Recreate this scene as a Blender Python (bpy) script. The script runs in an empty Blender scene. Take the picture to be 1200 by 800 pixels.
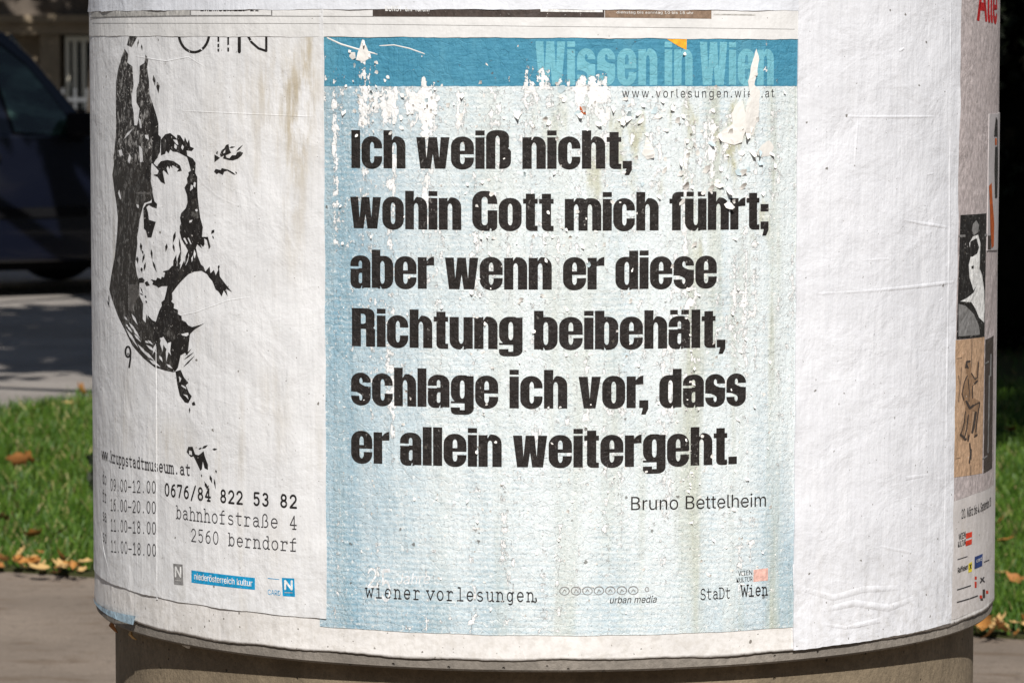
import bpy, bmesh, math, random
from math import sin, cos, pi, radians, sqrt, atan2, hypot
from mathutils import Vector, Matrix
from mathutils.geometry import delaunay_2d_cdt

SC = bpy.context.scene
COL = SC.collection
rnd = random.Random(7)

# ------------------------------------------------------------------ camera
CAM = (-0.0466, -5.5499, 1.60)
PITCH, FPX = 0.0758, 4500.0
cam_data = bpy.data.cameras.new('camera')
cam_data.sensor_width = 36.0
cam_data.lens = 36.0 * FPX / 1200.0
cam_data.clip_start, cam_data.clip_end = 0.1, 600.0
cam_data.dof.use_dof = True
cam_data.dof.focus_distance = 4.98
cam_data.dof.aperture_fstop = 17.0
camera = bpy.data.objects.new('camera', cam_data)
COL.objects.link(camera)
camera.location = CAM
camera.rotation_euler = (pi / 2 - PITCH, 0, 0)
SC.camera = camera

# ------------------------------------------------------------------ sky, sun, exposure
SUN_AZ, SUN_EL = radians(5.0), radians(42.0)      # behind the camera, a little to its right
world = bpy.data.worlds.new('World')
SC.world = world
world.use_nodes = True
wn = world.node_tree.nodes
sky = wn.new('ShaderNodeTexSky')
sky.sky_type = 'NISHITA'
sky.sun_disc = False
sky.sun_elevation = SUN_EL
sky.sun_rotation = pi - SUN_AZ
wn['Background'].inputs['Strength'].default_value = 0.05
world.node_tree.links.new(sky.outputs[0], wn['Background'].inputs[0])
sun_data = bpy.data.lights.new('sun', 'SUN')
sun_data.energy = 5.0
sun_data.angle = radians(0.5)
sun_data.color = (1.0, 0.965, 0.925)
sun = bpy.data.objects.new('sun', sun_data)
COL.objects.link(sun)
to_sun = Vector((sin(SUN_AZ) * cos(SUN_EL), -cos(SUN_AZ) * cos(SUN_EL), sin(SUN_EL)))
sun.rotation_euler = to_sun.to_track_quat('Z', 'Y').to_euler()
sun.location = (6, -14, 14)
SC.view_settings.view_transform = 'Standard'
SC.view_settings.look = 'None'
SC.view_settings.exposure = 0.18
SC.view_settings.gamma = 1.0
SC.view_settings.use_curve_mapping = False

# ------------------------------------------------------------------ object helpers
def tag(o, label=None, cat=None, group=None, kind=None):
    if label: o['label'] = label
    if cat: o['category'] = cat
    if group: o['group'] = group
    if kind: o['kind'] = kind
    return o

def empty(name, loc=(0, 0, 0), rz=0.0):
    o = bpy.data.objects.new(name, None)
    COL.objects.link(o)
    o.location = loc
    o.rotation_euler = (0, 0, rz)
    o.empty_display_size = 0.1
    return o

def mesh_obj(name, verts, faces, mat, parent=None, uvs=None, smooth=False):
    me = bpy.data.meshes.new(name)
    me.from_pydata(verts, [], faces)
    if uvs is not None:
        lay = me.uv_layers.new(name='UVMap')
        for l in me.loops:
            lay.data[l.index].uv = uvs[l.vertex_index]
    if smooth:
        for p in me.polygons: p.use_smooth = True
    me.materials.append(mat)
    o = bpy.data.objects.new(name, me)
    COL.objects.link(o)
    if parent: o.parent = parent
    return o

class MB:
    """collects simple solids, links them as one mesh"""
    def __init__(self): self.v, self.f = [], []
    def add(self, v, f):
        k = len(self.v)
        self.v += [tuple(p) for p in v]
        self.f += [tuple(i + k for i in q) for q in f]
    def box(self, x0, y0, z0, x1, y1, z1):
        v = [(x, y, z) for z in (z0, z1) for y in (y0, y1) for x in (x0, x1)]
        self.add(v, [(0, 2, 3, 1), (4, 5, 7, 6), (0, 1, 5, 4), (2, 6, 7, 3), (0, 4, 6, 2), (1, 3, 7, 5)])
    def prism_y(self, pts, y0, y1, inset=0.0):
        """polygon in xz extruded along y"""
        n = len(pts)
        v = [(x, y0, z) for x, z in pts] + [(x, y1, z) for x, z in pts]
        f = [tuple(range(n)), tuple(range(2 * n - 1, n - 1, -1))]
        f += [(i, i + n, (i + 1) % n + n, (i + 1) % n) for i in range(n)]
        self.add(v, f)
    def tube(self, pts, radii, n=8):
        pts = [Vector(p) for p in pts]
        v, f = [], []
        for i, p in enumerate(pts):
            d = (pts[min(i + 1, len(pts) - 1)] - pts[max(i - 1, 0)]).normalized()
            a = d.orthogonal().normalized(); b = d.cross(a)
            for k in range(n):
                t = 2 * pi * k / n
                v.append(p + (a * cos(t) + b * sin(t)) * radii[i])
        for i in range(len(pts) - 1):
            for k in range(n):
                f.append((i * n + k, i * n + (k + 1) % n, (i + 1) * n + (k + 1) % n, (i + 1) * n + k))
        f.append(tuple(range(n - 1, -1, -1))); f.append(tuple(range((len(pts) - 1) * n, len(pts) * n)))
        self.add(v, f)
    def lathe(self, prof, n=64, axis='z', c=(0, 0, 0)):
        v, f = [], []
        m = len(prof)
        for r, h in prof:
            for k in range(n):
                t = 2 * pi * k / n
                if axis == 'z': v.append((c[0] + r * cos(t), c[1] + r * sin(t), c[2] + h))
                else: v.append((c[0] + r * cos(t), c[1] + h, c[2] + r * sin(t)))
        for i in range(m - 1):
            for k in range(n):
                f.append((i * n + k, i * n + (k + 1) % n, (i + 1) * n + (k + 1) % n, (i + 1) * n + k))
        self.add(v, f)
    def build(self, name, mat, parent=None, smooth=False, bevel=0.0, autosmooth=False):
        o = mesh_obj(name, self.v, self.f, mat, parent, smooth=smooth)
        bm = bmesh.new(); bm.from_mesh(o.data)
        bmesh.ops.recalc_face_normals(bm, faces=bm.faces)
        if bevel:
            es = [e for e in bm.edges if len(e.link_faces) == 2 and e.calc_face_angle(0) > 0.35]
            bmesh.ops.bevel(bm, geom=es, offset=bevel, segments=3, profile=0.6, affect='EDGES')
        bm.to_mesh(o.data); bm.free()
        if bevel or autosmooth:
            for p in o.data.polygons: p.use_smooth = True
            try: o.data.set_sharp_from_angle(angle=radians(40))
            except Exception: pass
        return o

# ------------------------------------------------------------------ material helpers
class Mat:
    def __init__(self, name, rough=0.8, spec=0.3):
        self.m = bpy.data.materials.new(name)
        self.m.use_nodes = True
        self.t = self.m.node_tree
        self.b = self.t.nodes['Principled BSDF']
        self.b.inputs['Roughness'].default_value = rough
        self.b.inputs['Specular IOR Level'].default_value = spec
    def n(self, typ, **kw):
        nd = self.t.nodes.new(typ)
        for k, v in kw.items(): setattr(nd, k, v)
        return nd
    def set(self, sock, val):
        if isinstance(val, bpy.types.NodeSocket): self.t.links.new(val, sock)
        elif isinstance(val, (tuple, list)) and len(val) == 3 and sock.type == 'RGBA': sock.default_value = (*val, 1)
        else: sock.default_value = val
    def math(self, op, a, b=0.0, c=0.0, clamp=False):
        nd = self.n('ShaderNodeMath', operation=op, use_clamp=clamp)
        for i, v in enumerate((a, b, c)): self.set(nd.inputs[i], v)
        return nd.outputs[0]
    def uv(self):
        return self.n('ShaderNodeUVMap', uv_map='UVMap').outputs[0]
    def obj(self):
        return self.n('ShaderNodeTexCoord').outputs['Object']
    def scale(self, v, s, loc=(0, 0, 0)):
        nd = self.n('ShaderNodeMapping')
        self.set(nd.inputs[0], v); nd.inputs['Scale'].default_value = s; nd.inputs['Location'].default_value = loc
        return nd.outputs[0]
    def noise(self, v, scale, detail=3.0, rough=0.55, dist=0.0):
        nd = self.n('ShaderNodeTexNoise')
        self.set(nd.inputs['Vector'], v)
        nd.inputs['Scale'].default_value = scale; nd.inputs['Detail'].default_value = detail
        nd.inputs['Roughness'].default_value = rough; nd.inputs['Distortion'].default_value = dist
        return nd.outputs[0]
    def voro(self, v, scale, feature='F1', rand=1.0, out=0):
        nd = self.n('ShaderNodeTexVoronoi', feature=feature)
        self.set(nd.inputs['Vector'], v); nd.inputs['Scale'].default_value = scale
        nd.inputs['Randomness'].default_value = rand
        return nd.outputs[out]
    def ramp(self, f, lo, hi, a=0.0, b=1.0):
        nd = self.n('ShaderNodeMapRange', clamp=True, interpolation_type='SMOOTHSTEP')
        self.set(nd.inputs['Value'], f)
        nd.inputs['From Min'].default_value = lo; nd.inputs['From Max'].default_value = hi
        nd.inputs['To Min'].default_value = a; nd.inputs['To Max'].default_value = b
        return nd.outputs[0]
    def mix(self, f, a, b, blend='MIX'):
        nd = self.n('ShaderNodeMix', data_type='RGBA', blend_type=blend)
        self.set(nd.inputs[0], f); self.set(nd.inputs[6], a); self.set(nd.inputs[7], b)
        return nd.outputs[2]
    def sep(self, v):
        nd = self.n('ShaderNodeSeparateXYZ'); self.set(nd.inputs[0], v); return nd.outputs
    def bump(self, h, dist, strength=1.0):
        nd = self.n('ShaderNodeBump'); self.set(nd.inputs['Height'], h)
        nd.inputs['Distance'].default_value = dist; nd.inputs['Strength'].default_value = strength
        self.t.links.new(nd.outputs[0], self.b.inputs['Normal'])
    def color(self, c): self.set(self.b.inputs['Base Color'], c); return self
    def done(self): return self.m

def plain(name, c, rough=0.7, spec=0.3, metal=0.0, var=0.12, vs=40.0):
    M = Mat(name, rough, spec)
    n = M.noise(M.obj(), vs, 4)
    M.color(M.mix(M.ramp(n, 0.3, 0.7), tuple(x * (1 - var) for x in c), tuple(x * (1 + var) for x in c)))
    M.b.inputs['Metallic'].default_value = metal
    return M.done()

# ------------------------------------------------------------------ the column's surface: (u, z) = (arc length from the front, height)
R = 0.650
Z_RIM = 0.8163           # lower edge of the papered drum
def on_drum(px, py, r=R):
    """measured point of the photograph -> (u, z) on the drum"""
    dx, dv = (px - 600) / FPX, (400 - py) / FPX
    c, s = cos(PITCH), sin(PITCH)
    d = (dx, c + dv * s, -s + dv * c)
    a = d[0] ** 2 + d[1] ** 2
    b = 2 * (CAM[0] * d[0] + CAM[1] * d[1])
    q = CAM[0] ** 2 + CAM[1] ** 2 - r * r
    disc = b * b - 4 * a * q
    t = (-b - sqrt(max(disc, 0.0))) / (2 * a)
    x, y, z = CAM[0] + t * d[0], CAM[1] + t * d[1], CAM[2] + t * d[2]
    return (r * atan2(x, -y) * R / r, z)
def wrap(u, z, off):
    t = u / R
    return ((R + off) * sin(t), -(R + off) * cos(t), z)

def inside(p, x, y):
    r = False
    j = len(p) - 1
    for i in range(len(p)):
        (x0, y0), (x1, y1) = p[i], p[j]
        if (y0 > y) != (y1 > y) and x < (x1 - x0) * (y - y0) / (y1 - y0) + x0: r = not r
        j = i
    return r

def cdt_union(polys, eps=1e-7):
    """polys: list of (sign, [(x,y)..]); returns verts, tris of (union of +) minus (union of -)"""
    V, E, B = [], [], []
    for s, p in polys:
        k, n = len(V), len(p)
        V += [Vector(q) for q in p]
        E += [(k + i, k + (i + 1) % n) for i in range(n)]
        xs = [q[0] for q in p]; ys = [q[1] for q in p]
        B.append((min(xs), max(xs), min(ys), max(ys)))
    vo, eo, fo, ov, oe, of = delaunay_2d_cdt(V, E, [], 0, eps, False)
    out = []
    for f in fo:
        x = sum(vo[i][0] for i in f) / len(f); y = sum(vo[i][1] for i in f) / len(f)
        keep = False
        for (s, p), b in zip(polys, B):
            if b[0] <= x <= b[1] and b[2] <= y <= b[3] and inside(p, x, y):
                if s < 0: keep = False; break
                keep = True
        if keep: out.append(tuple(f))
    return [tuple(v) for v in vo], out

class Print:
    """flat marks in (u, z), wrapped on the drum as one mesh"""
    def __init__(self): self.v, self.f = [], []
    def tris(self, v, f):
        k = len(self.v); self.v += v; self.f += [tuple(i + k for i in q) for q in f]
    def polys(self, polys, fn=None):
        """polys in any 2D space, fn maps to (u,z)"""
        v, f = cdt_union(polys)
        self.tris([fn(*p) if fn else p for p in v], f)
        return self
    def each(self, name, mat, parent, off):
        """one part per separate piece"""
        lab = list(range(len(self.v)))
        def root(i):
            while lab[i] != i: lab[i] = lab[lab[i]]; i = lab[i]
            return i
        for f in self.f:
            for a in f[1:]: lab[root(a)] = root(f[0])
        groups = {}
        for f in self.f: groups.setdefault(root(f[0]), []).append(f)
        for fs in groups.values():
            ids = sorted({i for f in fs for i in f}); mp = {i: k for k, i in enumerate(ids)}
            if len(ids) < 3: continue
            q = Print(); q.tris([self.v[i] for i in ids], [tuple(mp[i] for i in f) for f in fs]); q.build(name, mat, parent, off)
    def build(self, name, mat, parent, off, step=0.012, label=None):
        bm = bmesh.new()
        vs = [bm.verts.new((u, z, 0)) for u, z in self.v]
        for f in self.f:
            try: bm.faces.new([vs[i] for i in f])
            except ValueError: pass
        us = [u for u, z in self.v]
        k0, k1 = math.ceil(min(us) / step), math.floor(max(us) / step)
        for k in range(k0, k1 + 1):
            g = bm.verts[:] + bm.edges[:] + bm.faces[:]
            bmesh.ops.bisect_plane(bm, geom=g, dist=1e-7, plane_co=(k * step, 0, 0), plane_no=(1, 0, 0))
        bmesh.ops.remove_doubles(bm, verts=bm.verts[:], dist=1e-6)
        bm.verts.ensure_lookup_table()
        uv = [(v.co.x, v.co.y) for v in bm.verts]
        verts = [wrap(u, z, off) for u, z in uv]
        faces = []
        for f in bm.faces:
            i = [v.index for v in f.verts]
            a = 0.0
            for q in range(len(i)):
                (x0, y0), (x1, y1) = uv[i[q]], uv[i[(q + 1) % len(i)]]
                a += x0 * y1 - x1 * y0
            faces.append(tuple(i) if a > 0 else tuple(reversed(i)))
        bm.free()
        o = mesh_obj(name, verts, faces, mat, parent, uvs=uv)
        if label: o['label'] = label
        return o

def sheet(name, tl, tr, br, bl, off, mat, parent=None, step=0.008, edge=0.0007, lift=0.0, seed=1, waves=0.0):
    """a pasted sheet: quad given by four measured corners, with a cut edge and slightly uneven borders"""
    r = random.Random(seed)
    c = [p if isinstance(p, dict) else on_drum(*p) for p in (tl, tr, br, bl)]
    c = [(p['u'], p['z']) if isinstance(p, dict) else p for p in c]
    wu = max(abs(c[1][0] - c[0][0]), 0.02); wz = abs(c[0][1] - c[3][1])
    nu, nz = max(2, int(wu / step)), max(2, min(90, int(wz / 0.012)))
    ph = [r.uniform(0, 6.3) for _ in range(12)]
    V, UV, F = [], [], []
    for j in range(nz + 1):
        b = j / nz
        for i in range(nu + 1):
            a = i / nu
            u = (c[0][0] * (1 - a) + c[1][0] * a) * (1 - b) + (c[3][0] * (1 - a) + c[2][0] * a) * b
            z = (c[0][1] * (1 - a) + c[1][1] * a) * (1 - b) + (c[3][1] * (1 - a) + c[2][1] * a) * b
            if edge and j in (0, nz): z += r.uniform(-1, 1) * edge * .5 + edge * .6 * sin(u * 60 + ph[0])
            if edge and i in (0, nu): u += r.uniform(-1, 1) * edge * .5 + edge * .6 * sin(z * 50 + ph[1])
            o = off
            if lift:
                e = min(i, nu - i) * wu / nu; e2 = min(j, nz - j) * wz / nz
                k = math.exp(-e / 0.006) + math.exp(-e2 / 0.006)
                o += lift * k * max(0, 0.3 + .5 * sin(z * 31 + ph[2]) * sin(u * 37 + ph[3]) + .4 * sin(z * 83 + u * 71 + ph[4]))
            if waves:
                o += waves * (sin(u * 22 + ph[5] + 2 * sin(z * 7)) * sin(z * 17 + ph[6]) + .5 * sin(z * 41 + u * 9 + ph[7]))
            V.append(wrap(u, z, o)); UV.append((u, z))
    W = nu + 1
    for j in range(nz):
        for i in range(nu):
            F.append((j * W + i, (j + 1) * W + i, (j + 1) * W + i + 1, j * W + i + 1))
    ring = [(0, i) for i in range(nu)] + [(j, nu) for j in range(nz)] + [(nz, i) for i in range(nu, 0, -1)] + [(j, 0) for j in range(nz, 0, -1)]
    k = len(V)
    for j, i in ring:
        u, z = UV[j * W + i]
        V.append(wrap(u, z, 0.0)); UV.append((u, z))
    n = len(ring)
    for q in range(n):
        j, i = ring[q]; j2, i2 = ring[(q + 1) % n]
        F.append((j * W + i, j2 * W + i2, k + (q + 1) % n, k + q))
    o = mesh_obj(name, V, F, mat, parent, uvs=UV, smooth=True)
    try: o.data.set_sharp_from_angle(angle=radians(35))
    except Exception: pass
    return o

def crease(pts, w, h, off):
    """a raised fold of the paper along measured points: verts, faces, uvs"""
    q = [on_drum(*p) for p in pts]
    P = []
    for a, b in zip(q, q[1:]):
        n = max(2, int(hypot(b[0] - a[0], b[1] - a[1]) / 0.01))
        P += [(a[0] + (b[0] - a[0]) * i / n, a[1] + (b[1] - a[1]) * i / n) for i in range(n)]
    P.append(q[-1])
    V, F, U = [], [], []
    prof = [(-1, -0.0004), (-.55, h * .55), (-.15, h), (.2, h * .9), (.55, h * .45), (1, -0.0004)]
    for i, (u, z) in enumerate(P):
        a, b = P[max(i - 1, 0)], P[min(i + 1, len(P) - 1)]
        L = hypot(b[0] - a[0], b[1] - a[1]); nx, ny = (b[1] - a[1]) / L, -(b[0] - a[0]) / L
        k = min(1, i / 3, (len(P) - 1 - i) / 3) * (.75 + .25 * sin(i * 1.7))
        for s, hh in prof:
            uu, zz = u + nx * s * w, z + ny * s * w
            V.append(wrap(uu, zz, off + hh * (k if hh > 0 else 1))); U.append((uu, zz))
    m = len(prof)
    for i in range(len(P) - 1):
        for j in range(m - 1):
            F.append((i * m + j, i * m + j + 1, (i + 1) * m + j + 1, (i + 1) * m + j))
    return V, F, U

# ------------------------------------------------------------------ letterforms
def rr(x0, y0, x1, y1, r):
    """rectangle with corner radii (tl, tr, br, bl); a radius may be (rx, ry)"""
    if not isinstance(r, tuple): r = (r,) * 4
    P = []
    for (cx, cy, rad, a0) in ((x0, y1, r[0], 180), (x1, y1, r[1], 90), (x1, y0, r[2], 0), (x0, y0, r[3], -90)):
        sx = 1 if cx == x0 else -1; sy = 1 if cy == y0 else -1
        ra, rb = rad if isinstance(rad, (tuple, list)) else (rad, rad)
        if ra <= 0: P.append((cx, cy)); continue
        ox, oy = cx + sx * ra, cy + sy * rb
        for k in range(8):
            t = radians(a0 - 90 * k / 7)
            e = .97                                  # slightly squared superellipse
            P.append((ox + ra * math.copysign(abs(cos(t)) ** e, cos(t)), oy + rb * math.copysign(abs(sin(t)) ** e, sin(t))))
    return P
def rc(x0, y0, x1, y1): return [(x0, y0), (x1, y0), (x1, y1), (x0, y1)]
AS = 1.216
def impact():
    G = {}
    p = lambda *a: (1, rr(*a)); m = lambda *a: (-1, rr(*a))
    P = lambda *a: (1, rc(*a)); M_ = lambda *a: (-1, rc(*a))
    S, W = .285, .71
    C = [.345, .33]; K = [.070, .15]; T = tuple
    C, K = T(C), T(K)
    O = p(0, -.025, W, 1.025, (C, C, C, C))
    CNT = m(S, .16, W - S, .84, (K, K, K, K))
    G['o'] = (W, [O, CNT])
    arch = p(.20, .5, W, 1.025, (T([.12, .1]), T([.30, .30]), 0, 0))
    nick = (-1, [(S - .005, 1.05), (.40, 1.05), (.33, .985), (S - .005, .90)])
    G['n'] = (W, [P(0, 0, S, 1), arch, P(W - S, 0, W, .70), m(S, -.1, W - S, .83, (K, K, 0, 0)), nick])
    G['h'] = (W, [P(0, 0, S, AS), arch, P(W - S, 0, W, .70), m(S, -.1, W - S, .83, (K, K, 0, 0)), nick])
    ub = [P(0, .3, S, 1), P(W - S, 0, W, 1), p(0, -.025, W - .16, .5, (0, 0, T([.1, .1]), T([.29, .29]))), (-1, rr(S, .16, W - S, 1.1, (0, 0, K, K))), (-1, [(W - S + .005, -.05), (W - .40, -.05), (W - .33, .015), (W - S + .005, .09)])]
    G['u'] = (W, ub)
    G['ü'] = (W, ub + [P(.05, 1.07, .29, AS), P(.42, 1.07, .66, AS)])
    G['i'] = (S, [P(0, 0, S, 1), P(0, 1.06, S, AS)])
    G['l'] = (S, [P(0, 0, S, AS)])
    G['I'] = (.30, [P(0, 0, .30, AS)])
    G['c'] = (.68, [p(0, -.025, .68, 1.025, (C, C, C, C)), m(S, .16, .415, .84, (K, K, K, K)), M_(.41, .385, .9, .635)])
    G['e'] = (W, [O, m(S, .575, W - S, .85, (K, K, 0, 0)), m(S, .15, W - S, .46, (0, 0, K, K)), M_(W - S - .01, .36, .9, .46)])
    A = [p(0, .54, .68, 1.025, (T([.32, .28]), T([.30, .28]), 0, 0)), P(.395, 0, .68, .8), p(0, -.025, .50, .62, (T([.24, .14]), 0, T([.1, .1]), T([.22, .22]))),
         m(S, .62, .395, .86, (T([.055, .09]), T([.055, .09]), 0, 0)), M_(-.1, .60, S, .675), m(S, .14, .395, .47, (T([.055, .12]), 0, T([.055, .07]), T([.055, .07]))), (-1, [(.39, -.05), (.33, -.05), (.37, .03), (.395, .08)])]
    G['a'] = (.68, A)
    G['ä'] = (.68, A + [P(.05, 1.07, .29, AS), P(.40, 1.07, .64, AS)])
    s_c = T([.34, .29])
    ap = [(.285, .78), (.295, .83), (.333, .865), (.372, .83), (.385, .78), (.385, .715), (.8, .715), (.8, .605), (.62, .585), (.47, .60), (.36, .645), (.30, .69), (.285, .73)]
    G['s'] = (.66, [p(0, -.025, .66, 1.025, (s_c, s_c, s_c, s_c)), (-1, ap), (-1, [(.66 - x, 1 - y) for x, y in ap])])
    G['t'] = (.45, [P(.085, .12, .37, 1.16), P(0, .845, .45, 1.0), p(.085, -.015, .45, .4, (0, 0, 0, T([.17, .15]))), M_(.37, .155, .5, .845)])
    G['f'] = (.46, [P(.085, 0, .37, 1.0), p(.085, .8, .46, AS, (T([.2, .18]), 0, 0, 0)), P(0, .845, .46, 1.0), M_(.37, 1.0, .5, 1.055), M_(.37, .7, .5, .845)])
    G['r'] = (.52, [P(0, 0, S, 1), (1, [(.2, .70), (.30, .735), (.40, .745), (.52, .745), (.52, 1.025), (.44, 1.01), (.36, .965), (S, .88), (.2, .88)])])
    bl = T([.30, .31])
    G['d'] = (W, [p(0, -.025, .55, 1.025, (bl, T([.1, .1]), T([.1, .1]), bl)), P(W - S, 0, W, AS), m(S, .14, W - S, .86, (K, K, K, K)), (-1, [(W - S + .005, -.05), (.36, -.05), (.39, .01), (W - S + .005, .07)])])
    G['b'] = (W, [p(.16, -.025, W, 1.025, (T([.1, .1]), bl, bl, T([.1, .1]))), P(0, 0, S, AS), m(S, .14, W - S, .86, (K, K, K, K)), (-1, [(S - .005, -.05), (.35, -.05), (.32, .01), (S - .005, .07)])])
    G['m'] = (1.13, [P(0, 0, S, 1), p(.20, .5, .705, 1.025, (T([.12, .1]), T([.2, .2]), 0, 0)), p(.62, .5, 1.13, 1.025, (T([.12, .1]), T([.30, .30]), 0, 0)), P(.4225, 0, .7075, .8), P(.845, 0, 1.13, .70),
                     m(S, -.1, .4225, .83, (K, K, 0, 0)), m(.7075, -.1, .845, .83, (K, K, 0, 0)), nick])
    def wshape(h):
        return [(0, h), (.125, 0), (.455, 0), (.52, .46 * h), (.585, 0), (.915, 0), (1.04, h), (.765, h), (.72, .34 * h), (.655, h), (.385, h), (.32, .34 * h), (.275, h)]
    G['w'] = (1.04, [(1, wshape(1.0))])
    G['W'] = (1.08, [(1, [(x * 1.04, y) for x, y in wshape(AS)])])
    G['v'] = (.68, [(1, [(0, 1), (.16, 0), (.52, 0), (.68, 1), (.40, 1), (.34, .30), (.28, 1)])])
    G['g'] = (W, [p(0, .14, .55, 1.025, (bl, T([.1, .1]), 0, bl)), P(W - S, -.02, W, 1), p(0, -.225, W, .2, (0, 0, T([.26, .2]), T([.18, .14]))),
                  m(S, .29, W - S, .86, (K, K, K, K)), (-1, rc(-.1, .065, W - S, .135)), (-1, rc(S, -.075, W - S, .10)), (-1, rc(-.1, .005, S, .12))])
    Gc = T([.36, .36])
    G['G'] = (.78, [p(0, -.025, .78, AS + .025, (Gc, Gc, T([.2, .16]), Gc)), m(.295, .16, .48, 1.05, (T([.09, .12]),) * 4), M_(.47, .63, .95, .83), P(.42, .47, .78, .63), (-1, [(.53, -.05), (.60, -.05), (.60, .04), (.56, .07)])])
    G['R'] = (.78, [P(0, 0, .30, AS), p(.2, .56, .75, AS, (0, T([.25, .2]), T([.2, .12]), 0)), p(.42, 0, .765, .64, (0, T([.22, .12]), 0, 0)), m(.30, .72, .455, 1.04, (0, T([.1, .09]), T([.1, .07]), 0)), M_(.30, -.1, .465, .56)])
    G['ß'] = (.76, [P(0, 0, S, 1.0), p(0, .5, .70, AS + .01, (T([.28, .24]), T([.28, .22]), 0, 0)), p(.34, .0, .76, .68, (0, T([.2, .1]), T([.26, .24]), 0)), m(S, .15, .415, 1.05, (K, K, 0, 0)), M_(S, -.1, .40, .15),
                    (-1, [(.67, .655), (.80, .84), (.80, .5), (.72, .62)])])
    G['.'] = (S, [P(0, 0, S, .245)])
    G[','] = (S, [P(0, 0, S, .245), (1, [(.12, .02), (S, .02), (S, -.03), (.20, -.21), (.06, -.21)])])
    G[';'] = (S, G[','][1] + [P(0, .56, S, .80)])
    return G
IMPACT = impact()

def stroke(pts, w):
    """a monoline pen stroke as overlapping quads and round joints"""
    out = []
    h = w / 2
    for (x0, y0), (x1, y1) in zip(pts, pts[1:]):
        L = hypot(x1 - x0, y1 - y0)
        if L < 1e-6: continue
        nx, ny = -(y1 - y0) / L * h, (x1 - x0) / L * h
        out.append((1, [(x0 + nx, y0 + ny), (x0 - nx, y0 - ny), (x1 - nx, y1 - ny), (x1 + nx, y1 + ny)]))
    for x, y in pts:
        out.append((1, [(x + h * cos(k * pi / 3 + .1), y + h * sin(k * pi / 3 + .1)) for k in range(6)]))
    return out
def arc(cx, cy, rx, ry, a0, a1, n=10):
    return [(cx + rx * cos(radians(a0 + (a1 - a0) * k / n)), cy + ry * sin(radians(a0 + (a1 - a0) * k / n))) for k in range(n + 1)]
def typewriter():
    """slab-serif monoline characters, advance 1.0, x-height .70, digits and ascenders 1.0"""
    G = {}
    X = .70
    base = lambda x, w=.16: [(x - w, 0), (x + w, 0)]
    G['0'] = [arc(.5, .5, .30, .5, 0, 360, 16)]
    G['1'] = [[(.25, .82), (.52, 1), (.52, 0)], [(.22, 0), (.82, 0)]]
    G['2'] = [arc(.5, .70, .29, .30, 165, -35, 9) + [(.2, 0), (.82, 0)]]
    G['3'] = [arc(.48, .75, .25, .25, 150, -85, 8), arc(.48, .27, .29, .27, 90, -155, 9)]
    G['4'] = [[(.62, 0), (.62, 1), (.2, .3), (.84, .3)], [(.45, 0), (.8, 0)]]
    G['5'] = [[(.76, 1), (.28, 1), (.26, .55)] + arc(.48, .32, .29, .32, 125, -150, 9)]
    G['6'] = [arc(.70, .36, .48, .62, 88, 180, 7) + arc(.5, .31, .28, .31, 180, 540, 14)]
    G['7'] = [[(.2, .88), (.2, 1), (.8, 1), (.42, 0)]]
    G['8'] = [arc(.5, .76, .24, .24, 0, 360, 12), arc(.5, .26, .29, .26, 0, 360, 12)]
    G['9'] = [arc(.5, .69, .28, .31, 0, 360, 14), arc(.30, .64, .48, .62, 0, -88, 7)]
    G['.'] = [[(.46, .03), (.54, .03)], [(.46, .07), (.54, .07)]]
    G['-'] = [[(.15, .42), (.85, .42)]]
    G['/'] = [[(.2, -.12), (.8, 1.1)]]
    G['a'] = [arc(.45, .50, .27, .20, 160, 0, 6) + [(.72, .06), (.86, 0)], arc(.45, .21, .26, .21, 60, 300, 8) + [(.72, .2)], [(.5, .42), (.72, .40)]]
    G['b'] = [[(.1, 1), (.25, 1), (.25, 0), (.1, 0)], arc(.52, .35, .29, .36, 180, -180, 12)]
    G['d'] = [[(.6, 1), (.76, 1), (.76, 0), (.92, 0)], arc(.47, .35, .29, .36, 0, 360, 12)]
    G['e'] = [[(.18, .37), (.82, .37)] + arc(.5, .36, .32, .36, 0, 318, 11)]
    G['f'] = [[(.4, 0), (.4, .75)] + arc(.62, .76, .22, .24, 180, 70, 5), [(.15, .68), (.75, .68)], [(.18, 0), (.7, 0)]]
    G['g'] = [arc(.46, .36, .28, .34, 0, 360, 12), [(.9, .69), (.74, .69), (.74, -.02)] + arc(.5, -.04, .24, .20, 0, -130, 6)]
    G['h'] = [[(.08, 1), (.24, 1), (.24, 0)], arc(.5, .42, .26, .28, 180, 0, 7) + [(.76, 0)], [(.08, 0), (.4, 0)], [(.6, 0), (.92, 0)]]
    G['i'] = [[(.28, X), (.52, X), (.52, 0)], [(.2, 0), (.84, 0)], [(.49, .95), (.53, .95)]]
    G['k'] = [[(.1, 1), (.26, 1), (.26, 0)], [(.1, 0), (.42, 0)], [(.78, X), (.27, .26)], [(.45, .42), (.85, 0)], [(.6, X), (.9, X)], [(.66, 0), (.95, 0)]]
    G['l'] = [[(.28, 1), (.52, 1), (.52, 0)], [(.2, 0), (.84, 0)]]
    G['m'] = [[(.02, X), (.14, X), (.14, 0)], arc(.32, .5, .18, .2, 180, 0, 5) + [(.5, 0)], arc(.68, .5, .18, .2, 180, 0, 5) + [(.86, 0)], [(.02, 0), (.24, 0)], [(.42, 0), (.58, 0)], [(.78, 0), (.98, 0)]]
    G['n'] = [[(.08, X), (.24, X), (.24, 0)], arc(.5, .42, .26, .28, 180, 0, 7) + [(.76, 0)], [(.08, 0), (.4, 0)], [(.6, 0), (.92, 0)]]
    G['o'] = [arc(.5, .35, .32, .36, 0, 360, 14)]
    G['p'] = [[(.1, X), (.25, X), (.25, -.3)], [(.1, -.3), (.45, -.3)], arc(.53, .35, .29, .36, 180, -180, 12)]
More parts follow.
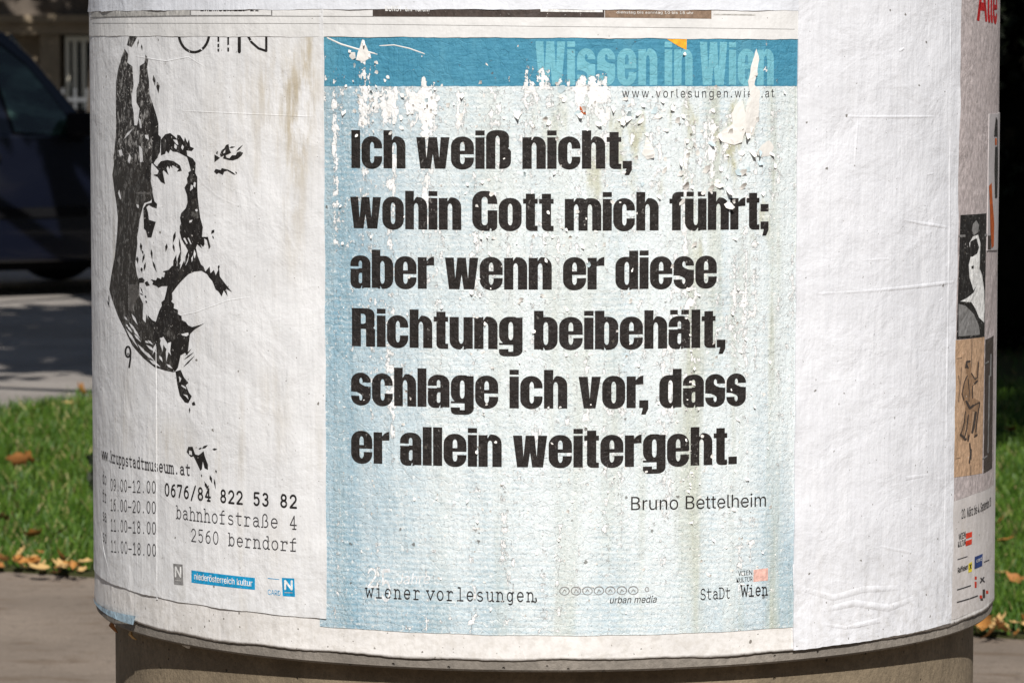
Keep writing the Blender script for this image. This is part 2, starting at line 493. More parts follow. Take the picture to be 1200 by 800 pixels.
    G['r'] = [[(.14, X), (.34, X), (.34, 0)], arc(.6, .42, .26, .28, 180, 40, 6), [(.14, 0), (.66, 0)]]
    G['s'] = [arc(.5, .53, .26, .17, 30, 250, 7) + arc(.5, .18, .29, .18, 80, -155, 7)]
    G['t'] = [[(.38, .95), (.38, .18)] + arc(.58, .2, .2, .2, 180, 310, 5), [(.15, X), (.78, X)]]
    G['u'] = [[(.08, X), (.24, X), (.24, .26)] + arc(.5, .26, .26, .26, 180, 360, 7), [(.6, X), (.76, X), (.76, 0), (.92, 0)]]
    G['v'] = [[(.12, X), (.5, 0), (.88, X)], [(.02, X), (.3, X)], [(.7, X), (.98, X)]]
    G['w'] = [[(.08, X), (.28, 0), (.5, .56), (.72, 0), (.92, X)], [(0, X), (.22, X)], [(.78, X), (1, X)]]
    G['ß'] = [[(.08, 0), (.24, 0), (.24, .72)] + arc(.48, .74, .24, .26, 180, -80, 8) + arc(.5, .26, .3, .26, 80, -110, 8)]
    G['S'] = [arc(.5, .73, .30, .26, 20, 255, 8) + arc(.5, .25, .34, .25, 80, -160, 8)]
    G['D'] = [[(.08, 0), (.22, 0), (.22, 1), (.08, 1)], [(.2, 1), (.45, 1)] + arc(.45, .5, .4, .5, 90, -90, 9) + [(.2, 0)]]
    G['W'] = [[(.02, 1), (.25, 0), (.5, .8), (.75, 0), (.98, 1)], [(-.08, 1), (.16, 1)], [(.84, 1), (1.08, 1)]]
    G['C'] = [arc(.55, .5, .40, .5, 45, 315, 10)]
    return G
TYPEW = typewriter()
_cache = {}
def glyph_impact(ch):
    k = ('i', ch)
    if k not in _cache:
        w, pl = IMPACT[ch]
        _cache[k] = (w, *cdt_union(pl))
    return _cache[k]
def glyph_type(ch, wt):
    k = ('t', ch, wt)
    if k not in _cache:
        pl = []
        for s in TYPEW[ch]: pl += stroke(s, wt)
        _cache[k] = (1.0, *cdt_union(pl))
    return _cache[k]

def layout(text, glyph, gap, space):
    x, out = 0.0, []
    for ch in text:
        if ch == ' ': x += space; continue
        w, v, f = glyph(ch)
        if ch in ',.' and out and prev == 'r': x -= .17
        prev = ch
        out.append((x, v, f)); x += w + gap
    return out, x - gap

def set_line(pr, items, width, p0, p1, h_px, shear=0.0, xscale=None):
    """run glyphs from baseline point p0 to p1 (measured), unit height = h_px"""
    a, b = on_drum(*p0), on_drum(*p1)
    hz = on_drum(p0[0], p0[1] - h_px)[1] - a[1]
    h2 = on_drum(p1[0], p1[1] - h_px)[1] - b[1]
    hz = (hz + h2) / 2
    sx = (b[0] - a[0]) / width
    for x, v, f in items:
        pr.tris([(a[0] + (x + q[0] + shear * q[1]) * sx, a[1] + (b[1] - a[1]) * (x + q[0]) / width + q[1] * hz) for q in v], f)
def impact_line(pr, text, p0, p1, h_px, gap=.042, space=.30):
    it, w = layout(text, glyph_impact, gap, space); set_line(pr, it, w, p0, p1, h_px)
def type_line(pr, text, p0, p1, h_px, wt=.12, gap=0.0, space=1.0):
    it, w = layout(text, lambda c: glyph_type(c, wt), gap, space); set_line(pr, it, w, p0, p1, h_px)
# grotesque letter outlines: advance, points, triangles (cap height 100)
SANS = {
'-': (89, '66,48 66,37 22,37 22,48', '2,0,3 2,1,0'),
'.': (37, '19,-1 16,-1 14,0 12,2 11,4 10,6 10,8 10,10 11,13 12,14 14,16 16,17 19,17 21,17 23,16 25,14 27,13 27,10 28,8 27,6 27,4 25,2 23,0 21,-1', '11,13,12 10,13,11 10,14,13 10,15,14 9,15,10 8,15,9 8,16,15 7,16,8 7,17,16 6,17,7 6,18,17 5,18,6 5,19,18 4,19,5 4,20,19 3,20,4 3,21,20 2,21,3 2,22,21 1,22,2 1,23,22 0,23,1'),
'0': (89, '45,-1 37,-1 31,1 26,5 21,9 17,15 14,22 11,30 10,40 9,50 10,60 11,69 14,78 17,85 21,91 26,95 31,99 38,101 45,101 52,101 58,99 63,95 68,91 72,85 76,78 78,69 79,60 80,50 79,40 78,30 76,22 72,15 68,9 64,5 58,1 52,-1 45,10 49,10 53,12 57,14 60,18 63,23 65,28 66,35 67,42 68,50 67,58 66,65 65,72 63,77 60,82 57,86 53,88 49,90 45,90 40,90 36,88 32,86 29,82 26,77 24,72 23,65 22,58 21,50 22,42 23,35 24,28 26,23 29,18 32,14 36,12 40,10', '17,19,18 16,19,17 16,20,19 15,20,16 15,21,20 14,21,15 14,22,21 14,54,22 54,53,22 53,23,22 13,55,14 55,54,14 13,56,55 52,23,53 13,57,56 51,23,52 13,58,57 50,23,51 50,24,23 12,58,13 12,59,58 49,24,50 11,59,12 49,25,24 11,60,59 48,25,49 11,61,60 47,25,48 10,61,11 47,26,25 10,62,61 46,26,47 9,62,10 46,27,26 9,63,62 45,27,46 8,63,9 8,64,63 44,27,45 44,28,27 8,65,64 43,28,44 7,65,8 43,29,28 7,66,65 42,29,43 6,66,7 42,30,29 6,67,66 41,30,42 40,30,41 6,68,67 5,68,6 40,31,30 5,69,68 39,31,40 39,32,31 4,69,5 4,70,69 38,32,39 4,71,70 37,32,38 36,32,37 4,36,71 4,32,36 4,33,32 3,33,4 2,33,3 2,34,33 2,35,34 1,35,2 1,0,35'),
'1': (89, '15,0 15,11 77,11 77,0 54,100 54,0 42,0 42,88 41,88 17,70 17,84 39,100', '10,4,11 10,8,4 8,7,4 7,5,4 10,9,8 6,5,7 0,2,1 0,3,2'),
'2': (89, '13,0 13,9 46,45 50,49 53,52 55,56 58,58 60,61 61,64 62,67 63,70 63,73 63,76 62,80 60,82 59,85 56,87 54,88 51,89 47,90 44,90 40,90 37,89 34,88 31,86 29,84 27,81 26,78 25,75 25,71 13,71 13,77 15,82 17,87 20,91 24,95 28,98 33,100 38,101 44,101 50,101 55,100 60,98 64,95 68,91 71,88 73,83 74,78 75,73 75,70 74,66 73,62 71,59 69,55 66,51 62,46 58,41 52,35 30,12 30,11 77,11 77,0', '38,40,39 38,41,40 37,41,38 37,42,41 36,42,37 36,43,42 35,43,36 35,44,43 34,44,35 34,20,44 20,19,44 19,45,44 33,21,34 21,20,34 18,45,19 33,22,21 17,45,18 33,23,22 16,45,17 33,24,23 16,46,45 32,24,33 15,46,16 32,25,24 14,46,15 32,26,25 14,47,46 13,47,14 31,26,32 31,27,26 12,47,13 12,48,47 31,28,27 30,28,31 11,48,12 30,29,28 11,49,48 10,49,11 9,49,10 9,50,49 8,50,9 8,51,50 7,51,8 7,52,51 6,52,7 6,53,52 5,53,6 4,53,5 4,54,53 3,54,4 3,55,54 2,55,3 2,56,55 1,56,2 1,57,56 1,58,57 1,59,58 1,60,59 1,61,60 0,61,1'),
'4': (89, '8,21 8,31 49,100 61,100 21,33 21,32 81,32 81,21 55,0 55,24 55,29 55,62 67,62 67,0', '1,3,2 1,4,3 10,12,11 10,13,12 1,5,4 1,6,5 1,10,6 10,7,6 0,10,1 0,9,10 13,7,10 0,8,9 8,7,0 8,13,7'),
'8': (89, '44,-1 38,-1 32,0 27,2 22,5 18,8 15,12 12,17 11,21 10,27 10,31 11,35 13,38 15,42 17,45 20,47 23,50 26,51 30,52 30,52 25,54 21,57 18,61 16,65 14,70 14,75 14,80 16,84 18,88 21,92 24,95 29,98 33,100 39,101 44,101 50,101 55,100 60,98 64,95 68,92 71,88 73,84 75,80 75,75 75,70 73,65 71,61 67,57 64,54 59,52 59,52 63,51 66,50 69,47 72,45 74,42 76,38 78,35 78,31 79,27 78,21 77,17 74,12 71,8 67,5 62,2 57,0 51,-1 44,10 49,10 53,11 56,12 59,13 61,16 63,18 65,21 66,24 66,27 66,31 65,34 63,37 61,40 59,42 56,44 52,45 48,46 44,46 40,46 37,45 33,44 30,42 28,40 26,37 24,34 23,31 23,27 23,24 24,21 25,18 27,16 30,13 33,12 36,11 40,10 44,57 48,57 51,58 54,59 56,61 59,63 60,65 62,68 62,71 63,74 62,77 62,80 60,83 59,85 57,87 54,88 51,89 48,90 44,90 41,90 38,89 35,88 32,87 30,85 28,83 27,80 26,77 26,74 26,71 27,68 28,65 30,63 32,61 35,59 38,58 41,57', '33,35,34 32,35,33 32,36,35 31,36,32 31,37,36 30,37,31 30,38,37 29,38,30 29,39,38 28,123,29 123,39,29 123,122,39 122,121,39 121,40,39 28,124,123 120,40,121 28,125,124 119,40,120 27,125,28 119,41,40 27,126,125 118,41,119 27,127,126 117,41,118 116,41,117 27,128,127 26,128,27 116,42,41 26,129,128 115,42,116 26,130,129 114,42,115 25,130,26 114,43,42 25,131,130 113,43,114 24,131,25 113,44,43 24,132,131 112,44,113 24,133,132 111,44,112 111,45,44 23,133,24 23,134,133 110,45,111 23,135,134 109,45,110 109,46,45 22,135,23 22,136,135 108,46,109 22,137,136 107,46,108 107,47,46 21,137,22 21,138,137 106,47,107 21,139,138 105,47,106 21,104,139 104,47,105 21,47,104 21,48,47 20,48,21 20,49,48 19,49,20 18,49,19 18,50,49 17,50,18 17,51,50 16,51,17 16,52,51 15,52,16 15,53,52 14,86,15 86,53,15 86,54,53 14,87,86 85,54,86 14,88,87 84,54,85 14,89,88 83,54,84 13,89,14 83,55,54 13,90,89 82,55,83 13,91,90 81,55,82 12,91,13 81,56,55 12,92,91 80,56,81 11,92,12 80,57,56 11,93,92 79,57,80 79,58,57 10,93,11 10,94,93 78,58,79 10,95,94 77,58,78 77,59,58 9,95,10 9,96,95 76,59,77 8,96,9 76,60,59 8,97,96 75,60,76 75,61,60 7,97,8 7,98,97 74,61,75 7,99,98 73,61,74 6,99,7 73,62,61 6,100,99 72,62,73 6,101,100 71,62,72 5,101,6 71,63,62 5,102,101 70,63,71 5,103,102 69,63,70 5,68,103 68,63,69 5,63,68 4,63,5 4,64,63 4,65,64 3,65,4 2,65,3 2,66,65 1,66,2 1,67,66 0,67,1'),
'A': (94, '3,0 40,100 54,100 91,0 78,0 56,59 55,63 54,68 52,73 50,79 48,86 46,94 48,94 46,86 44,79 42,73 40,68 39,63 37,59 17,0 22,28 22,39 73,39 73,28', '0,11,1 11,2,1 11,12,2 12,3,2 0,21,11 21,13,11 13,10,11 13,10,12 10,22,12 22,3,12 9,22,10 21,14,13 8,22,9 21,15,14 7,22,8 21,16,15 6,22,7 21,17,16 5,22,6 21,18,17 21,20,18 20,19,18 4,23,5 23,22,5 0,20,21 20,22,21 20,23,22 23,3,22 0,19,20 4,3,23'),
'B': (90, '12,0 12,100 47,100 54,100 60,98 65,96 69,94 72,91 75,87 77,83 78,78 78,73 78,69 77,66 76,63 74,60 72,58 70,56 67,55 65,53 62,52 62,52 65,51 68,50 71,48 74,46 77,43 79,40 81,36 82,32 82,27 82,22 81,17 79,13 76,9 72,6 68,4 62,2 56,0 48,0 24,11 48,11 55,12 61,13 65,16 68,19 69,23 70,27 70,30 69,33 67,36 65,39 63,41 60,43 57,44 53,45 49,45 24,45 24,56 47,56 50,56 54,57 57,58 59,60 62,62 64,64 65,67 66,70 66,73 66,77 64,81 61,84 58,87 53,88 47,89 24,89', '0,75,1 75,2,1 75,3,2 75,4,3 75,5,4 75,6,5 75,7,6 75,74,7 74,8,7 0,58,75 73,8,74 72,8,73 72,9,8 71,9,72 70,9,71 70,10,9 69,10,70 69,11,10 68,11,69 68,12,11 67,12,68 66,12,67 66,13,12 65,13,66 65,14,13 64,14,65 64,15,14 63,15,64 63,16,15 62,16,63 61,16,62 61,17,16 60,17,61 59,17,60 59,18,17 0,57,58 57,59,58 57,18,59 57,19,18 57,20,19 57,21,20 57,22,21 57,23,22 57,24,23 57,25,24 57,56,25 56,55,25 55,26,25 0,40,57 54,26,55 53,26,54 53,27,26 52,27,53 51,27,52 51,28,27 50,28,51 49,28,50 49,29,28 48,29,49 48,30,29 47,30,48 46,30,47 46,31,30 45,31,46 45,32,31 44,32,45 44,33,32 43,33,44 42,33,43 42,34,33 41,34,42 0,41,40 0,34,41 0,35,34 0,36,35 0,37,36 0,38,37 0,39,38'),
'C': (100, '53,-1 44,-1 37,1 30,5 23,10 18,16 14,23 10,31 9,40 8,50 9,60 10,69 14,77 18,84 23,90 30,95 37,99 44,101 53,101 58,101 62,100 67,99 71,97 75,95 79,93 82,90 85,86 88,82 90,78 92,73 93,68 80,68 79,72 78,75 77,78 75,80 73,82 70,84 68,86 65,87 62,88 59,89 56,89 53,90 47,89 41,88 36,85 32,81 28,77 25,72 22,65 21,58 20,50 21,42 22,35 25,28 28,23 32,19 36,15 41,12 47,11 53,10 56,11 59,11 62,12 65,13 68,14 70,16 73,18 75,20 77,22 78,25 79,28 80,32 93,32 92,27 90,22 88,18 85,14 82,11 79,7 75,5 71,3 67,1 62,0 58,-1', '17,19,18 17,20,19 16,20,17 16,21,20 16,22,21 15,22,16 15,23,22 15,24,23 14,24,15 14,25,24 13,44,14 44,43,14 43,25,14 42,25,43 42,26,25 41,26,42 13,45,44 40,26,41 39,26,40 13,46,45 38,26,39 38,27,26 37,27,38 13,47,46 12,47,13 36,27,37 35,27,36 35,28,27 12,48,47 34,28,35 34,29,28 33,29,34 11,48,12 11,49,48 32,29,33 32,30,29 31,30,32 11,50,49 10,50,11 10,51,50 9,51,10 9,52,51 8,52,9 8,53,52 8,54,53 7,54,8 7,55,54 72,74,73 72,75,74 6,55,7 6,56,55 71,75,72 71,76,75 70,76,71 6,57,56 5,57,6 69,76,70 69,77,76 68,77,69 5,58,57 68,78,77 67,78,68 66,78,67 4,58,5 4,59,58 65,78,66 65,79,78 64,79,65 4,60,59 63,79,64 62,79,63 4,61,60 61,79,62 61,80,79 4,80,61 3,80,4 3,81,80 2,81,3 2,82,81 2,83,82 1,83,2 1,84,83 1,85,84 0,85,1'),
'D': (99, '43,0 19,0 19,11 42,11 50,12 57,13 62,16 67,19 71,24 74,29 77,36 78,42 78,50 78,58 77,65 75,71 71,76 68,81 63,84 57,87 51,88 43,89 18,89 18,100 44,100 54,99 62,97 69,94 76,89 81,84 85,77 88,69 90,60 91,50 90,40 88,31 85,23 81,16 75,11 69,6 61,3 53,1 24,100 24,0 12,0 12,100', '44,23,45 23,42,45 44,22,23 42,24,23 43,24,42 43,21,24 21,25,24 21,26,25 21,27,26 21,28,27 21,20,28 20,29,28 44,21,22 44,2,21 2,43,21 19,29,20 18,29,19 17,29,18 17,30,29 16,30,17 16,31,30 15,31,16 14,31,15 14,32,31 13,32,14 13,33,32 12,33,13 11,33,12 11,34,33 10,34,11 10,35,34 9,35,10 9,36,35 8,36,9 7,36,8 7,37,36 6,37,7 6,38,37 5,38,6 4,38,5 3,38,4 44,1,2 43,3,2 43,38,3 43,39,38 43,40,39 43,41,40 43,0,41 1,43,44 43,0,1'),
'E': (82, '12,0 12,100 73,100 73,89 24,89 24,56 70,56 70,45 24,45 24,11 74,11 74,0', '0,4,1 4,2,1 4,3,2 0,5,4 0,8,5 8,6,5 8,7,6 0,9,8 0,10,9 0,11,10'),
'I': (59, '6,0 6,11 23,11 23,89 6,89 6,100 53,100 53,89 36,89 36,11 53,11 53,0', '4,6,5 4,7,6 3,7,4 2,8,3 8,7,3 2,9,8 0,2,1 0,9,2 0,10,9 0,11,10'),
'J': (78, '36,-1 28,0 21,2 15,6 10,12 7,20 7,29 7,34 19,34 19,29 20,23 21,18 24,15 27,12 32,10 36,10 41,10 45,12 49,15 51,18 53,23 53,29 53,100 66,100 66,29 65,20 62,12 58,6 52,2 45,0', '21,23,22 21,24,23 6,8,7 6,9,8 5,9,6 5,10,9 20,24,21 20,25,24 5,11,10 19,25,20 4,11,5 19,26,25 18,26,19 4,12,11 4,13,12 17,26,18 17,27,26 3,13,4 3,14,13 16,27,17 3,15,14 15,27,16 3,27,15 2,27,3 2,28,27 1,28,2 1,29,28 0,29,1'),
'K': (92, '21,29 21,42 23,45 25,48 27,51 30,54 32,57 34,60 37,62 39,65 42,68 71,100 88,100 45,54 45,54 12,0 12,100 24,100 24,66 24,44 24,38 24,0 73,0 37,51 45,61 88,0', '15,17,16 15,18,17 10,12,11 10,24,12 24,13,12 9,24,10 15,1,18 1,2,18 2,19,18 8,24,9 7,24,8 7,23,24 13,25,24 6,23,7 5,23,6 0,13,14 0,25,13 4,23,5 3,23,4 3,22,23 2,19,3 19,22,3 20,22,19 15,0,1 21,22,20 15,25,0 21,25,15 22,25,21'),
'L': (77, '12,0 12,100 24,100 24,11 71,11 71,0', '0,2,1 0,3,2 0,4,3 0,5,4'),
'M': (123, '12,0 12,100 30,100 54,37 55,35 56,33 56,31 57,29 58,27 59,24 60,22 60,19 61,16 62,14 63,12 63,10 60,10 61,12 62,14 62,16 63,19 64,21 65,24 66,26 66,29 67,31 68,33 69,35 69,37 94,100 112,100 112,0 99,0 99,57 99,59 99,62 99,64 99,67 99,70 99,72 99,75 99,78 99,81 100,84 100,87 100,90 101,90 100,87 99,84 98,80 97,77 96,74 95,71 94,68 93,66 92,63 91,61 90,59 90,57 67,0 56,0 33,57 33,59 32,61 31,63 30,66 29,68 28,71 27,74 26,77 25,80 24,83 23,87 22,90 23,90 23,87 24,85 24,82 24,79 24,76 24,73 24,70 24,67 24,65 24,62 24,59 24,57 24,0', '0,73,1 73,2,1 73,74,2 74,3,2 28,45,29 45,30,29 45,46,30 46,31,30 0,72,73 75,3,74 28,44,45 47,31,46 76,3,75 28,48,44 48,43,44 48,43,47 43,31,47 0,76,72 76,71,72 0,77,76 71,3,76 42,31,43 28,49,48 70,3,71 0,78,77 41,31,42 28,50,49 69,3,70 0,79,78 40,31,41 28,51,50 68,3,69 0,80,79 39,31,40 28,52,51 67,3,68 0,81,80 38,31,39 28,53,52 66,3,67 0,82,81 37,31,38 28,54,53 65,3,66 0,83,82 36,31,37 28,55,54 64,3,65 0,84,83 35,31,36 28,56,55 63,3,64 0,85,84 34,31,35 28,57,56 62,3,63 0,86,85 33,31,34 28,58,57 61,3,62 0,87,86 60,3,61 28,59,58 32,31,33 60,4,3 27,59,28 60,5,4 26,59,27 60,6,5 25,59,26 60,7,6 24,59,25 60,8,7 23,59,24 60,9,8 22,59,23 60,10,9 21,59,22 60,11,10 20,59,21 60,12,11 19,59,20 60,18,12 18,13,12 18,13,19 13,59,19 14,59,13 60,17,18 15,59,14 60,16,17 60,15,16 60,59,15'),
'N': (103, '12,0 12,100 27,100 67,36 69,34 70,32 71,30 73,27 74,24 76,21 78,18 80,14 81,11 80,11 79,14 79,18 79,21 79,25 79,28 78,31 78,34 78,36 78,38 78,100 91,100 91,0 76,0 40,57 38,60 37,62 35,65 33,68 31,71 29,75 27,79 24,84 21,89 23,89 24,84 24,80 24,75 24,71 24,68 24,64 25,62 25,59 25,57 25,0', '0,36,1 36,2,1 36,37,2 37,3,2 22,24,23 22,25,24 38,3,37 0,38,36 38,35,36 0,39,38 35,3,38 34,3,35 0,40,39 33,3,34 0,41,40 32,3,33 0,42,41 31,3,32 30,3,31 0,43,42 29,3,30 0,44,43 28,3,29 0,45,44 27,3,28 0,46,45 0,47,46 26,3,27 21,25,22 20,25,21 26,4,3 26,5,4 19,25,20 26,6,5 18,25,19 26,7,6 17,25,18 26,8,7 16,25,17 26,9,8 15,25,16 26,10,9 14,11,15 11,25,15 26,14,10 14,11,10 12,25,11 26,13,14 13,25,12 26,25,13'),
'R': (88, '12,0 12,100 46,100 54,100 60,98 65,96 70,93 74,89 77,85 79,80 80,75 80,69 80,63 79,58 77,53 74,49 70,46 65,43 60,41 54,39 46,39 19,39 19,50 46,50 51,50 55,51 59,52 61,54 64,56 66,59 67,62 68,65 68,69 68,73 67,76 66,80 64,82 61,85 58,86 55,88 51,89 46,89 24,89 24,0 69,0 45,45 60,45 84,0', '0,22,1 22,42,1 42,2,1 42,3,2 42,4,3 42,5,4 42,6,5 42,7,6 42,41,7 41,40,7 40,8,7 22,43,42 39,8,40 38,8,39 37,8,38 37,9,8 36,9,37 35,9,36 35,10,9 34,10,35 33,10,34 33,11,10 32,11,33 31,11,32 31,12,11 30,12,31 30,13,12 29,13,30 28,13,29 28,14,13 27,14,28 26,14,27 26,15,14 25,15,26 24,15,25 23,15,24 0,21,22 43,23,22 43,45,23 45,15,23 45,16,15 45,46,16 46,17,16 43,20,45 20,44,45 47,17,46 18,47,17 19,47,18 20,47,19 0,20,21 0,43,20 44,47,20'),
'S': (88, '44,-2 37,-1 31,0 25,2 20,5 16,8 13,12 10,16 8,21 8,27 21,27 21,23 22,20 24,17 27,15 29,13 33,12 36,10 40,10 44,10 48,10 52,11 56,12 60,14 62,16 65,18 67,21 68,24 68,27 68,30 67,33 65,35 63,37 61,39 58,40 55,41 52,43 48,44 36,47 28,50 22,53 17,57 13,61 11,67 10,73 11,79 12,84 15,88 18,92 22,95 27,98 32,100 38,101 45,101 51,101 57,100 62,98 67,95 71,92 74,88 77,84 78,79 79,74 66,74 65,79 63,83 59,86 55,88 50,90 44,90 40,90 36,89 33,88 30,86 27,85 25,82 24,80 23,77 23,74 23,71 24,68 26,66 28,64 30,62 33,61 36,59 39,58 42,58 52,55 55,54 58,53 61,52 64,50 68,49 71,47 73,44 76,42 78,39 79,35 80,32 80,27 80,22 78,17 76,12 73,8 69,5 64,2 58,0 51,-1', '52,54,53 51,54,52 51,55,54 50,55,51 50,56,55 49,56,50 49,57,56 48,57,49 48,58,57 48,59,58 47,70,48 70,69,48 69,59,48 68,59,69 47,71,70 67,59,68 47,72,71 66,59,67 66,60,59 46,72,47 46,73,72 46,74,73 65,60,66 46,75,74 65,61,60 45,75,46 64,61,65 45,76,75 45,77,76 64,62,61 63,62,64 44,77,45 44,78,77 44,79,78 43,79,44 43,80,79 43,81,80 42,81,43 42,82,81 42,83,82 42,84,83 41,84,42 41,85,84 41,86,85 41,87,86 41,88,87 40,88,41 40,89,88 40,90,89 40,91,90 39,91,40 39,92,91 39,93,92 38,93,39 38,94,93 37,94,38 37,95,94 37,96,95 36,96,37 35,96,36 35,97,96 34,97,35 33,97,34 33,98,97 32,98,33 31,98,32 31,99,98 30,99,31 29,99,30 29,100,99 28,100,29 27,100,28 27,101,100 8,10,9 8,11,10 26,101,27 8,12,11 26,102,101 7,12,8 25,102,26 7,13,12 24,102,25 7,14,13 24,103,102 6,14,7 23,103,24 6,15,14 22,103,23 6,16,15 22,104,103 21,104,22 5,16,6 5,17,16 20,104,21 5,18,17 19,104,20 5,19,18 5,104,19 5,105,104 4,105,5 4,106,105 3,106,4 3,107,106 2,107,3 2,108,107 1,108,2 1,0,108'),
'T': (88, '6,89 6,100 82,100 82,89 50,89 50,0 38,0 38,89', '0,2,1 0,3,2 7,3,0 6,4,7 4,3,7 6,5,4'),
'U': (102, '51,-2 43,-1 36,0 30,3 25,6 20,11 17,16 14,21 12,27 12,34 12,100 24,100 24,35 25,30 26,26 28,22 30,19 33,16 37,13 41,12 46,10 51,10 56,10 61,12 65,13 69,16 72,19 74,22 76,26 77,30 77,35 77,100 90,100 90,34 89,27 88,21 85,16 81,11 77,6 71,3 65,0 58,-1', '9,11,10 9,12,11 30,32,31 30,33,32 9,13,12 29,33,30 8,13,9 29,34,33 8,14,13 28,34,29 7,14,8 28,35,34 27,35,28 7,15,14 7,16,15 26,35,27 6,16,7 26,36,35 6,17,16 25,36,26 6,18,17 24,36,25 5,18,6 24,37,36 5,19,18 23,37,24 5,20,19 22,37,23 22,38,37 4,20,5 4,21,20 21,38,22 4,38,21 3,38,4 3,39,38 2,39,3 2,40,39 1,40,2 1,41,40 0,41,1'),
'W': (135, '30,0 3,100 16,100 32,39 33,35 34,32 34,29 35,25 36,22 37,18 37,15 38,11 39,8 37,8 38,11 39,15 39,18 40,22 41,25 42,29 42,32 43,35 44,39 60,100 75,100 91,39 92,35 92,32 93,29 94,25 95,22 96,18 96,15 97,11 98,8 96,8 97,11 97,15 98,18 99,22 100,25 100,29 101,32 102,35 103,39 119,100 132,100 104,0 90,0 72,63 71,68 70,72 69,77 68,82 67,87 66,93 69,93 68,88 67,82 66,78 65,73 64,68 62,63 45,0', '0,2,1 0,3,2 22,55,23 55,24,23 55,56,24 56,25,24 44,46,45 44,47,46 22,54,55 57,25,56 58,53,57 53,25,57 22,58,54 58,53,54 22,59,58 52,25,53 22,60,59 51,25,52 22,61,60 50,25,51 22,62,61 49,25,50 22,63,62 48,25,49 0,4,3 21,63,22 48,26,25 43,47,44 0,5,4 20,63,21 48,27,26 42,47,43 0,6,5 19,63,20 48,28,27 41,47,42 0,7,6 18,63,19 48,29,28 40,47,41 0,8,7 17,63,18 48,30,29 39,47,40 0,9,8 16,63,17 48,31,30 38,47,39 0,10,9 15,63,16 48,32,31 37,47,38 0,14,10 14,11,10 48,36,32 36,33,32 14,11,15 11,63,15 36,33,37 33,47,37 12,63,11 34,47,33 0,13,14 48,35,36 0,12,13 0,63,12 48,34,35 48,47,34'),
'a': (77, '31,-2 27,-1 23,0 19,1 15,3 12,6 9,9 7,12 6,17 6,21 6,25 7,29 8,32 10,34 13,36 15,38 18,39 21,41 25,41 28,42 32,43 35,43 39,44 43,44 46,45 48,45 51,45 52,46 53,47 54,48 54,50 54,50 54,53 53,56 52,58 51,60 49,62 47,63 45,64 42,65 38,65 35,65 32,64 29,63 27,62 25,61 23,59 22,57 21,56 20,54 8,57 10,61 12,65 15,68 19,70 22,72 26,74 30,75 34,75 38,76 41,75 44,75 47,75 50,74 53,72 56,71 59,69 61,66 63,63 65,59 66,55 66,49 66,0 54,0 54,10 54,10 53,8 51,7 50,5 48,3 45,2 42,0 39,-1 35,-1 33,9 38,9 41,10 45,12 48,13 50,16 52,18 53,21 54,24 54,27 54,37 53,37 52,36 51,36 49,35 47,35 45,35 43,34 41,34 39,34 37,33 36,33 34,33 32,33 29,32 26,31 24,30 22,29 20,27 19,26 18,23 18,21 18,18 19,16 20,14 22,13 23,11 26,10 28,10 31,9', '58,60,59 58,61,60 57,61,58 57,62,61 56,62,57 56,63,62 55,63,56 55,64,63 55,65,64 54,65,55 54,66,65 53,66,54 53,67,66 52,67,53 52,40,67 40,39,67 39,68,67 51,41,52 41,40,52 51,42,41 38,68,39 51,43,42 37,68,38 51,44,43 36,68,37 36,69,68 51,45,44 35,69,36 50,45,51 50,46,45 34,69,35 34,70,69 50,47,46 33,70,34 50,48,47 49,48,50 32,70,33 32,71,70 31,71,32 30,71,31 29,71,30 29,72,71 28,72,29 27,72,28 26,94,27 94,72,27 25,94,26 24,94,25 23,94,24 22,94,23 21,94,22 20,94,21 19,94,20 18,94,19 17,94,18 16,94,17 15,94,16 14,94,15 14,95,94 93,72,94 14,96,95 14,97,96 13,97,14 13,98,97 13,99,98 13,100,99 13,101,100 13,102,101 12,102,13 12,103,102 12,104,103 12,105,104 12,106,105 12,107,106 12,108,107 12,109,108 11,109,12 11,110,109 11,111,110 11,112,111 10,112,11 10,113,112 92,72,93 10,114,113 9,114,10 91,72,92 9,115,114 8,115,9 90,72,91 8,116,115 89,72,90 8,117,116 7,117,8 7,118,117 88,74,89 74,72,89 7,119,118 87,74,88 7,120,119 6,120,7 86,75,87 75,74,87 6,121,120 6,122,121 86,76,75 73,72,74 85,76,86 6,123,122 84,76,85 6,84,123 6,76,84 5,76,6 5,77,76 5,78,77 4,78,5 4,79,78 4,80,79 3,80,4 3,81,80 2,81,3 2,82,81 1,82,2 1,83,82 0,83,1'),
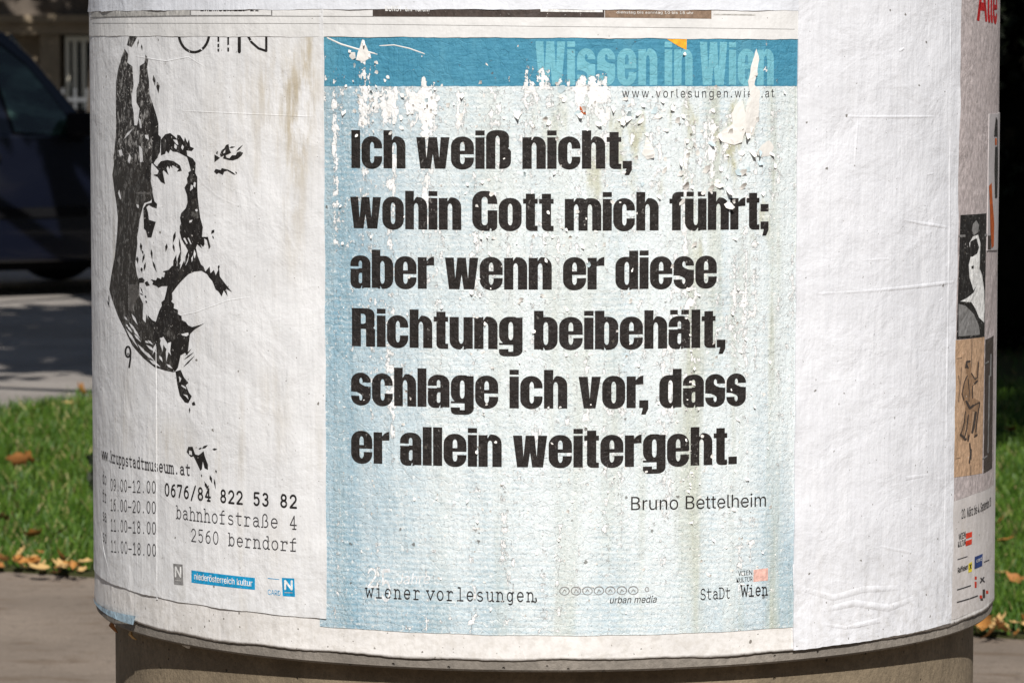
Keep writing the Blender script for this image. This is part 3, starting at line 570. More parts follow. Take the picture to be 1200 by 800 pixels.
'b': (83, '45,-2 41,-1 37,-1 34,1 31,2 29,4 27,6 26,8 24,10 23,12 22,12 22,0 10,0 10,100 22,100 22,63 23,63 24,64 26,66 27,68 29,70 31,72 34,73 37,75 41,75 45,76 51,75 57,73 62,71 66,67 70,63 73,58 75,51 76,45 77,37 76,30 75,23 73,17 70,11 66,7 62,3 57,1 51,-1 43,9 48,10 52,11 55,13 58,16 60,19 62,23 63,27 64,32 64,37 64,42 63,47 62,51 60,55 58,59 55,61 52,63 48,64 43,65 39,64 35,63 32,61 29,59 26,55 25,52 23,47 22,43 22,37 22,32 23,27 25,23 26,19 29,15 32,13 35,11 39,10', '12,14,13 12,15,14 24,26,25 23,26,24 23,27,26 22,27,23 22,28,27 21,28,22 20,28,21 20,29,28 19,29,20 18,29,19 18,61,29 61,30,29 17,61,18 17,62,61 60,30,61 17,63,62 59,30,60 16,63,17 16,64,63 58,30,59 58,31,30 12,16,15 12,68,16 68,67,16 67,66,16 66,65,16 65,64,16 57,31,58 56,31,57 56,32,31 55,32,56 55,33,32 54,33,55 12,69,68 53,33,54 53,34,33 12,70,69 52,34,53 12,71,70 51,34,52 51,35,34 50,35,51 12,72,71 50,36,35 49,36,50 12,73,72 48,36,49 48,37,36 12,74,73 47,37,48 12,10,74 10,75,74 47,38,37 46,38,47 10,76,75 45,38,46 10,9,76 9,77,76 12,11,10 8,77,9 45,39,38 44,39,45 8,78,77 7,78,8 43,39,44 7,43,78 7,39,43 6,39,7 6,40,39 5,40,6 4,40,5 4,41,40 3,41,4 2,41,3 2,42,41 1,42,2 1,0,42'),
'c': (78, '41,-2 34,-1 28,1 23,3 18,7 14,11 11,17 9,23 7,30 7,37 7,44 9,51 11,57 14,63 18,67 23,71 28,73 34,75 41,76 44,75 48,75 51,74 54,73 57,72 60,70 63,68 65,66 67,63 69,61 70,58 71,54 60,51 59,53 58,55 57,57 56,58 55,60 53,61 51,62 50,63 48,64 45,64 43,65 41,65 36,64 32,63 29,61 26,58 23,55 21,51 20,46 19,42 19,37 19,32 20,27 21,23 23,19 26,16 29,13 32,11 36,10 41,9 43,9 46,10 48,10 50,11 52,12 53,13 55,14 56,16 57,17 58,19 59,21 60,23 71,20 70,17 69,14 67,11 65,9 63,6 60,4 57,2 54,1 51,0 48,-1 44,-1', '17,19,18 17,20,19 16,20,17 16,21,20 16,22,21 15,22,16 15,23,22 15,24,23 14,24,15 14,25,24 14,26,25 13,43,14 43,26,14 43,42,26 42,27,26 13,44,43 41,27,42 13,45,44 40,27,41 39,27,40 39,28,27 13,46,45 38,28,39 12,46,13 37,28,38 36,28,37 12,47,46 36,29,28 35,29,36 34,29,35 12,48,47 34,30,29 11,48,12 33,30,34 32,30,33 11,49,48 32,31,30 10,49,11 10,50,49 10,51,50 9,51,10 9,52,51 8,52,9 8,53,52 8,54,53 7,54,8 7,55,54 7,56,55 72,74,73 6,56,7 71,74,72 71,75,74 70,75,71 6,57,56 69,75,70 69,76,75 5,57,6 5,58,57 68,76,69 67,76,68 67,77,76 66,77,67 5,59,58 65,77,66 4,59,5 65,78,77 64,78,65 4,60,59 63,78,64 62,78,63 4,61,60 61,78,62 4,78,61 4,79,78 3,79,4 3,80,79 3,81,80 2,81,3 2,82,81 2,83,82 1,83,2 1,84,83 1,85,84 0,85,1'),
'd': (83, '38,-2 32,-1 27,1 22,3 17,7 14,11 11,17 9,23 7,30 7,37 7,45 9,51 11,58 14,63 18,67 22,71 27,73 32,75 38,76 43,75 47,75 50,73 52,72 55,70 56,68 58,66 59,64 60,63 61,63 61,100 73,100 73,0 61,0 61,12 60,12 59,10 58,8 56,6 55,4 52,2 50,1 46,-1 43,-1 40,9 44,10 48,11 52,13 55,15 57,19 59,23 60,27 61,32 61,37 61,43 60,47 59,52 57,55 55,59 52,61 48,63 45,64 40,65 36,64 32,63 28,61 26,59 23,55 21,51 20,47 19,42 19,37 19,32 20,27 21,23 23,19 26,16 29,13 32,11 36,10', '28,30,29 28,31,30 17,19,18 17,20,19 16,20,17 16,21,20 15,21,16 15,22,21 15,23,22 14,23,15 14,24,23 14,25,24 13,61,14 61,25,14 61,26,25 13,62,61 60,26,61 59,26,60 13,63,62 59,27,26 58,27,59 13,64,63 12,64,13 58,28,27 58,57,28 57,56,28 56,55,28 55,54,28 54,31,28 12,65,64 12,66,65 11,66,12 11,67,66 10,67,11 10,68,67 53,31,54 10,69,68 9,69,10 52,31,53 9,70,69 9,71,70 51,31,52 8,71,9 8,72,71 50,31,51 7,72,8 7,73,72 49,31,50 7,74,73 6,74,7 48,31,49 6,75,74 47,33,48 33,31,48 5,75,6 5,76,75 46,33,47 5,77,76 45,34,46 34,33,46 45,35,34 32,31,33 4,77,5 4,78,77 44,35,45 44,36,35 4,43,78 43,36,44 4,36,43 4,37,36 3,37,4 3,38,37 3,39,38 2,39,3 2,40,39 2,41,40 1,41,2 1,42,41 0,42,1'),
'e': (79, '42,-2 35,-1 29,1 23,3 18,7 14,11 11,17 9,23 7,29 7,37 7,44 9,51 11,57 14,62 18,67 23,71 28,73 34,75 40,76 44,75 48,75 52,74 56,72 59,70 63,67 66,64 68,60 70,55 72,50 73,45 73,38 73,33 15,33 15,43 66,43 61,40 61,44 60,49 59,53 57,56 54,59 52,62 48,63 45,65 40,65 36,65 32,63 29,62 26,59 23,56 21,53 20,49 19,45 19,41 19,35 19,30 20,25 22,21 24,17 27,14 30,12 33,10 37,9 42,9 45,9 47,10 50,10 52,11 54,13 56,14 58,16 59,18 60,21 72,18 70,14 68,11 66,8 63,5 59,3 56,1 51,-1 47,-1', '17,19,18 17,20,19 16,20,17 16,21,20 16,22,21 15,22,16 15,23,22 14,23,15 14,24,23 14,25,24 13,45,14 45,44,14 44,25,14 43,25,44 42,25,43 13,46,45 42,26,25 41,26,42 13,47,46 12,47,13 40,26,41 12,48,47 40,27,26 39,27,40 12,49,48 11,49,12 11,50,49 38,27,39 38,28,27 11,51,50 37,28,38 10,51,11 37,29,28 10,52,51 36,29,37 10,33,52 33,53,52 36,34,29 34,30,29 35,34,36 9,33,10 9,32,33 53,34,33 53,30,34 54,30,53 54,31,30 8,32,9 55,31,54 8,31,32 8,55,31 8,56,55 7,56,8 7,57,56 6,57,7 6,58,57 71,73,72 70,73,71 70,74,73 6,59,58 5,59,6 69,74,70 5,60,59 68,74,69 68,75,74 67,75,68 5,61,60 66,75,67 4,61,5 66,76,75 4,62,61 65,76,66 64,76,65 4,63,62 63,76,64 4,76,63 4,77,76 3,77,4 3,78,77 2,78,3 2,79,78 2,80,79 1,80,2 1,81,80 0,81,1'),
'f': (50, '45,75 45,64 1,64 1,75 16,0 16,85 16,89 17,92 19,96 21,98 24,100 27,102 30,103 33,104 37,104 39,104 42,104 44,104 45,103 47,103 48,102 45,92 44,92 43,93 42,93 41,93 40,93 38,93 35,93 32,92 30,90 29,88 28,86 28,82 28,0', '13,15,14 13,16,15 12,16,13 12,17,16 12,18,17 11,18,12 11,19,18 11,20,19 11,21,20 10,21,11 9,23,10 23,22,10 22,21,10 8,25,9 25,24,9 24,23,9 7,27,8 27,26,8 26,25,8 7,28,27 7,29,28 6,29,7 6,30,29 6,31,30 5,31,6 5,32,31 5,33,32 4,33,5 4,34,33 2,0,3 2,1,0'),
'g': (84, '41,-30 35,-29 31,-29 26,-27 22,-26 19,-24 16,-22 14,-19 12,-16 10,-14 20,-8 21,-10 22,-11 24,-13 26,-15 28,-16 30,-17 33,-18 37,-19 41,-19 46,-19 51,-17 55,-15 59,-11 61,-7 61,-1 61,13 60,13 59,12 58,10 56,8 55,6 52,5 50,3 46,2 43,1 38,1 33,1 27,3 22,5 18,9 14,13 11,18 9,24 7,30 7,38 7,45 9,52 11,58 14,63 18,67 22,71 27,73 33,75 39,76 43,75 47,75 50,73 53,72 55,70 57,68 58,66 59,64 60,63 62,63 62,75 73,75 73,-2 73,-8 71,-13 69,-18 66,-21 62,-24 57,-27 52,-28 47,-29 40,12 45,12 48,13 52,15 55,17 57,20 59,24 60,28 61,33 61,38 61,43 60,48 59,52 57,56 55,59 52,61 49,63 45,64 40,65 36,64 32,63 29,61 26,59 23,55 21,52 20,47 19,43 19,38 19,33 20,28 21,24 23,20 26,17 29,15 32,13 36,12', '53,55,54 53,56,55 52,56,53 64,66,65 64,67,66 52,57,56 51,57,52 51,58,57 51,59,58 50,59,51 50,60,59 50,61,60 49,94,50 94,61,50 94,62,61 49,95,94 93,62,94 92,62,93 49,96,95 92,63,62 91,63,92 49,97,96 48,97,49 91,64,63 91,90,64 90,89,64 89,88,64 88,87,64 87,67,64 48,98,97 48,99,98 47,99,48 47,100,99 46,100,47 46,101,100 86,67,87 46,102,101 45,102,46 85,67,86 45,103,102 45,104,103 84,67,85 44,104,45 44,105,104 83,67,84 43,105,44 43,106,105 82,67,83 43,107,106 81,67,82 42,107,43 42,108,107 80,26,81 26,67,81 41,108,42 41,109,108 79,26,80 41,110,109 78,27,79 27,26,79 78,28,27 25,67,26 41,111,110 77,28,78 40,111,41 40,76,111 76,28,77 76,29,28 40,29,76 40,30,29 39,30,40 39,31,30 39,32,31 38,32,39 38,33,32 38,34,33 37,34,38 37,35,34 36,35,37 24,67,25 24,68,67 23,68,24 23,69,68 9,11,10 9,12,11 9,13,12 22,69,23 9,14,13 22,70,69 8,14,9 8,15,14 21,70,22 8,16,15 7,16,8 20,70,21 7,17,16 20,71,70 7,18,17 19,71,20 7,19,18 7,71,19 6,71,7 6,72,71 5,72,6 4,72,5 4,73,72 3,73,4 3,74,73 2,74,3 2,75,74 1,75,2 1,0,75'),
'h': (81, '22,45 22,0 10,0 10,100 22,100 22,57 20,57 23,63 26,68 30,71 34,74 39,75 45,76 50,75 54,74 58,72 62,70 65,67 67,63 69,59 70,53 70,47 70,0 58,0 58,46 58,52 56,56 54,60 50,63 46,64 41,65 38,64 35,64 32,62 29,61 27,58 25,56 23,52 23,49', '2,4,3 2,6,4 6,5,4 11,13,12 11,14,13 10,14,11 10,15,14 9,15,10 9,16,15 8,16,9 8,17,16 7,31,8 31,17,8 31,30,17 30,18,17 29,18,30 7,32,31 28,18,29 7,33,32 28,19,18 6,33,7 27,19,28 6,34,33 6,35,34 26,19,27 26,20,19 6,36,35 2,37,6 37,36,6 25,20,26 25,21,20 2,38,37 24,21,25 2,0,38 24,22,21 23,22,24 2,1,0'),
'i': (33, '16,87 14,87 12,88 11,89 9,91 8,93 8,95 8,97 9,99 11,101 12,102 14,103 16,103 19,103 21,102 22,101 24,99 25,97 25,95 25,93 24,91 22,89 21,88 19,87 10,0 10,75 22,75 22,0', '24,26,25 24,27,26 11,13,12 10,13,11 10,14,13 9,14,10 9,15,14 8,15,9 8,16,15 7,16,8 7,17,16 6,17,7 6,18,17 5,18,6 5,19,18 4,19,5 4,20,19 3,20,4 3,21,20 2,21,3 2,22,21 1,22,2 1,23,22 0,23,1'),
'k': (75, '22,27 22,42 24,42 56,75 71,75 36,39 35,39 10,0 10,100 22,100 22,0 58,0 29,37 38,45 73,0', '7,9,8 7,1,9 1,10,9 2,4,3 2,13,4 13,5,4 2,12,13 5,14,13 7,0,1 10,2,1 10,12,2 0,5,6 0,14,5 10,11,12 7,14,0 10,14,7 11,14,10'),
'l': (37, '27,0 22,0 18,1 15,4 12,7 11,12 10,17 10,100 22,100 22,19 22,16 23,14 24,12 25,11 26,10 29,10 30,10 31,10 32,10 32,10 33,11 33,11 36,1 34,0 33,0 32,0 30,0 29,0', '6,8,7 6,9,8 6,10,9 5,10,6 5,11,10 5,12,11 5,13,12 4,13,5 4,14,13 20,22,21 19,22,20 18,22,19 4,15,14 17,22,18 16,22,17 15,22,16 4,22,15 3,22,4 2,22,3 1,22,2 1,23,22 1,24,23 1,25,24 0,25,1 0,26,25 0,27,26'),
'm': (120, '10,0 10,75 22,75 22,58 21,58 22,62 24,65 26,68 28,70 31,72 34,74 37,75 40,76 43,76 48,75 53,74 56,71 59,67 62,63 63,58 61,58 63,61 64,65 66,67 69,70 72,72 75,74 78,75 82,76 86,76 90,76 94,75 98,73 101,71 104,68 106,65 108,60 109,56 109,50 109,0 97,0 97,50 97,55 95,59 93,61 90,63 86,65 82,65 79,65 76,64 74,63 71,61 69,59 68,57 67,54 66,52 66,49 66,0 54,0 54,51 53,55 52,58 50,61 47,63 43,65 39,65 36,65 34,64 31,63 29,61 26,59 25,57 23,54 23,51 22,47 22,0', '12,14,13 28,30,29 11,14,12 27,30,28 27,31,30 11,15,14 10,15,11 26,31,27 26,32,31 0,2,1 0,4,2 4,3,2 9,15,10 25,32,26 9,16,15 25,33,32 8,16,9 24,33,25 8,17,16 24,34,33 7,17,8 23,34,24 23,35,34 6,17,7 22,47,23 47,35,23 6,65,17 65,18,17 5,66,6 66,65,6 64,18,65 22,48,47 46,35,47 5,67,66 22,49,48 21,49,22 45,35,46 45,36,35 63,18,64 5,68,67 21,50,49 44,36,45 62,18,63 5,69,68 62,19,18 21,51,50 4,69,5 43,36,44 20,51,21 4,70,69 20,52,51 61,19,62 43,37,36 20,53,52 4,71,70 42,37,43 60,20,61 20,19,61 0,72,4 72,71,4 60,53,20 60,54,53 42,38,37 59,54,60 41,38,42 59,55,54 0,73,72 59,56,55 58,56,59 0,74,73 41,39,38 40,39,41 58,57,56 0,75,74'),
'n': (81, '22,45 22,0 10,0 10,75 22,75 22,57 20,57 23,63 26,68 30,71 34,74 39,75 45,76 50,75 54,74 58,72 62,70 65,67 67,63 69,59 70,53 70,47 70,0 58,0 58,46 58,52 56,56 54,60 50,63 46,64 41,65 38,64 35,64 32,62 29,61 27,58 25,56 23,52 23,49', '11,13,12 11,14,13 10,14,11 2,4,3 2,6,4 6,5,4 10,15,14 9,15,10 9,16,15 8,16,9 8,17,16 7,31,8 31,17,8 31,30,17 30,18,17 29,18,30 7,32,31 28,18,29 7,33,32 28,19,18 6,33,7 27,19,28 6,34,33 6,35,34 26,19,27 26,20,19 6,36,35 2,37,6 37,36,6 25,20,26 25,21,20 2,38,37 24,21,25 2,0,38 24,22,21 23,22,24 2,1,0'),
'o': (82, '41,-2 34,-1 28,1 23,3 18,7 14,11 11,17 9,23 7,30 7,37 7,44 9,51 11,57 14,63 18,67 23,71 28,73 34,75 41,76 47,75 53,73 59,71 63,67 67,63 71,57 73,51 74,44 75,37 74,30 73,23 71,17 67,11 63,7 59,3 53,1 47,-1 41,9 45,10 50,11 53,13 56,16 59,19 60,23 62,27 62,32 63,37 62,42 62,46 60,51 59,55 56,58 53,61 50,63 45,64 41,65 36,64 32,63 29,61 26,58 23,55 21,51 20,46 19,42 19,37 19,32 20,27 21,23 23,19 26,16 29,13 32,11 36,10', '17,19,18 16,19,17 16,20,19 15,20,16 15,21,20 14,21,15 14,22,21 13,22,14 13,54,22 54,23,22 13,55,54 53,23,54 13,56,55 52,23,53 13,57,56 51,23,52 12,57,13 51,24,23 12,58,57 50,24,51 12,59,58 49,24,50 11,59,12 49,25,24 11,60,59 48,25,49 10,60,11 48,26,25 10,61,60 47,26,48 10,62,61 46,26,47 46,27,26 9,62,10 9,63,62 45,27,46 8,63,9 8,64,63 44,27,45 44,28,27 8,65,64 43,28,44 43,29,28 7,65,8 7,66,65 42,29,43 7,67,66 41,29,42 6,67,7 41,30,29 6,68,67 40,30,41 5,68,6 40,31,30 5,69,68 39,31,40 5,70,69 38,31,39 4,70,5 38,32,31 4,71,70 37,32,38 4,36,71 36,32,37 4,32,36 3,32,4 3,33,32 2,33,3 2,34,33 1,34,2 1,35,34 0,35,1'),
'p': (83, '10,-28 10,75 22,75 22,63 23,63 24,64 25,66 27,68 29,70 31,72 34,73 37,75 41,75 45,76 51,75 57,73 62,71 66,67 70,63 73,58 75,51 76,45 77,37 76,30 75,23 73,17 70,11 66,7 62,3 57,1 51,-1 45,-2 41,-1 37,-1 34,1 31,2 29,4 27,6 26,8 24,10 23,12 22,12 22,-28 43,9 48,10 52,11 55,13 58,16 60,19 62,23 63,27 64,32 64,37 64,42 63,47 62,51 60,55 58,59 55,61 52,63 48,64 43,65 39,64 35,63 32,61 29,59 26,55 25,52 23,47 22,43 22,37 22,32 23,27 25,23 26,19 29,15 32,13 35,11 39,10', '12,14,13 11,14,12 11,15,14 0,2,1 0,3,2 10,15,11 10,16,15 9,16,10 8,16,9 8,17,16 7,17,8 6,17,7 6,61,17 61,18,17 5,61,6 5,62,61 60,18,61 5,63,62 59,18,60 4,63,5 4,64,63 58,18,59 58,19,18 0,4,3 0,68,4 68,67,4 67,66,4 66,65,4 65,64,4 57,19,58 56,19,57 56,20,19 55,20,56 55,21,20 54,21,55 0,69,68 53,21,54 53,22,21 0,70,69 52,22,53 0,71,70 51,22,52 51,23,22 50,23,51 0,72,71 50,24,23 49,24,50 0,73,72 48,24,49 48,25,24 0,41,73 41,74,73 47,25,48 41,75,74 47,26,25 46,26,47 41,76,75 45,26,46 41,40,76 40,77,76 0,42,41 39,77,40 45,27,26 44,27,45 39,78,77 38,78,39 43,27,44 38,43,78 38,27,43 37,27,38 37,28,27 36,28,37 35,28,36 35,29,28 34,29,35 33,29,34 33,30,29 32,30,33 32,31,30'),
'r': (51, '10,0 10,75 22,75 22,63 23,63 24,67 27,70 30,72 34,74 38,75 42,76 43,76 44,76 45,76 46,76 47,75 48,75 48,63 47,63 46,64 45,64 44,64 42,64 41,64 37,64 34,63 31,62 29,60 27,58 25,56 23,53 23,50 22,47 22,0', '9,11,10 9,12,11 9,13,12 9,14,13 9,15,14 9,16,15 9,17,16 8,17,9 0,2,1 0,3,2 7,17,8 6,17,7 5,19,6 19,18,6 18,17,6 4,23,5 23,22,5 22,21,5 21,20,5 20,19,5 4,24,23 4,25,24 0,4,3 0,31,4 31,30,4 30,29,4 29,28,4 28,27,4 27,26,4 26,25,4 0,32,31 0,33,32'),
's': (72, '36,-2 31,-1 26,-1 22,1 18,2 15,5 12,7 10,11 8,14 7,19 18,21 20,17 22,14 24,12 28,10 31,9 36,9 40,9 45,10 48,12 51,15 52,17 53,20 52,23 51,25 50,27 48,28 45,30 42,30 29,33 23,35 18,38 14,41 11,45 10,49 9,54 10,58 11,62 13,65 15,68 19,71 23,73 27,74 32,75 37,76 42,75 46,75 50,73 53,71 56,69 59,67 61,64 62,61 64,57 53,54 52,57 50,60 48,62 45,64 41,65 37,65 33,65 29,64 26,62 23,60 22,57 21,54 22,52 23,50 24,48 27,46 30,45 34,44 45,41 51,39 56,37 60,34 63,30 65,26 65,21 65,17 63,13 61,9 59,6 55,3 51,1 46,0 41,-1', '43,45,44 43,46,45 42,46,43 42,47,46 41,47,42 41,48,47 40,48,41 40,49,48 39,49,40 39,50,49 38,50,39 38,60,50 60,51,50 38,61,60 59,51,60 37,61,38 37,62,61 58,51,59 37,63,62 57,51,58 57,52,51 37,64,63 56,52,57 36,64,37 56,53,52 36,65,64 55,53,56 35,65,36 35,66,65 54,53,55 35,67,66 34,67,35 34,68,67 34,69,68 33,69,34 33,70,69 33,71,70 33,72,71 32,72,33 32,73,72 32,74,73 31,74,32 31,75,74 30,75,31 30,76,75 29,76,30 29,77,76 28,77,29 27,77,28 27,78,77 26,78,27 25,78,26 24,78,25 24,79,78 23,79,24 22,79,23 9,11,10 22,80,79 21,80,22 8,11,9 20,80,21 8,12,11 20,81,80 19,81,20 7,12,8 7,13,12 19,82,81 18,82,19 7,14,13 6,14,7 17,82,18 6,15,14 16,82,17 16,83,82 6,16,15 6,83,16 5,83,6 5,84,83 4,84,5 4,85,84 3,85,4 3,86,85 2,86,3 2,87,86 1,87,2 1,0,87'),
't': (45, '40,75 40,64 1,64 1,75 13,93 25,93 25,19 25,16 26,14 27,12 28,11 31,10 33,10 34,10 35,10 36,10 38,10 39,10 40,11 42,0 41,0 39,0 38,-1 36,-1 35,-1 33,-1 27,0 22,1 18,4 15,8 13,13 13,18', '31,5,4 31,6,5 2,0,3 2,1,0 31,7,6 30,7,31 30,8,7 30,9,8 29,9,30 29,10,9 29,11,10 17,19,18 16,19,17 15,19,16 29,12,11 14,19,15 13,19,14 12,19,13 29,19,12 28,19,29 27,19,28 26,19,27 26,20,19 26,21,20 25,21,26 25,22,21 25,23,22 25,24,23'),
'u': (81, '36,-1 31,-1 27,0 23,2 19,5 16,8 14,12 12,16 11,21 10,27 10,75 22,75 22,28 23,23 24,18 27,15 30,12 34,10 39,10 43,10 46,11 49,12 52,14 54,16 56,19 57,22 58,26 58,30 58,75 70,75 70,0 59,0 59,18 60,18 58,12 54,7 51,3 46,1 41,-1', '9,11,10 9,12,11 27,29,28 27,30,29 26,30,27 9,13,12 8,13,9 25,33,26 33,30,26 8,14,13 24,33,25 7,14,8 23,32,24 32,33,24 7,15,14 23,34,32 34,31,32 34,30,33 22,34,23 6,15,7 6,16,15 21,34,22 20,34,21 6,17,16 20,35,34 31,30,34 5,17,6 19,35,20 5,18,17 18,35,19 5,35,18 4,35,5 4,36,35 3,36,4 3,37,36 2,37,3 2,38,37 1,38,2 1,0,38'),
'v': (77, '32,0 3,75 17,75 32,30 34,26 35,22 37,17 38,13 39,8 40,4 36,4 37,8 39,13 40,17 41,22 42,26 44,30 60,75 73,75 44,0', '0,2,1 0,3,2 16,18,17 16,19,18 0,4,3 15,19,16 0,5,4 14,19,15 0,6,5 13,19,14 0,7,6 12,19,13 11,8,12 8,19,12 0,11,7 11,8,7 0,10,11 9,19,8 0,9,10 0,19,9'),
'w': (111, '27,0 4,75 17,75 26,42 28,37 29,32 30,27 32,21 33,15 34,8 32,8 34,15 35,21 36,26 38,32 39,37 41,42 50,75 62,75 71,42 72,37 74,32 75,27 76,21 78,15 79,8 77,8 78,15 80,21 81,27 83,32 84,37 85,42 94,75 107,75 84,0 72,0 63,34 62,37 61,41 60,44 59,48 58,51 57,55 56,59 55,63 54,66 57,66 56,63 55,59 54,55 53,51 53,48 52,44 51,41 50,37 49,34 39,0', '0,2,1 0,3,2 16,46,17 46,18,17 46,47,18 47,19,18 32,34,33 32,35,34 16,45,46 48,19,47 49,44,48 44,19,48 16,49,45 49,44,45 16,50,49 43,19,44 16,51,50 42,19,43 16,52,51 41,19,42 40,19,41 16,53,52 39,19,40 16,54,53 0,4,3 15,54,16 39,20,19 31,35,32 38,20,39 15,55,54 0,5,4 37,20,38 37,21,20 30,35,31 15,56,55 14,56,15 14,57,56 36,21,37 0,6,5 36,22,21 29,35,30 13,57,14 0,7,6 36,23,22 28,35,29 12,57,13 0,8,7 36,24,23 27,35,28 11,57,12 0,10,8 10,9,8 36,26,24 26,25,24 26,35,27 10,57,11 0,57,10 36,35,26'),
'z': (75, '8,0 8,9 50,63 50,63 9,63 9,75 65,75 65,65 25,12 25,11 67,11 67,0', '4,6,5 4,7,6 4,3,7 3,2,7 2,8,7 1,8,2 1,9,8 1,10,9 1,11,10 0,11,1'),
'ä': (77, '23,87 21,87 19,88 17,89 16,91 15,93 15,95 15,97 16,99 17,101 19,102 21,103 23,103 25,103 27,102 29,101 30,99 31,97 31,95 31,93 30,91 29,89 27,88 25,87 31,-2 27,-1 23,0 19,1 15,3 12,6 9,9 7,12 6,17 6,21 6,25 7,29 8,32 10,34 13,36 15,38 18,39 21,41 25,41 28,42 32,43 35,43 39,44 43,44 46,45 48,45 51,45 52,46 53,47 54,48 54,50 54,50 54,53 53,56 52,58 51,60 49,62 47,63 45,64 42,65 38,65 35,65 32,64 29,63 27,62 25,61 23,59 22,57 21,56 20,54 8,57 10,61 12,65 15,68 19,70 22,72 26,74 30,75 34,75 38,76 41,75 44,75 47,75 50,74 53,72 56,71 59,69 61,66 63,63 65,59 66,55 66,49 66,0 54,0 54,10 54,10 53,8 51,7 50,5 48,3 45,2 42,0 39,-1 35,-1 33,9 38,9 41,10 45,12 48,13 50,16 52,18 53,21 54,24 54,27 54,37 53,37 52,36 51,36 49,35 47,35 45,35 43,34 41,34 39,34 37,33 36,33 34,33 32,33 29,32 26,31 24,30 22,29 20,27 19,26 18,23 18,21 18,18 19,16 20,14 22,13 23,11 26,10 28,10 31,9 51,87 49,87 47,88 46,89 44,91 44,93 43,95 44,97 44,99 46,101 47,102 49,103 51,103 53,103 55,102 57,101 58,99 59,97 59,95 59,93 58,91 57,89 55,88 53,87', '82,84,83 82,85,84 81,85,82 81,86,85 80,86,81 80,87,86 79,87,80 79,88,87 79,89,88 78,89,79 78,90,89 77,90,78 77,91,90 76,91,77 76,64,91 64,63,91 63,92,91 75,65,76 65,64,76 75,66,65 62,92,63 75,67,66 61,92,62 75,68,67 60,92,61 60,93,92 75,69,68 59,93,60 74,69,75 74,70,69 58,93,59 58,94,93 74,71,70 57,94,58 74,72,71 73,72,74 56,94,57 56,95,94 55,95,56 54,95,55 53,95,54 53,96,95 52,96,53 51,96,52 50,118,51 118,96,51 49,118,50 48,118,49 47,118,48 46,118,47 45,118,46 44,118,45 43,118,44 42,118,43 41,118,42 40,118,41 39,118,40 38,118,39 38,119,118 117,96,118 38,120,119 38,121,120 37,121,38 37,122,121 37,123,122 37,124,123 37,125,124 37,126,125 36,126,37 36,127,126 36,128,127 36,129,128 36,130,129 36,131,130 36,132,131 36,133,132 35,133,36 35,134,133 35,135,134 35,136,135 34,136,35 34,137,136 116,96,117 34,138,137 33,138,34 115,96,116 33,139,138 32,139,33 114,96,115 32,140,139 113,96,114 32,141,140 31,141,32 31,142,141 112,98,113 98,96,113 31,143,142 111,98,112 31,144,143 30,144,31 110,99,111 99,98,111 30,145,144 30,146,145 110,100,99 97,96,98 109,100,110 30,147,146 108,100,109 30,108,147 30,100,108 29,100,30 29,101,100 29,102,101 28,102,29 28,103,102 28,104,103 27,104,28 27,105,104 26,105,27 26,106,105 25,106,26 25,107,106 24,107,25 159,161,160 158,161,159 158,162,161 157,162,158 157,163,162 156,163,157 156,164,163 156,165,164 155,165,156 155,166,165 154,166,155 153,166,154 153,167,166 152,167,153 152,168,167 151,168,152 151,169,168 150,169,151 150,170,169 149,170,150 149,171,170 148,171,149 11,13,12 10,13,11 10,14,13 9,14,10 9,15,14 8,15,9 8,16,15 8,17,16 7,17,8 7,18,17 6,18,7 5,18,6 5,19,18 4,19,5 4,20,19 3,20,4 3,21,20 2,21,3 2,22,21 1,22,2 1,23,22 0,23,1'),
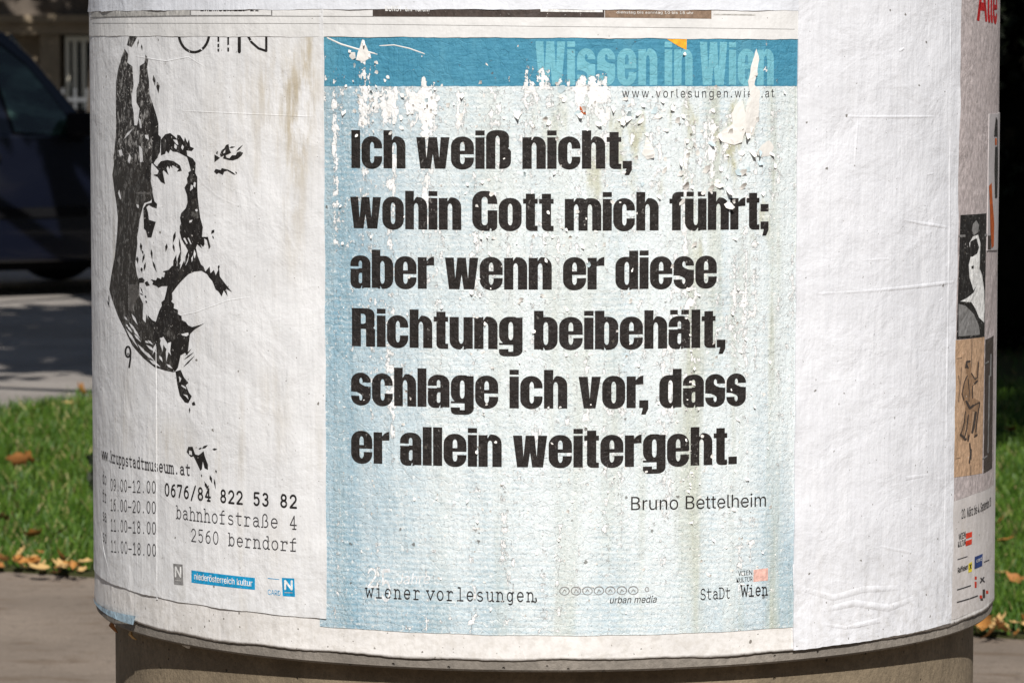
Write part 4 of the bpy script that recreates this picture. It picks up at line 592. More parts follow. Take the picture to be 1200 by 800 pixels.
'ö': (82, '27,87 25,87 23,88 21,89 20,91 19,93 19,95 19,97 20,99 21,101 23,102 25,103 27,103 29,103 31,102 32,101 34,99 34,97 35,95 34,93 34,91 32,89 31,88 29,87 41,-2 34,-1 28,1 23,3 18,7 14,11 11,17 9,23 7,30 7,37 7,44 9,51 11,57 14,63 18,67 23,71 28,73 34,75 41,76 47,75 53,73 59,71 63,67 67,63 71,57 73,51 74,44 75,37 74,30 73,23 71,17 67,11 63,7 59,3 53,1 47,-1 41,9 45,10 50,11 53,13 56,16 59,19 60,23 62,27 62,32 63,37 62,42 62,46 60,51 59,55 56,58 53,61 50,63 45,64 41,65 36,64 32,63 29,61 26,58 23,55 21,51 20,46 19,42 19,37 19,32 20,27 21,23 23,19 26,16 29,13 32,11 36,10 55,87 53,87 51,88 49,89 48,91 47,93 47,95 47,97 48,99 49,101 51,102 53,103 55,103 57,103 59,102 61,101 62,99 63,97 63,95 63,93 62,91 61,89 59,88 57,87', '41,43,42 40,43,41 40,44,43 39,44,40 39,45,44 38,45,39 38,46,45 37,46,38 37,78,46 78,47,46 37,79,78 77,47,78 37,80,79 76,47,77 37,81,80 75,47,76 36,81,37 75,48,47 36,82,81 74,48,75 36,83,82 73,48,74 35,83,36 73,49,48 35,84,83 72,49,73 34,84,35 72,50,49 34,85,84 71,50,72 34,86,85 70,50,71 70,51,50 33,86,34 33,87,86 69,51,70 32,87,33 32,88,87 68,51,69 68,52,51 32,89,88 67,52,68 67,53,52 31,89,32 31,90,89 66,53,67 31,91,90 65,53,66 30,91,31 65,54,53 30,92,91 64,54,65 29,92,30 64,55,54 29,93,92 63,55,64 29,94,93 62,55,63 28,94,29 62,56,55 28,95,94 61,56,62 28,60,95 60,56,61 28,56,60 27,56,28 27,57,56 26,57,27 26,58,57 25,58,26 25,59,58 24,59,25 107,109,108 106,109,107 106,110,109 105,110,106 105,111,110 104,111,105 104,112,111 104,113,112 103,113,104 103,114,113 102,114,103 101,114,102 101,115,114 100,115,101 100,116,115 99,116,100 99,117,116 98,117,99 98,118,117 97,118,98 97,119,118 96,119,97 11,13,12 10,13,11 10,14,13 9,14,10 9,15,14 8,15,9 8,16,15 8,17,16 7,17,8 7,18,17 6,18,7 5,18,6 5,19,18 4,19,5 4,20,19 3,20,4 3,21,20 2,21,3 2,22,21 1,22,2 1,23,22 0,23,1'),
}

def glyph_sans(ch, bold):
    k = ('s', ch, bold)
    if k not in _cache:
        w, v, f = SANS[ch]
        v = [tuple(int(x) / 100 for x in q.split(',')) for q in v.split()]
        f = [tuple(int(x) for x in q.split(',')) for q in f.split()]
        if bold:                                   # embolden: push the outline outwards
            from collections import Counter
            cnt = Counter(); nrm = [[0, 0] for _ in v]
            for q in f:
                a = sum(v[q[i]][0] * v[q[(i + 1) % 3]][1] - v[q[(i + 1) % 3]][0] * v[q[i]][1] for i in range(3))
                q = q if a > 0 else q[::-1]
                for i in range(3): cnt[(q[i], q[(i + 1) % 3])] += 1
            for (i, j) in cnt:
                if (j, i) in cnt: continue
                dx, dy = v[j][0] - v[i][0], v[j][1] - v[i][1]; L = hypot(dx, dy) or 1
                for t in (i, j): nrm[t][0] += dy / L; nrm[t][1] -= dx / L
            v = [(x + n[0] / (hypot(*n) or 1) * bold, y + n[1] / (hypot(*n) or 1) * bold) for (x, y), n in zip(v, nrm)]
        _cache[k] = (w / 100, v, f)
    return _cache[k]
def sans_line(pr, text, p0, p1, cap_px, spacing=1.0, shear=0.0, bold=0.0):
    it, w = layout(text, lambda c: glyph_sans(c, bold), (spacing - 1) * .6, .40)
    set_line(pr, it, w, p0, p1, cap_px, shear)

# ================================================================== MATERIALS
BLUE_L, BLUE_R = on_drum(380, 400)[0], on_drum(930, 400)[0]
def uvz(px, py): return on_drum(px, py)

def flake_field(M, uv, boosts=()):
    """0..~1 field of paper loss: small chips, denser in vertical runs and around given spots"""
    n1 = M.noise(M.scale(uv, (1, .72, 1)), 92, 7, .70)
    n2 = M.noise(M.scale(uv, (1, .07, 1), (3, 1, 0)), 30, 3, .6)
    n3 = M.noise(uv, 7, 2)
    s = M.math('ADD', n1, M.math('MULTIPLY', M.math('SUBTRACT', n2, .5), .50))
    n4 = M.noise(M.scale(uv, (1, .022, 1), (8, 2, 0)), 66, 3, .62)
    s = M.math('ADD', s, M.math('MULTIPLY', M.math('SUBTRACT', n4, .5), .58))
    s = M.math('ADD', s, M.math('MULTIPLY', M.math('SUBTRACT', n3, .5), .30))
    z = M.sep(uv)[1]
    s = M.math('ADD', s, M.math('SUBTRACT', M.ramp(z, .88, 1.50, -.012, .045), M.ramp(z, 1.555, 1.60, 0, .10)))
    for (px, py, rx, ry, a) in boosts:
        u0, z0 = uvz(px, py)
        d = M.n('ShaderNodeVectorMath', operation='LENGTH')
        M.set(d.inputs[0], M.scale(uv, (1 / rx, 1 / ry, 0), (-u0 / rx, -z0 / ry, 0)))
        s = M.math('ADD', s, M.ramp(d.outputs['Value'], 0.0, 1.0, a, 0.0))
    return s
BOOSTS = [(688, 104, .045, .036, .17), (640, 92, .045, .035, .20), (430, 70, .03, .04, .20), (436, 120, .03, .07, .20), (480, 118, .07, .035, .15),
          (866, 140, .035, .05, .16), (835, 170, .03, .07, .14), (590, 240, .02, .12, .12), (500, 130, .16, .05, .08), (700, 130, .26, .06, .05),
          (760, 200, .16, .1, .02), (552, 470, .012, .2, .10), (570, 620, .01, .2, .09), (690, 480, .012, .2, .08), (655, 600, .012, .25, .08),
          (870, 300, .03, .15, .08), (800, 300, .015, .2, .09), (880, 640, .012, .2, .10), (405, 100, .012, .08, .14)]

def specks(M, uv, scale, lo):
    """sparse dark dirt dots"""
    w = M.n('ShaderNodeVectorMath', operation='ADD')
    nz = M.n('ShaderNodeTexNoise'); M.set(nz.inputs['Vector'], uv); nz.inputs['Scale'].default_value = scale * 4
    q = M.n('ShaderNodeVectorMath', operation='SCALE'); M.set(q.inputs[0], nz.outputs['Color']); q.inputs['Scale'].default_value = .35 / scale
    M.set(w.inputs[0], uv); M.set(w.inputs[1], q.outputs[0])
    v = M.voro(w.outputs[0], scale, 'F1', 1.0, 0)
    c = M.voro(w.outputs[0], scale, 'F1', 1.0, 1)
    r = M.sep(c)[0]
    rad = M.math('MULTIPLY', M.ramp(r, lo, 1.0), .15)
    return M.ramp(M.math('SUBTRACT', rad, v), 0.0, .035)

def paper(name, base, stain=(.36, .30, .20), stain_amt=.35, stain_u=None, speck=.88, wrinkle=1.0, dirt=.14, low_dirt=.3, coarse=0.0, rough=.62, fine_specks=0.0):
    M = Mat(name, rough, .28)
    uv = M.uv()
    u, z, _ = M.sep(uv)
    c = M.mix(M.ramp(M.noise(uv, 9, 5, .6), .3, .72), tuple(x * (1 - dirt) for x in base), base)
    c = M.mix(M.ramp(M.noise(uv, 190, 3, .6), .35, .68, 0, .12), c, tuple(x * .62 for x in base))
    run = M.ramp(M.noise(M.scale(uv, (1, .05, 1)), 34, 4, .65), .5, .78)
    patch = M.ramp(M.noise(uv, 6, 3), .42, .72)
    f = M.math('MULTIPLY', M.math('MULTIPLY', run, patch), stain_amt)
    if stain_u:
        for (px, py, rx, rz, a) in stain_u:
            u0, z0 = uvz(px, py)
            d = M.n('ShaderNodeVectorMath', operation='LENGTH')
            M.set(d.inputs[0], M.scale(uv, (1 / rx, 1 / rz, 0), (-u0 / rx, -z0 / rz, 0)))
            k = M.math('MULTIPLY', M.ramp(d.outputs['Value'], .1, 1, a, 0), M.ramp(M.noise(M.scale(uv, (1, .16, 1)), 55, 5, .7), .36, .66))
            f = M.math('ADD', f, k, clamp=True)
    c = M.mix(f, c, stain)
    low = M.ramp(z, Z_RIM, Z_RIM + .22, low_dirt, 0)
    c = M.mix(M.math('MULTIPLY', M.ramp(M.noise(uv, 75, 5, .7), .42, .66), low), c, tuple(x * .55 for x in (base[0], base[1] * .95, base[2] * .85)))
    sp = M.math('ADD', specks(M, uv, 62, speck), M.math('MULTIPLY', specks(M, M.scale(uv, (1, 1, 1), (5, 3, 0)), 140, speck - .12), .8), clamp=True)
    if fine_specks:
        sp = M.math('ADD', sp, M.math('MULTIPLY', specks(M, M.scale(uv, (1, .8, 1), (1, 7, 0)), 105, 1 - fine_specks), M.ramp(z, .95, 1.40, 1, .12)), clamp=True)
    c = M.mix(M.math('MULTIPLY', sp, .82), c, (.10, .085, .065))
    M.color(c)
    w1 = M.noise(M.scale(uv, (1.15, 1, 1)), 13, 5, .55, .25)
    w2 = M.noise(M.scale(uv, (1, .09, 1)), 75, 3, .5)
    w3 = M.noise(uv, 330, 2, .5)
    rid = M.math('ABSOLUTE', M.math('SUBTRACT', M.noise(M.scale(uv, (.75, 1.3, 1), (7, 2, 0)), 8, 4, .5, 1.2), .5))
    rid = M.ramp(rid, 0.0, .05, 1, 0)
    h = M.math('MULTIPLY', w1, 2.4 * wrinkle)
    h = M.math('ADD', h, M.math('MULTIPLY', w2, .55 * wrinkle))
    h = M.math('ADD', h, M.math('MULTIPLY', w3, .06))
    h = M.math('ADD', h, M.math('MULTIPLY', rid, .045 * wrinkle))
    if coarse: h = M.math('ADD', h, M.math('MULTIPLY', M.noise(M.scale(uv, (.8, 2.2, 1)), 34, 3, .5, .6), coarse))
    M.bump(h, .0024)
    return M.done()

m_under = paper('old_white_paper', (.735, .715, .69), stain_amt=.5, speck=.70, fine_specks=.5, wrinkle=.8, low_dirt=.35)
m_left = paper('grey_white_poster_paper', (.735, .738, .74), (.44, .39, .30), .62,
               [(356, 120, .05, .14, .75), (330, 110, .06, .10, .5), (345, 230, .035, .16, .55), (300, 100, .05, .08, .35), (205, 520, .08, .05, .35), (240, 575, .03, .03, .3), (362, 60, .02, .06, .6), (265, 160, .07, .14, .28), (320, 480, .05, .10, .28), (150, 480, .05, .10, .3), (330, 640, .06, .06, .25)],
               speck=.84, wrinkle=.9, dirt=.12, low_dirt=.3)
m_white = paper('blank_white_paper', (.725, .735, .765), stain_amt=.12, speck=.84, wrinkle=1.0, fine_specks=.45, dirt=.09, low_dirt=.35, coarse=.16)
m_top = paper('upper_white_paper', (.66, .68, .72), stain_amt=.12, speck=.93, wrinkle=.9, dirt=.06)
m_strip = paper('pale_strip_paper', (.70, .695, .68), stain_amt=.25, speck=.9, wrinkle=.7)
m_right = paper('dull_margin_paper', (.64, .605, .585), stain_amt=.3, speck=.84, wrinkle=.5, low_dirt=.4)
m_sliver = paper('sliver_paper', (.48, .45, .45), stain_amt=.2, speck=.9, wrinkle=.4)
m_torn = paper('torn_white_paper', (.74, .72, .68), (.50, .45, .34), .6, speck=.9, wrinkle=1.0)
m_flake = plain('flake_white', (.80, .78, .74), .75, .2, var=.10, vs=90)
m_flake_b = plain('flake_printed', (.50, .60, .63), .75, .2, var=.2, vs=90)

def blue_poster_mat(name, kind):
    """kind: 'field' pale faded blue print, 'band' the header, 'word' header lettering, 'ink' black lettering"""
    M = Mat(name, .6, .28)
    uv = M.uv(); u, z, _ = M.sep(uv)
    fld = flake_field(M, uv, BOOSTS)
    thr = {'field': .655, 'band': .705, 'word': .705, 'ink': .99}[kind]
    loss = M.ramp(fld, thr, thr + .016)
    if kind == 'ink': loss = M.math('MULTIPLY', loss, M.ramp(M.noise(M.scale(uv, (1, .8, 1), (6, 1, 0)), 40, 2), .42, .5))
    fine = M.noise(M.scale(uv, (.22, 1.6, 1)), 190, 4, .62)
    weave = M.noise(M.scale(uv, (1.5, 1, 1), (2, 9, 0)), 150, 3, .6)
    line = M.n('ShaderNodeTexWave', wave_type='BANDS', bands_direction='Y', wave_profile='SIN')
    M.set(line.inputs['Vector'], uv); line.inputs['Scale'].default_value = 44; line.inputs['Distortion'].default_value = 3.2
    line.inputs['Detail'].default_value = 2; line.inputs['Detail Scale'].default_value = 2.5
    white = M.mix(M.ramp(M.noise(uv, 45, 4), .3, .7), (.73, .735, .72), (.83, .835, .83))
    if kind == 'ink':
        ink = M.mix(M.ramp(fine, .35, .7), (.010, .008, .007), (.022, .017, .015))
        runs = M.ramp(M.noise(M.scale(uv, (1, .08, 1), (3, 1, 0)), 30, 3, .6), .52, .72)
        pin = M.math('MULTIPLY', M.ramp(M.noise(M.scale(uv, (1, .6, 1)), 260, 3, .6), .60, .68), M.math('ADD', M.math('MULTIPLY', runs, .55), .07))
        c = M.mix(pin, ink, (.42, .40, .37))
        M.b.inputs['Roughness'].default_value = .55
    elif kind == 'band':
        c = M.mix(M.ramp(fine, .3, .7), (.040, .195, .300), (.066, .260, .375))
        c = M.mix(M.ramp(M.noise(M.scale(uv, (1, .15, 1)), 14, 4, .6), .5, .75, 0, .45), c, (.15, .36, .43))
    elif kind == 'word':
        c = M.mix(M.ramp(fine, .3, .7), (.125, .36, .44), (.17, .43, .51))
    else:
        # print strength: strongest along the left edge, the bottom and the lower right corner
        a = M.ramp(u, BLUE_L - .02, BLUE_L + .24, 1, 0)
        b = M.ramp(z, Z_RIM + .03, Z_RIM + .20, 1, 0)
        r = M.math('MULTIPLY', M.ramp(u, BLUE_R - .17, BLUE_R, 0, 1), M.ramp(z, Z_RIM + .03, Z_RIM + .30, 1, 0))
        lft = M.math('MULTIPLY', b, M.ramp(u, BLUE_L + .10, BLUE_L + .32, 1, .28))
        k = M.math('MAXIMUM', M.math('MULTIPLY', a, .72), M.math('MULTIPLY', M.math('MAXIMUM', r, lft), .62))
        k = M.math('ADD', k, M.math('MULTIPLY', M.math('SUBTRACT', M.noise(M.scale(uv, (1, .16, 1)), 16, 5, .62), .5), 1.25))
        k = M.math('ADD', k, M.math('MULTIPLY', M.math('SUBTRACT', line.outputs[1], .5), M.ramp(M.noise(M.scale(uv, (1, .7, 1), (4, 1, 0)), 7, 3), .4, .7, .05, .32)))
        k = M.math('ADD', k, M.math('MULTIPLY', M.math('SUBTRACT', fine, .5), M.ramp(M.noise(uv, 8, 3), .35, .7, .25, .95)))
        k = M.math('ADD', k, M.math('MULTIPLY', M.math('SUBTRACT', weave, .5), .35), clamp=True)
        c = M.mix(k, (.645, .700, .708), (.185, .340, .435))
        # greenish brown water runs, mostly right of the middle
        run = M.ramp(M.noise(M.scale(uv, (1, .045, 1), (11, 0, 0)), 24, 4, .6), .46, .72)
        side = M.ramp(u, BLUE_L + .12, BLUE_R - .08, .15, .85)
        c = M.mix(M.math('MULTIPLY', run, side), c, (.44, .46, .37))
        blot = M.math('MULTIPLY', M.ramp(M.noise(M.scale(uv, (1, .3, 1), (2, 8, 0)), 26, 4, .6), .53, .70), M.math('MULTIPLY', M.ramp(u, BLUE_L + .15, BLUE_R - .1, .0, 1.0), M.ramp(z, 1.18, 1.45)))
        c = M.mix(blot, c, (.43, .42, .27))
        c = M.mix(M.math('MULTIPLY', M.ramp(M.noise(uv, 300, 3, .7), .55, .68), .55), c, (.16, .20, .22))
        c = M.mix(M.ramp(M.noise(M.scale(uv, (1, 1, 1), (4, 4, 0)), 170, 5, .75), .54, .66, 0, .75), c, (.80, .80, .77))
    c = M.mix(loss, c, white)
    # dark rims round the chips: their edge shadows painted into the colour
    edge = M.math('MULTIPLY', M.ramp(fld, thr - .022, thr, 0, 1), M.ramp(fld, thr, thr + .012, 1, 0))
    c = M.mix(M.math('MULTIPLY', edge, M.ramp(M.noise(uv, 120, 2), .45, .6, .0, .55)), c, (.17, .16, .14))
    sp = M.math('ADD', specks(M, uv, 58, .80), M.math('MULTIPLY', specks(M, M.scale(uv, (1, 1, 1), (5, 3, 0)), 125, .80), .8), clamp=True)
    c = M.mix(M.math('MULTIPLY', sp, .75), c, (.09, .08, .065))
    M.color(c)
    cell = M.voro(M.scale(uv, (1, .75, 1)), 95, 'DISTANCE_TO_EDGE', 1.0, 0)
    h = M.math('MULTIPLY', loss, -.42)
    h = M.math('ADD', h, M.math('MULTIPLY', M.noise(M.scale(uv, (1.3, .7, 1)), 10, 5, .6, .3), 2.6))
    h = M.math('ADD', h, M.math('MULTIPLY', M.noise(M.scale(uv, (1, .09, 1)), 60, 3, .5), .8))
    h = M.math('ADD', h, M.math('MULTIPLY', M.ramp(cell, 0, .05), .10))
    h = M.math('ADD', h, M.math('MULTIPLY', fld, 1.0))
    h = M.math('ADD', h, M.math('MULTIPLY', fine, .05))
    M.bump(h, .0026)
    return M.done()
m_field = blue_poster_mat('faded_blue_print', 'field')
m_band = blue_poster_mat('header_blue_print', 'band')
m_word = blue_poster_mat('header_light_blue_print', 'word')
m_ink = blue_poster_mat('black_poster_ink', 'ink')

def print_mat(name, c, wear=.0, speck=.9, rough=.6, mottle=0.0):
    M = Mat(name, rough, .25)
    uv = M.uv()
    n = M.noise(M.scale(uv, (1, .7, 1)), 150, 4, .65)
    col = M.mix(M.ramp(n, .35, .7), tuple(x * .8 for x in c), tuple(x * 1.25 for x in c))
    if wear: col = M.mix(M.ramp(M.noise(uv, 210, 4, .65), .66 - wear * .2, .73 - wear * .2), col, (.55, .53, .50))
    if mottle:
        col = M.mix(M.ramp(M.noise(M.scale(uv, (1.0, .55, 1)), 120, 5, .75, .8), .50, .66, 0, mottle), col, (.42, .41, .39))
    col = M.mix(M.math('MULTIPLY', specks(M, uv, 70, speck), .7), col, (.1, .085, .065))
    M.color(col)
    h = M.math('ADD', M.math('MULTIPLY', M.noise(M.scale(uv, (1.15, 1, 1)), 13, 5, .55, .9), 2.2), M.math('MULTIPLY', M.noise(uv, 330, 2, .5), .08))
    M.bump(h, .0024)
    return M.done()
m_black = print_mat('black_print', (.014, .012, .011), .16, mottle=.10)
m_type = print_mat('typewriter_print', (.045, .042, .045), .12)
m_type_b = print_mat('bold_typewriter_print', (.018, .016, .016), .08)
m_hair = print_mat('dark_halftone_print', (.028, .025, .022), .08, mottle=.30)
m_hair_top = print_mat('worn_halftone_print', (.026, .023, .021), .30, mottle=.95)
m_dgrey = print_mat('dark_grey_print', (.085, .08, .075), .1, mottle=.25)
m_grey = print_mat('mid_grey_print', (.21, .205, .20), .05)
m_pgrey = print_mat('pale_grey_print', (.42, .41, .385), .02)
m_cyan = print_mat('cyan_print', (.010, .27, .50), .06)
m_fade = print_mat('faint_white_print', (.70, .72, .73), .6)
m_wht = print_mat('white_print', (.72, .72, .70), .0)
m_pink = print_mat('dull_pink_print', (.45, .395, .385), .0)
m_tan = print_mat('tan_print', (.47, .31, .195), .02)
m_red = print_mat('red_print', (.42, .010, .012), .0)
m_red2 = print_mat('orange_red_print', (.62, .045, .018), .0)
m_faint = print_mat('faded_red_print', (.66, .40, .34), .25)
m_navy = print_mat('navy_print', (.020, .045, .16), .0)
m_yel = print_mat('yellow_print', (.70, .58, .03), .0)
m_orange = print_mat('orange_print', (.80, .37, .03), .0)
m_orange_d = print_mat('burnt_orange_print', (.42, .085, .012), .0)
m_flesh = print_mat('sepia_print', (.21, .145, .10), .0)
m_pblue = print_mat('pale_blue_print', (.33, .45, .53), .25)
m_sketch = print_mat('sketch_wash', (.27, .165, .095), .12)
m_dkbrown = print_mat('dark_brown_print', (.055, .042, .036), .05)

def concrete_mat(name, c):
    M = Mat(name, .9, .2)
    o = M.obj()
    a = M.noise(o, 7, 6, .65); b = M.noise(o, 120, 4, .7)
    col = M.mix(M.ramp(a, .3, .7), tuple(x * .75 for x in c), tuple(x * 1.15 for x in c))
    col = M.mix(M.ramp(b, .38, .66, 0, .5), col, tuple(x * .55 for x in c))
    pits = M.voro(o, 70, 'F1', 1, 0); pr_ = M.sep(M.voro(o, 70, 'F1', 1, 1))[0]
    pit = M.math('MULTIPLY', M.ramp(pits, .05, .17, 1, 0), M.ramp(pr_, .72, .85))
    col = M.mix(M.math('MULTIPLY', pit, .8), col, tuple(x * .25 for x in c))
    run = M.ramp(M.noise(M.scale(o, (1, 1, .12)), 15, 5, .65), .48, .68, 0, .6)
    col = M.mix(run, col, tuple(x * .6 for x in c))
    M.color(col)
    M.bump(M.math('SUBTRACT', M.math('ADD', M.math('MULTIPLY', b, .4), M.math('MULTIPLY', a, .6)), M.math('MULTIPLY', pit, .8)), .006, .8)
    return M.done()
m_conc = concrete_mat('cast_concrete', (.225, .178, .12))
m_ring = concrete_mat('weathered_ring_cement', (.235, .21, .18))
m_roofmetal = plain('painted_sheet_metal', (.10, .16, .13), .5, .4, .3)


# ================================================================== THE SETTING
import numpy as np
def on_ground(px, py):
    dx, dv = (px - 600) / FPX, (400 - py) / FPX
    c, s = cos(PITCH), sin(PITCH)
    t = -CAM[2] / (-s + dv * c)
    return CAM[0] + t * dx, CAM[1] + t * (c + dv * s)

def asphalt(name, c, warm=1.0, streak=.3):
    M = Mat(name, .92, .15)
    o = M.obj()
    a = M.noise(o, 1.3, 5, .6); b = M.noise(o, 150, 3, .75); g = M.noise(o, 22, 5, .7); st = M.noise(M.scale(o, (.6, 1.6, 1), (3, 3, 0)), 4.5, 6, .7, .4)
    col = M.mix(M.ramp(a, .3, .7), tuple(x * .8 for x in c), tuple(x * 1.2 for x in c))
    col = M.mix(M.ramp(b, .35, .65, 0, .8), col, tuple(x * .45 for x in c))
    col = M.mix(M.ramp(b, .60, .72, 0, .6), col, tuple(min(.6, x * 1.8) for x in c))
    col = M.mix(M.ramp(g, .52, .70, 0, streak), col, tuple(x * .45 for x in c))
    col = M.mix(M.ramp(st, .52, .66, 0, streak), col, (c[0] * .48, c[1] * .42, c[2] * .36))
    M.color(col); M.bump(M.math('ADD', b, g), .0025, .8)
    return M.done()
m_path = asphalt('path_asphalt', (.27, .22, .175), streak=.75)
m_road = asphalt('road_asphalt', (.33, .30, .27))
m_pave = asphalt('pavement_slabs', (.24, .22, .20))
m_earth = asphalt('bare_earth', (.10, .075, .05))
m_soil = asphalt('lawn_soil', (.055, .060, .022))

def flat(name, pts, z, mat, kind='structure', thick=0.0):
    n = len(pts)
    v = [(x, y, z) for x, y in pts]; f = [tuple(range(n))]
    if thick:
        v += [(x, y, z - thick) for x, y in pts]
        f += [(i, i + n, (i + 1) % n + n, (i + 1) % n) for i in range(n)]
    o = mesh_obj(name, v, f, mat)
    bm = bmesh.new(); bm.from_mesh(o.data); bmesh.ops.recalc_face_normals(bm, faces=bm.faces)
    if bm.faces[:] and max(bm.faces, key=lambda q: q.calc_area()).normal.z < 0: bmesh.ops.reverse_faces(bm, faces=bm.faces[:])
    bm.to_mesh(o.data); bm.free()
    return tag(o, kind=kind)
flat('ground', [(-250, -120), (250, -120), (250, 400), (-250, 400)], -.03, m_earth)
e0, e1 = on_ground(40, 672), on_ground(1180, 748)
def edge_y(x): return e0[1] + (e1[1] - e0[1]) * (x - e0[0]) / (e1[0] - e0[0])
f0, f1 = on_ground(0, 483), on_ground(108, 468)
def far_x(y): return f0[0] + (f1[0] - f0[0]) * (y - f0[1]) / (f1[1] - f0[1])
flat('path', [(-60, -40), (60, -40), (60, edge_y(60)), (-60, edge_y(-60))], 0.0, m_path)
flat('road', [(far_x(4) - 60, 4), (far_x(4), 4), (far_x(22), 22), (60, 22), (60, 33.0), (-60, 33.0)], -.006, m_road)
flat('pavement', [(-60, 33.0), (60, 33.0), (60, 60), (-60, 60)], .11, m_pave, thick=.15)
yl = 6.0
for _ in range(40): yl = edge_y(far_x(yl))
lawn_pts = [(far_x(yl), yl), (14, edge_y(14)), (14, 20), (far_x(20), 20)]
flat('lawn', lawn_pts, .012, m_soil, thick=.05)

def leafmat(name, a, b, rough=.6):
    M = Mat(name, rough, .25)
    r = M.n('ShaderNodeNewGeometry').outputs['Random Per Island']
    M.color(M.mix(r, a, b))
    return M.done()
def grassmat():
    M = Mat('grass_blades', .5, .25)
    r = M.n('ShaderNodeNewGeometry').outputs['Random Per Island']
    o = M.obj()
    c = M.mix(r, (.018, .058, .004), (.095, .165, .018))
    c = M.mix(M.ramp(M.noise(o, 3.2, 3), .45, .7, 0, .6), c, (.035, .085, .010))
    c = M.mix(M.ramp(r, .93, .95), c, (.28, .24, .10))
    M.color(c); return M.done()
m_grass = grassmat()
m_leaf = leafmat('tree_leaves', (.028, .050, .010), (.075, .105, .020))
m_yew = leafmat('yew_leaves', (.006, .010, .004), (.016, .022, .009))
m_bark = plain('bark', (.075, .060, .045), .95, .1, var=.4, vs=14)
m_litter = [leafmat('dry_leaf_a', (.30, .12, .03), (.42, .20, .05)), leafmat('dry_leaf_b', (.46, .28, .10), (.55, .37, .16)), leafmat('dry_leaf_c', (.24, .09, .025), (.36, .16, .05))]

def mesh_np(name, V, F4, mat, parent=None):
    me = bpy.data.meshes.new(name)
    n, m = len(V), len(F4)
    me.vertices.add(n); me.vertices.foreach_set('co', V.astype(np.float32).ravel())
    me.loops.add(m * 4); me.loops.foreach_set('vertex_index', F4.astype(np.int32).ravel())
    me.polygons.add(m); me.polygons.foreach_set('loop_start', np.arange(0, m * 4, 4, dtype=np.int32))
    me.update(calc_edges=True); me.materials.append(mat)
    o = bpy.data.objects.new(name, me); COL.objects.link(o)
    if parent: o.parent = parent
    return o
rng = np.random.default_rng(5)
def grass():
    X, Y = [], []
    for x0, x1, y0, y1, n in ((-2.9, -.9, 4.8, 13.2, 85000), (.9, 2.9, 4.4, 12.5, 85000), (-4.5, 8.0, 4.0, 18.0, 50000)):
        X.append(rng.uniform(x0, x1, n)); Y.append(rng.uniform(y0, y1, n))
    X = np.concatenate(X); Y = np.concatenate(Y)
    lo = e0[1] + (e1[1] - e0[1]) * (X - e0[0]) / (e1[0] - e0[0]) + .03 * np.sin(X * 9) + rng.normal(0, .03, len(X)) + .05
    fx = f0[0] + (f1[0] - f0[0]) * (Y - f0[1]) / (f1[1] - f0[1]) + .05 + .03 * np.sin(Y * 7) + np.abs(rng.normal(0, .04, len(X)))
    clump = .5 + .5 * np.sin(X * 5.1 + 2 * np.sin(Y * 3.3)) * np.sin(Y * 4.3 + X)
    k = (Y > lo) & (X > fx) & (rng.uniform(0, 1, len(X)) < .55 + .45 * clump)
    X, Y, clump = X[k], Y[k], clump[k]; n = len(X)
    h = rng.uniform(.022, .065, n) * (.55 + .7 * clump); w = rng.uniform(.0022, .0048, n)
    a = rng.uniform(0, 2 * pi, n); d = rng.uniform(0, 2 * pi, n); ln = h * rng.uniform(.15, .95, n)
    z0 = np.full(n, .012)
    A = np.stack([X - np.cos(a) * w, Y - np.sin(a) * w, z0], 1); B = np.stack([X + np.cos(a) * w, Y + np.sin(a) * w, z0], 1)
    tx, ty = X + np.cos(d) * ln, Y + np.sin(d) * ln
    C = np.stack([tx + np.cos(a) * w * .35, ty + np.sin(a) * w * .35, z0 + h], 1); D = np.stack([tx - np.cos(a) * w * .35, ty - np.sin(a) * w * .35, z0 + h], 1)
    V = np.stack([A, B, C, D], 1).reshape(-1, 3)
    return mesh_np('grass', V, np.arange(4 * n).reshape(n, 4), m_grass)
tag(grass(), kind='stuff')

def foliage(name, blobs, size, mat, parent, seed=1, fill=1.0):
    """leaf-sized faces spread through clumps: blobs = (x,y,z, rx,ry,rz, n)"""
    g = np.random.default_rng(seed)
    P = []
    for x, y, z, rx, ry, rz, n in blobs:
        ncl = max(4, n // 45)
        c = g.normal(0, 1, (ncl, 3)); c /= np.linalg.norm(c, axis=1)[:, None]
        c *= g.uniform(.25, 1, (ncl, 1)) ** .5
        q = c[g.integers(0, ncl, n)] + g.normal(0, .16, (n, 3))
        P.append(q * np.array([rx, ry, rz]) + np.array([x, y, z]))
    P = np.concatenate(P); n = len(P)
    a = g.normal(0, 1, (n, 3)); a /= np.linalg.norm(a, axis=1)[:, None]
    b = np.cross(a, g.normal(0, 1, (n, 3))); b /= np.linalg.norm(b, axis=1)[:, None]
    s = size * g.uniform(.6, 1.3, (n, 1))
    V = np.stack([P - a * s, P + b * s * .55, P + a * s, P - b * s * .55], 1).reshape(-1, 3)
    return mesh_np(name, V, np.arange(4 * n).reshape(n, 4), mat, parent)

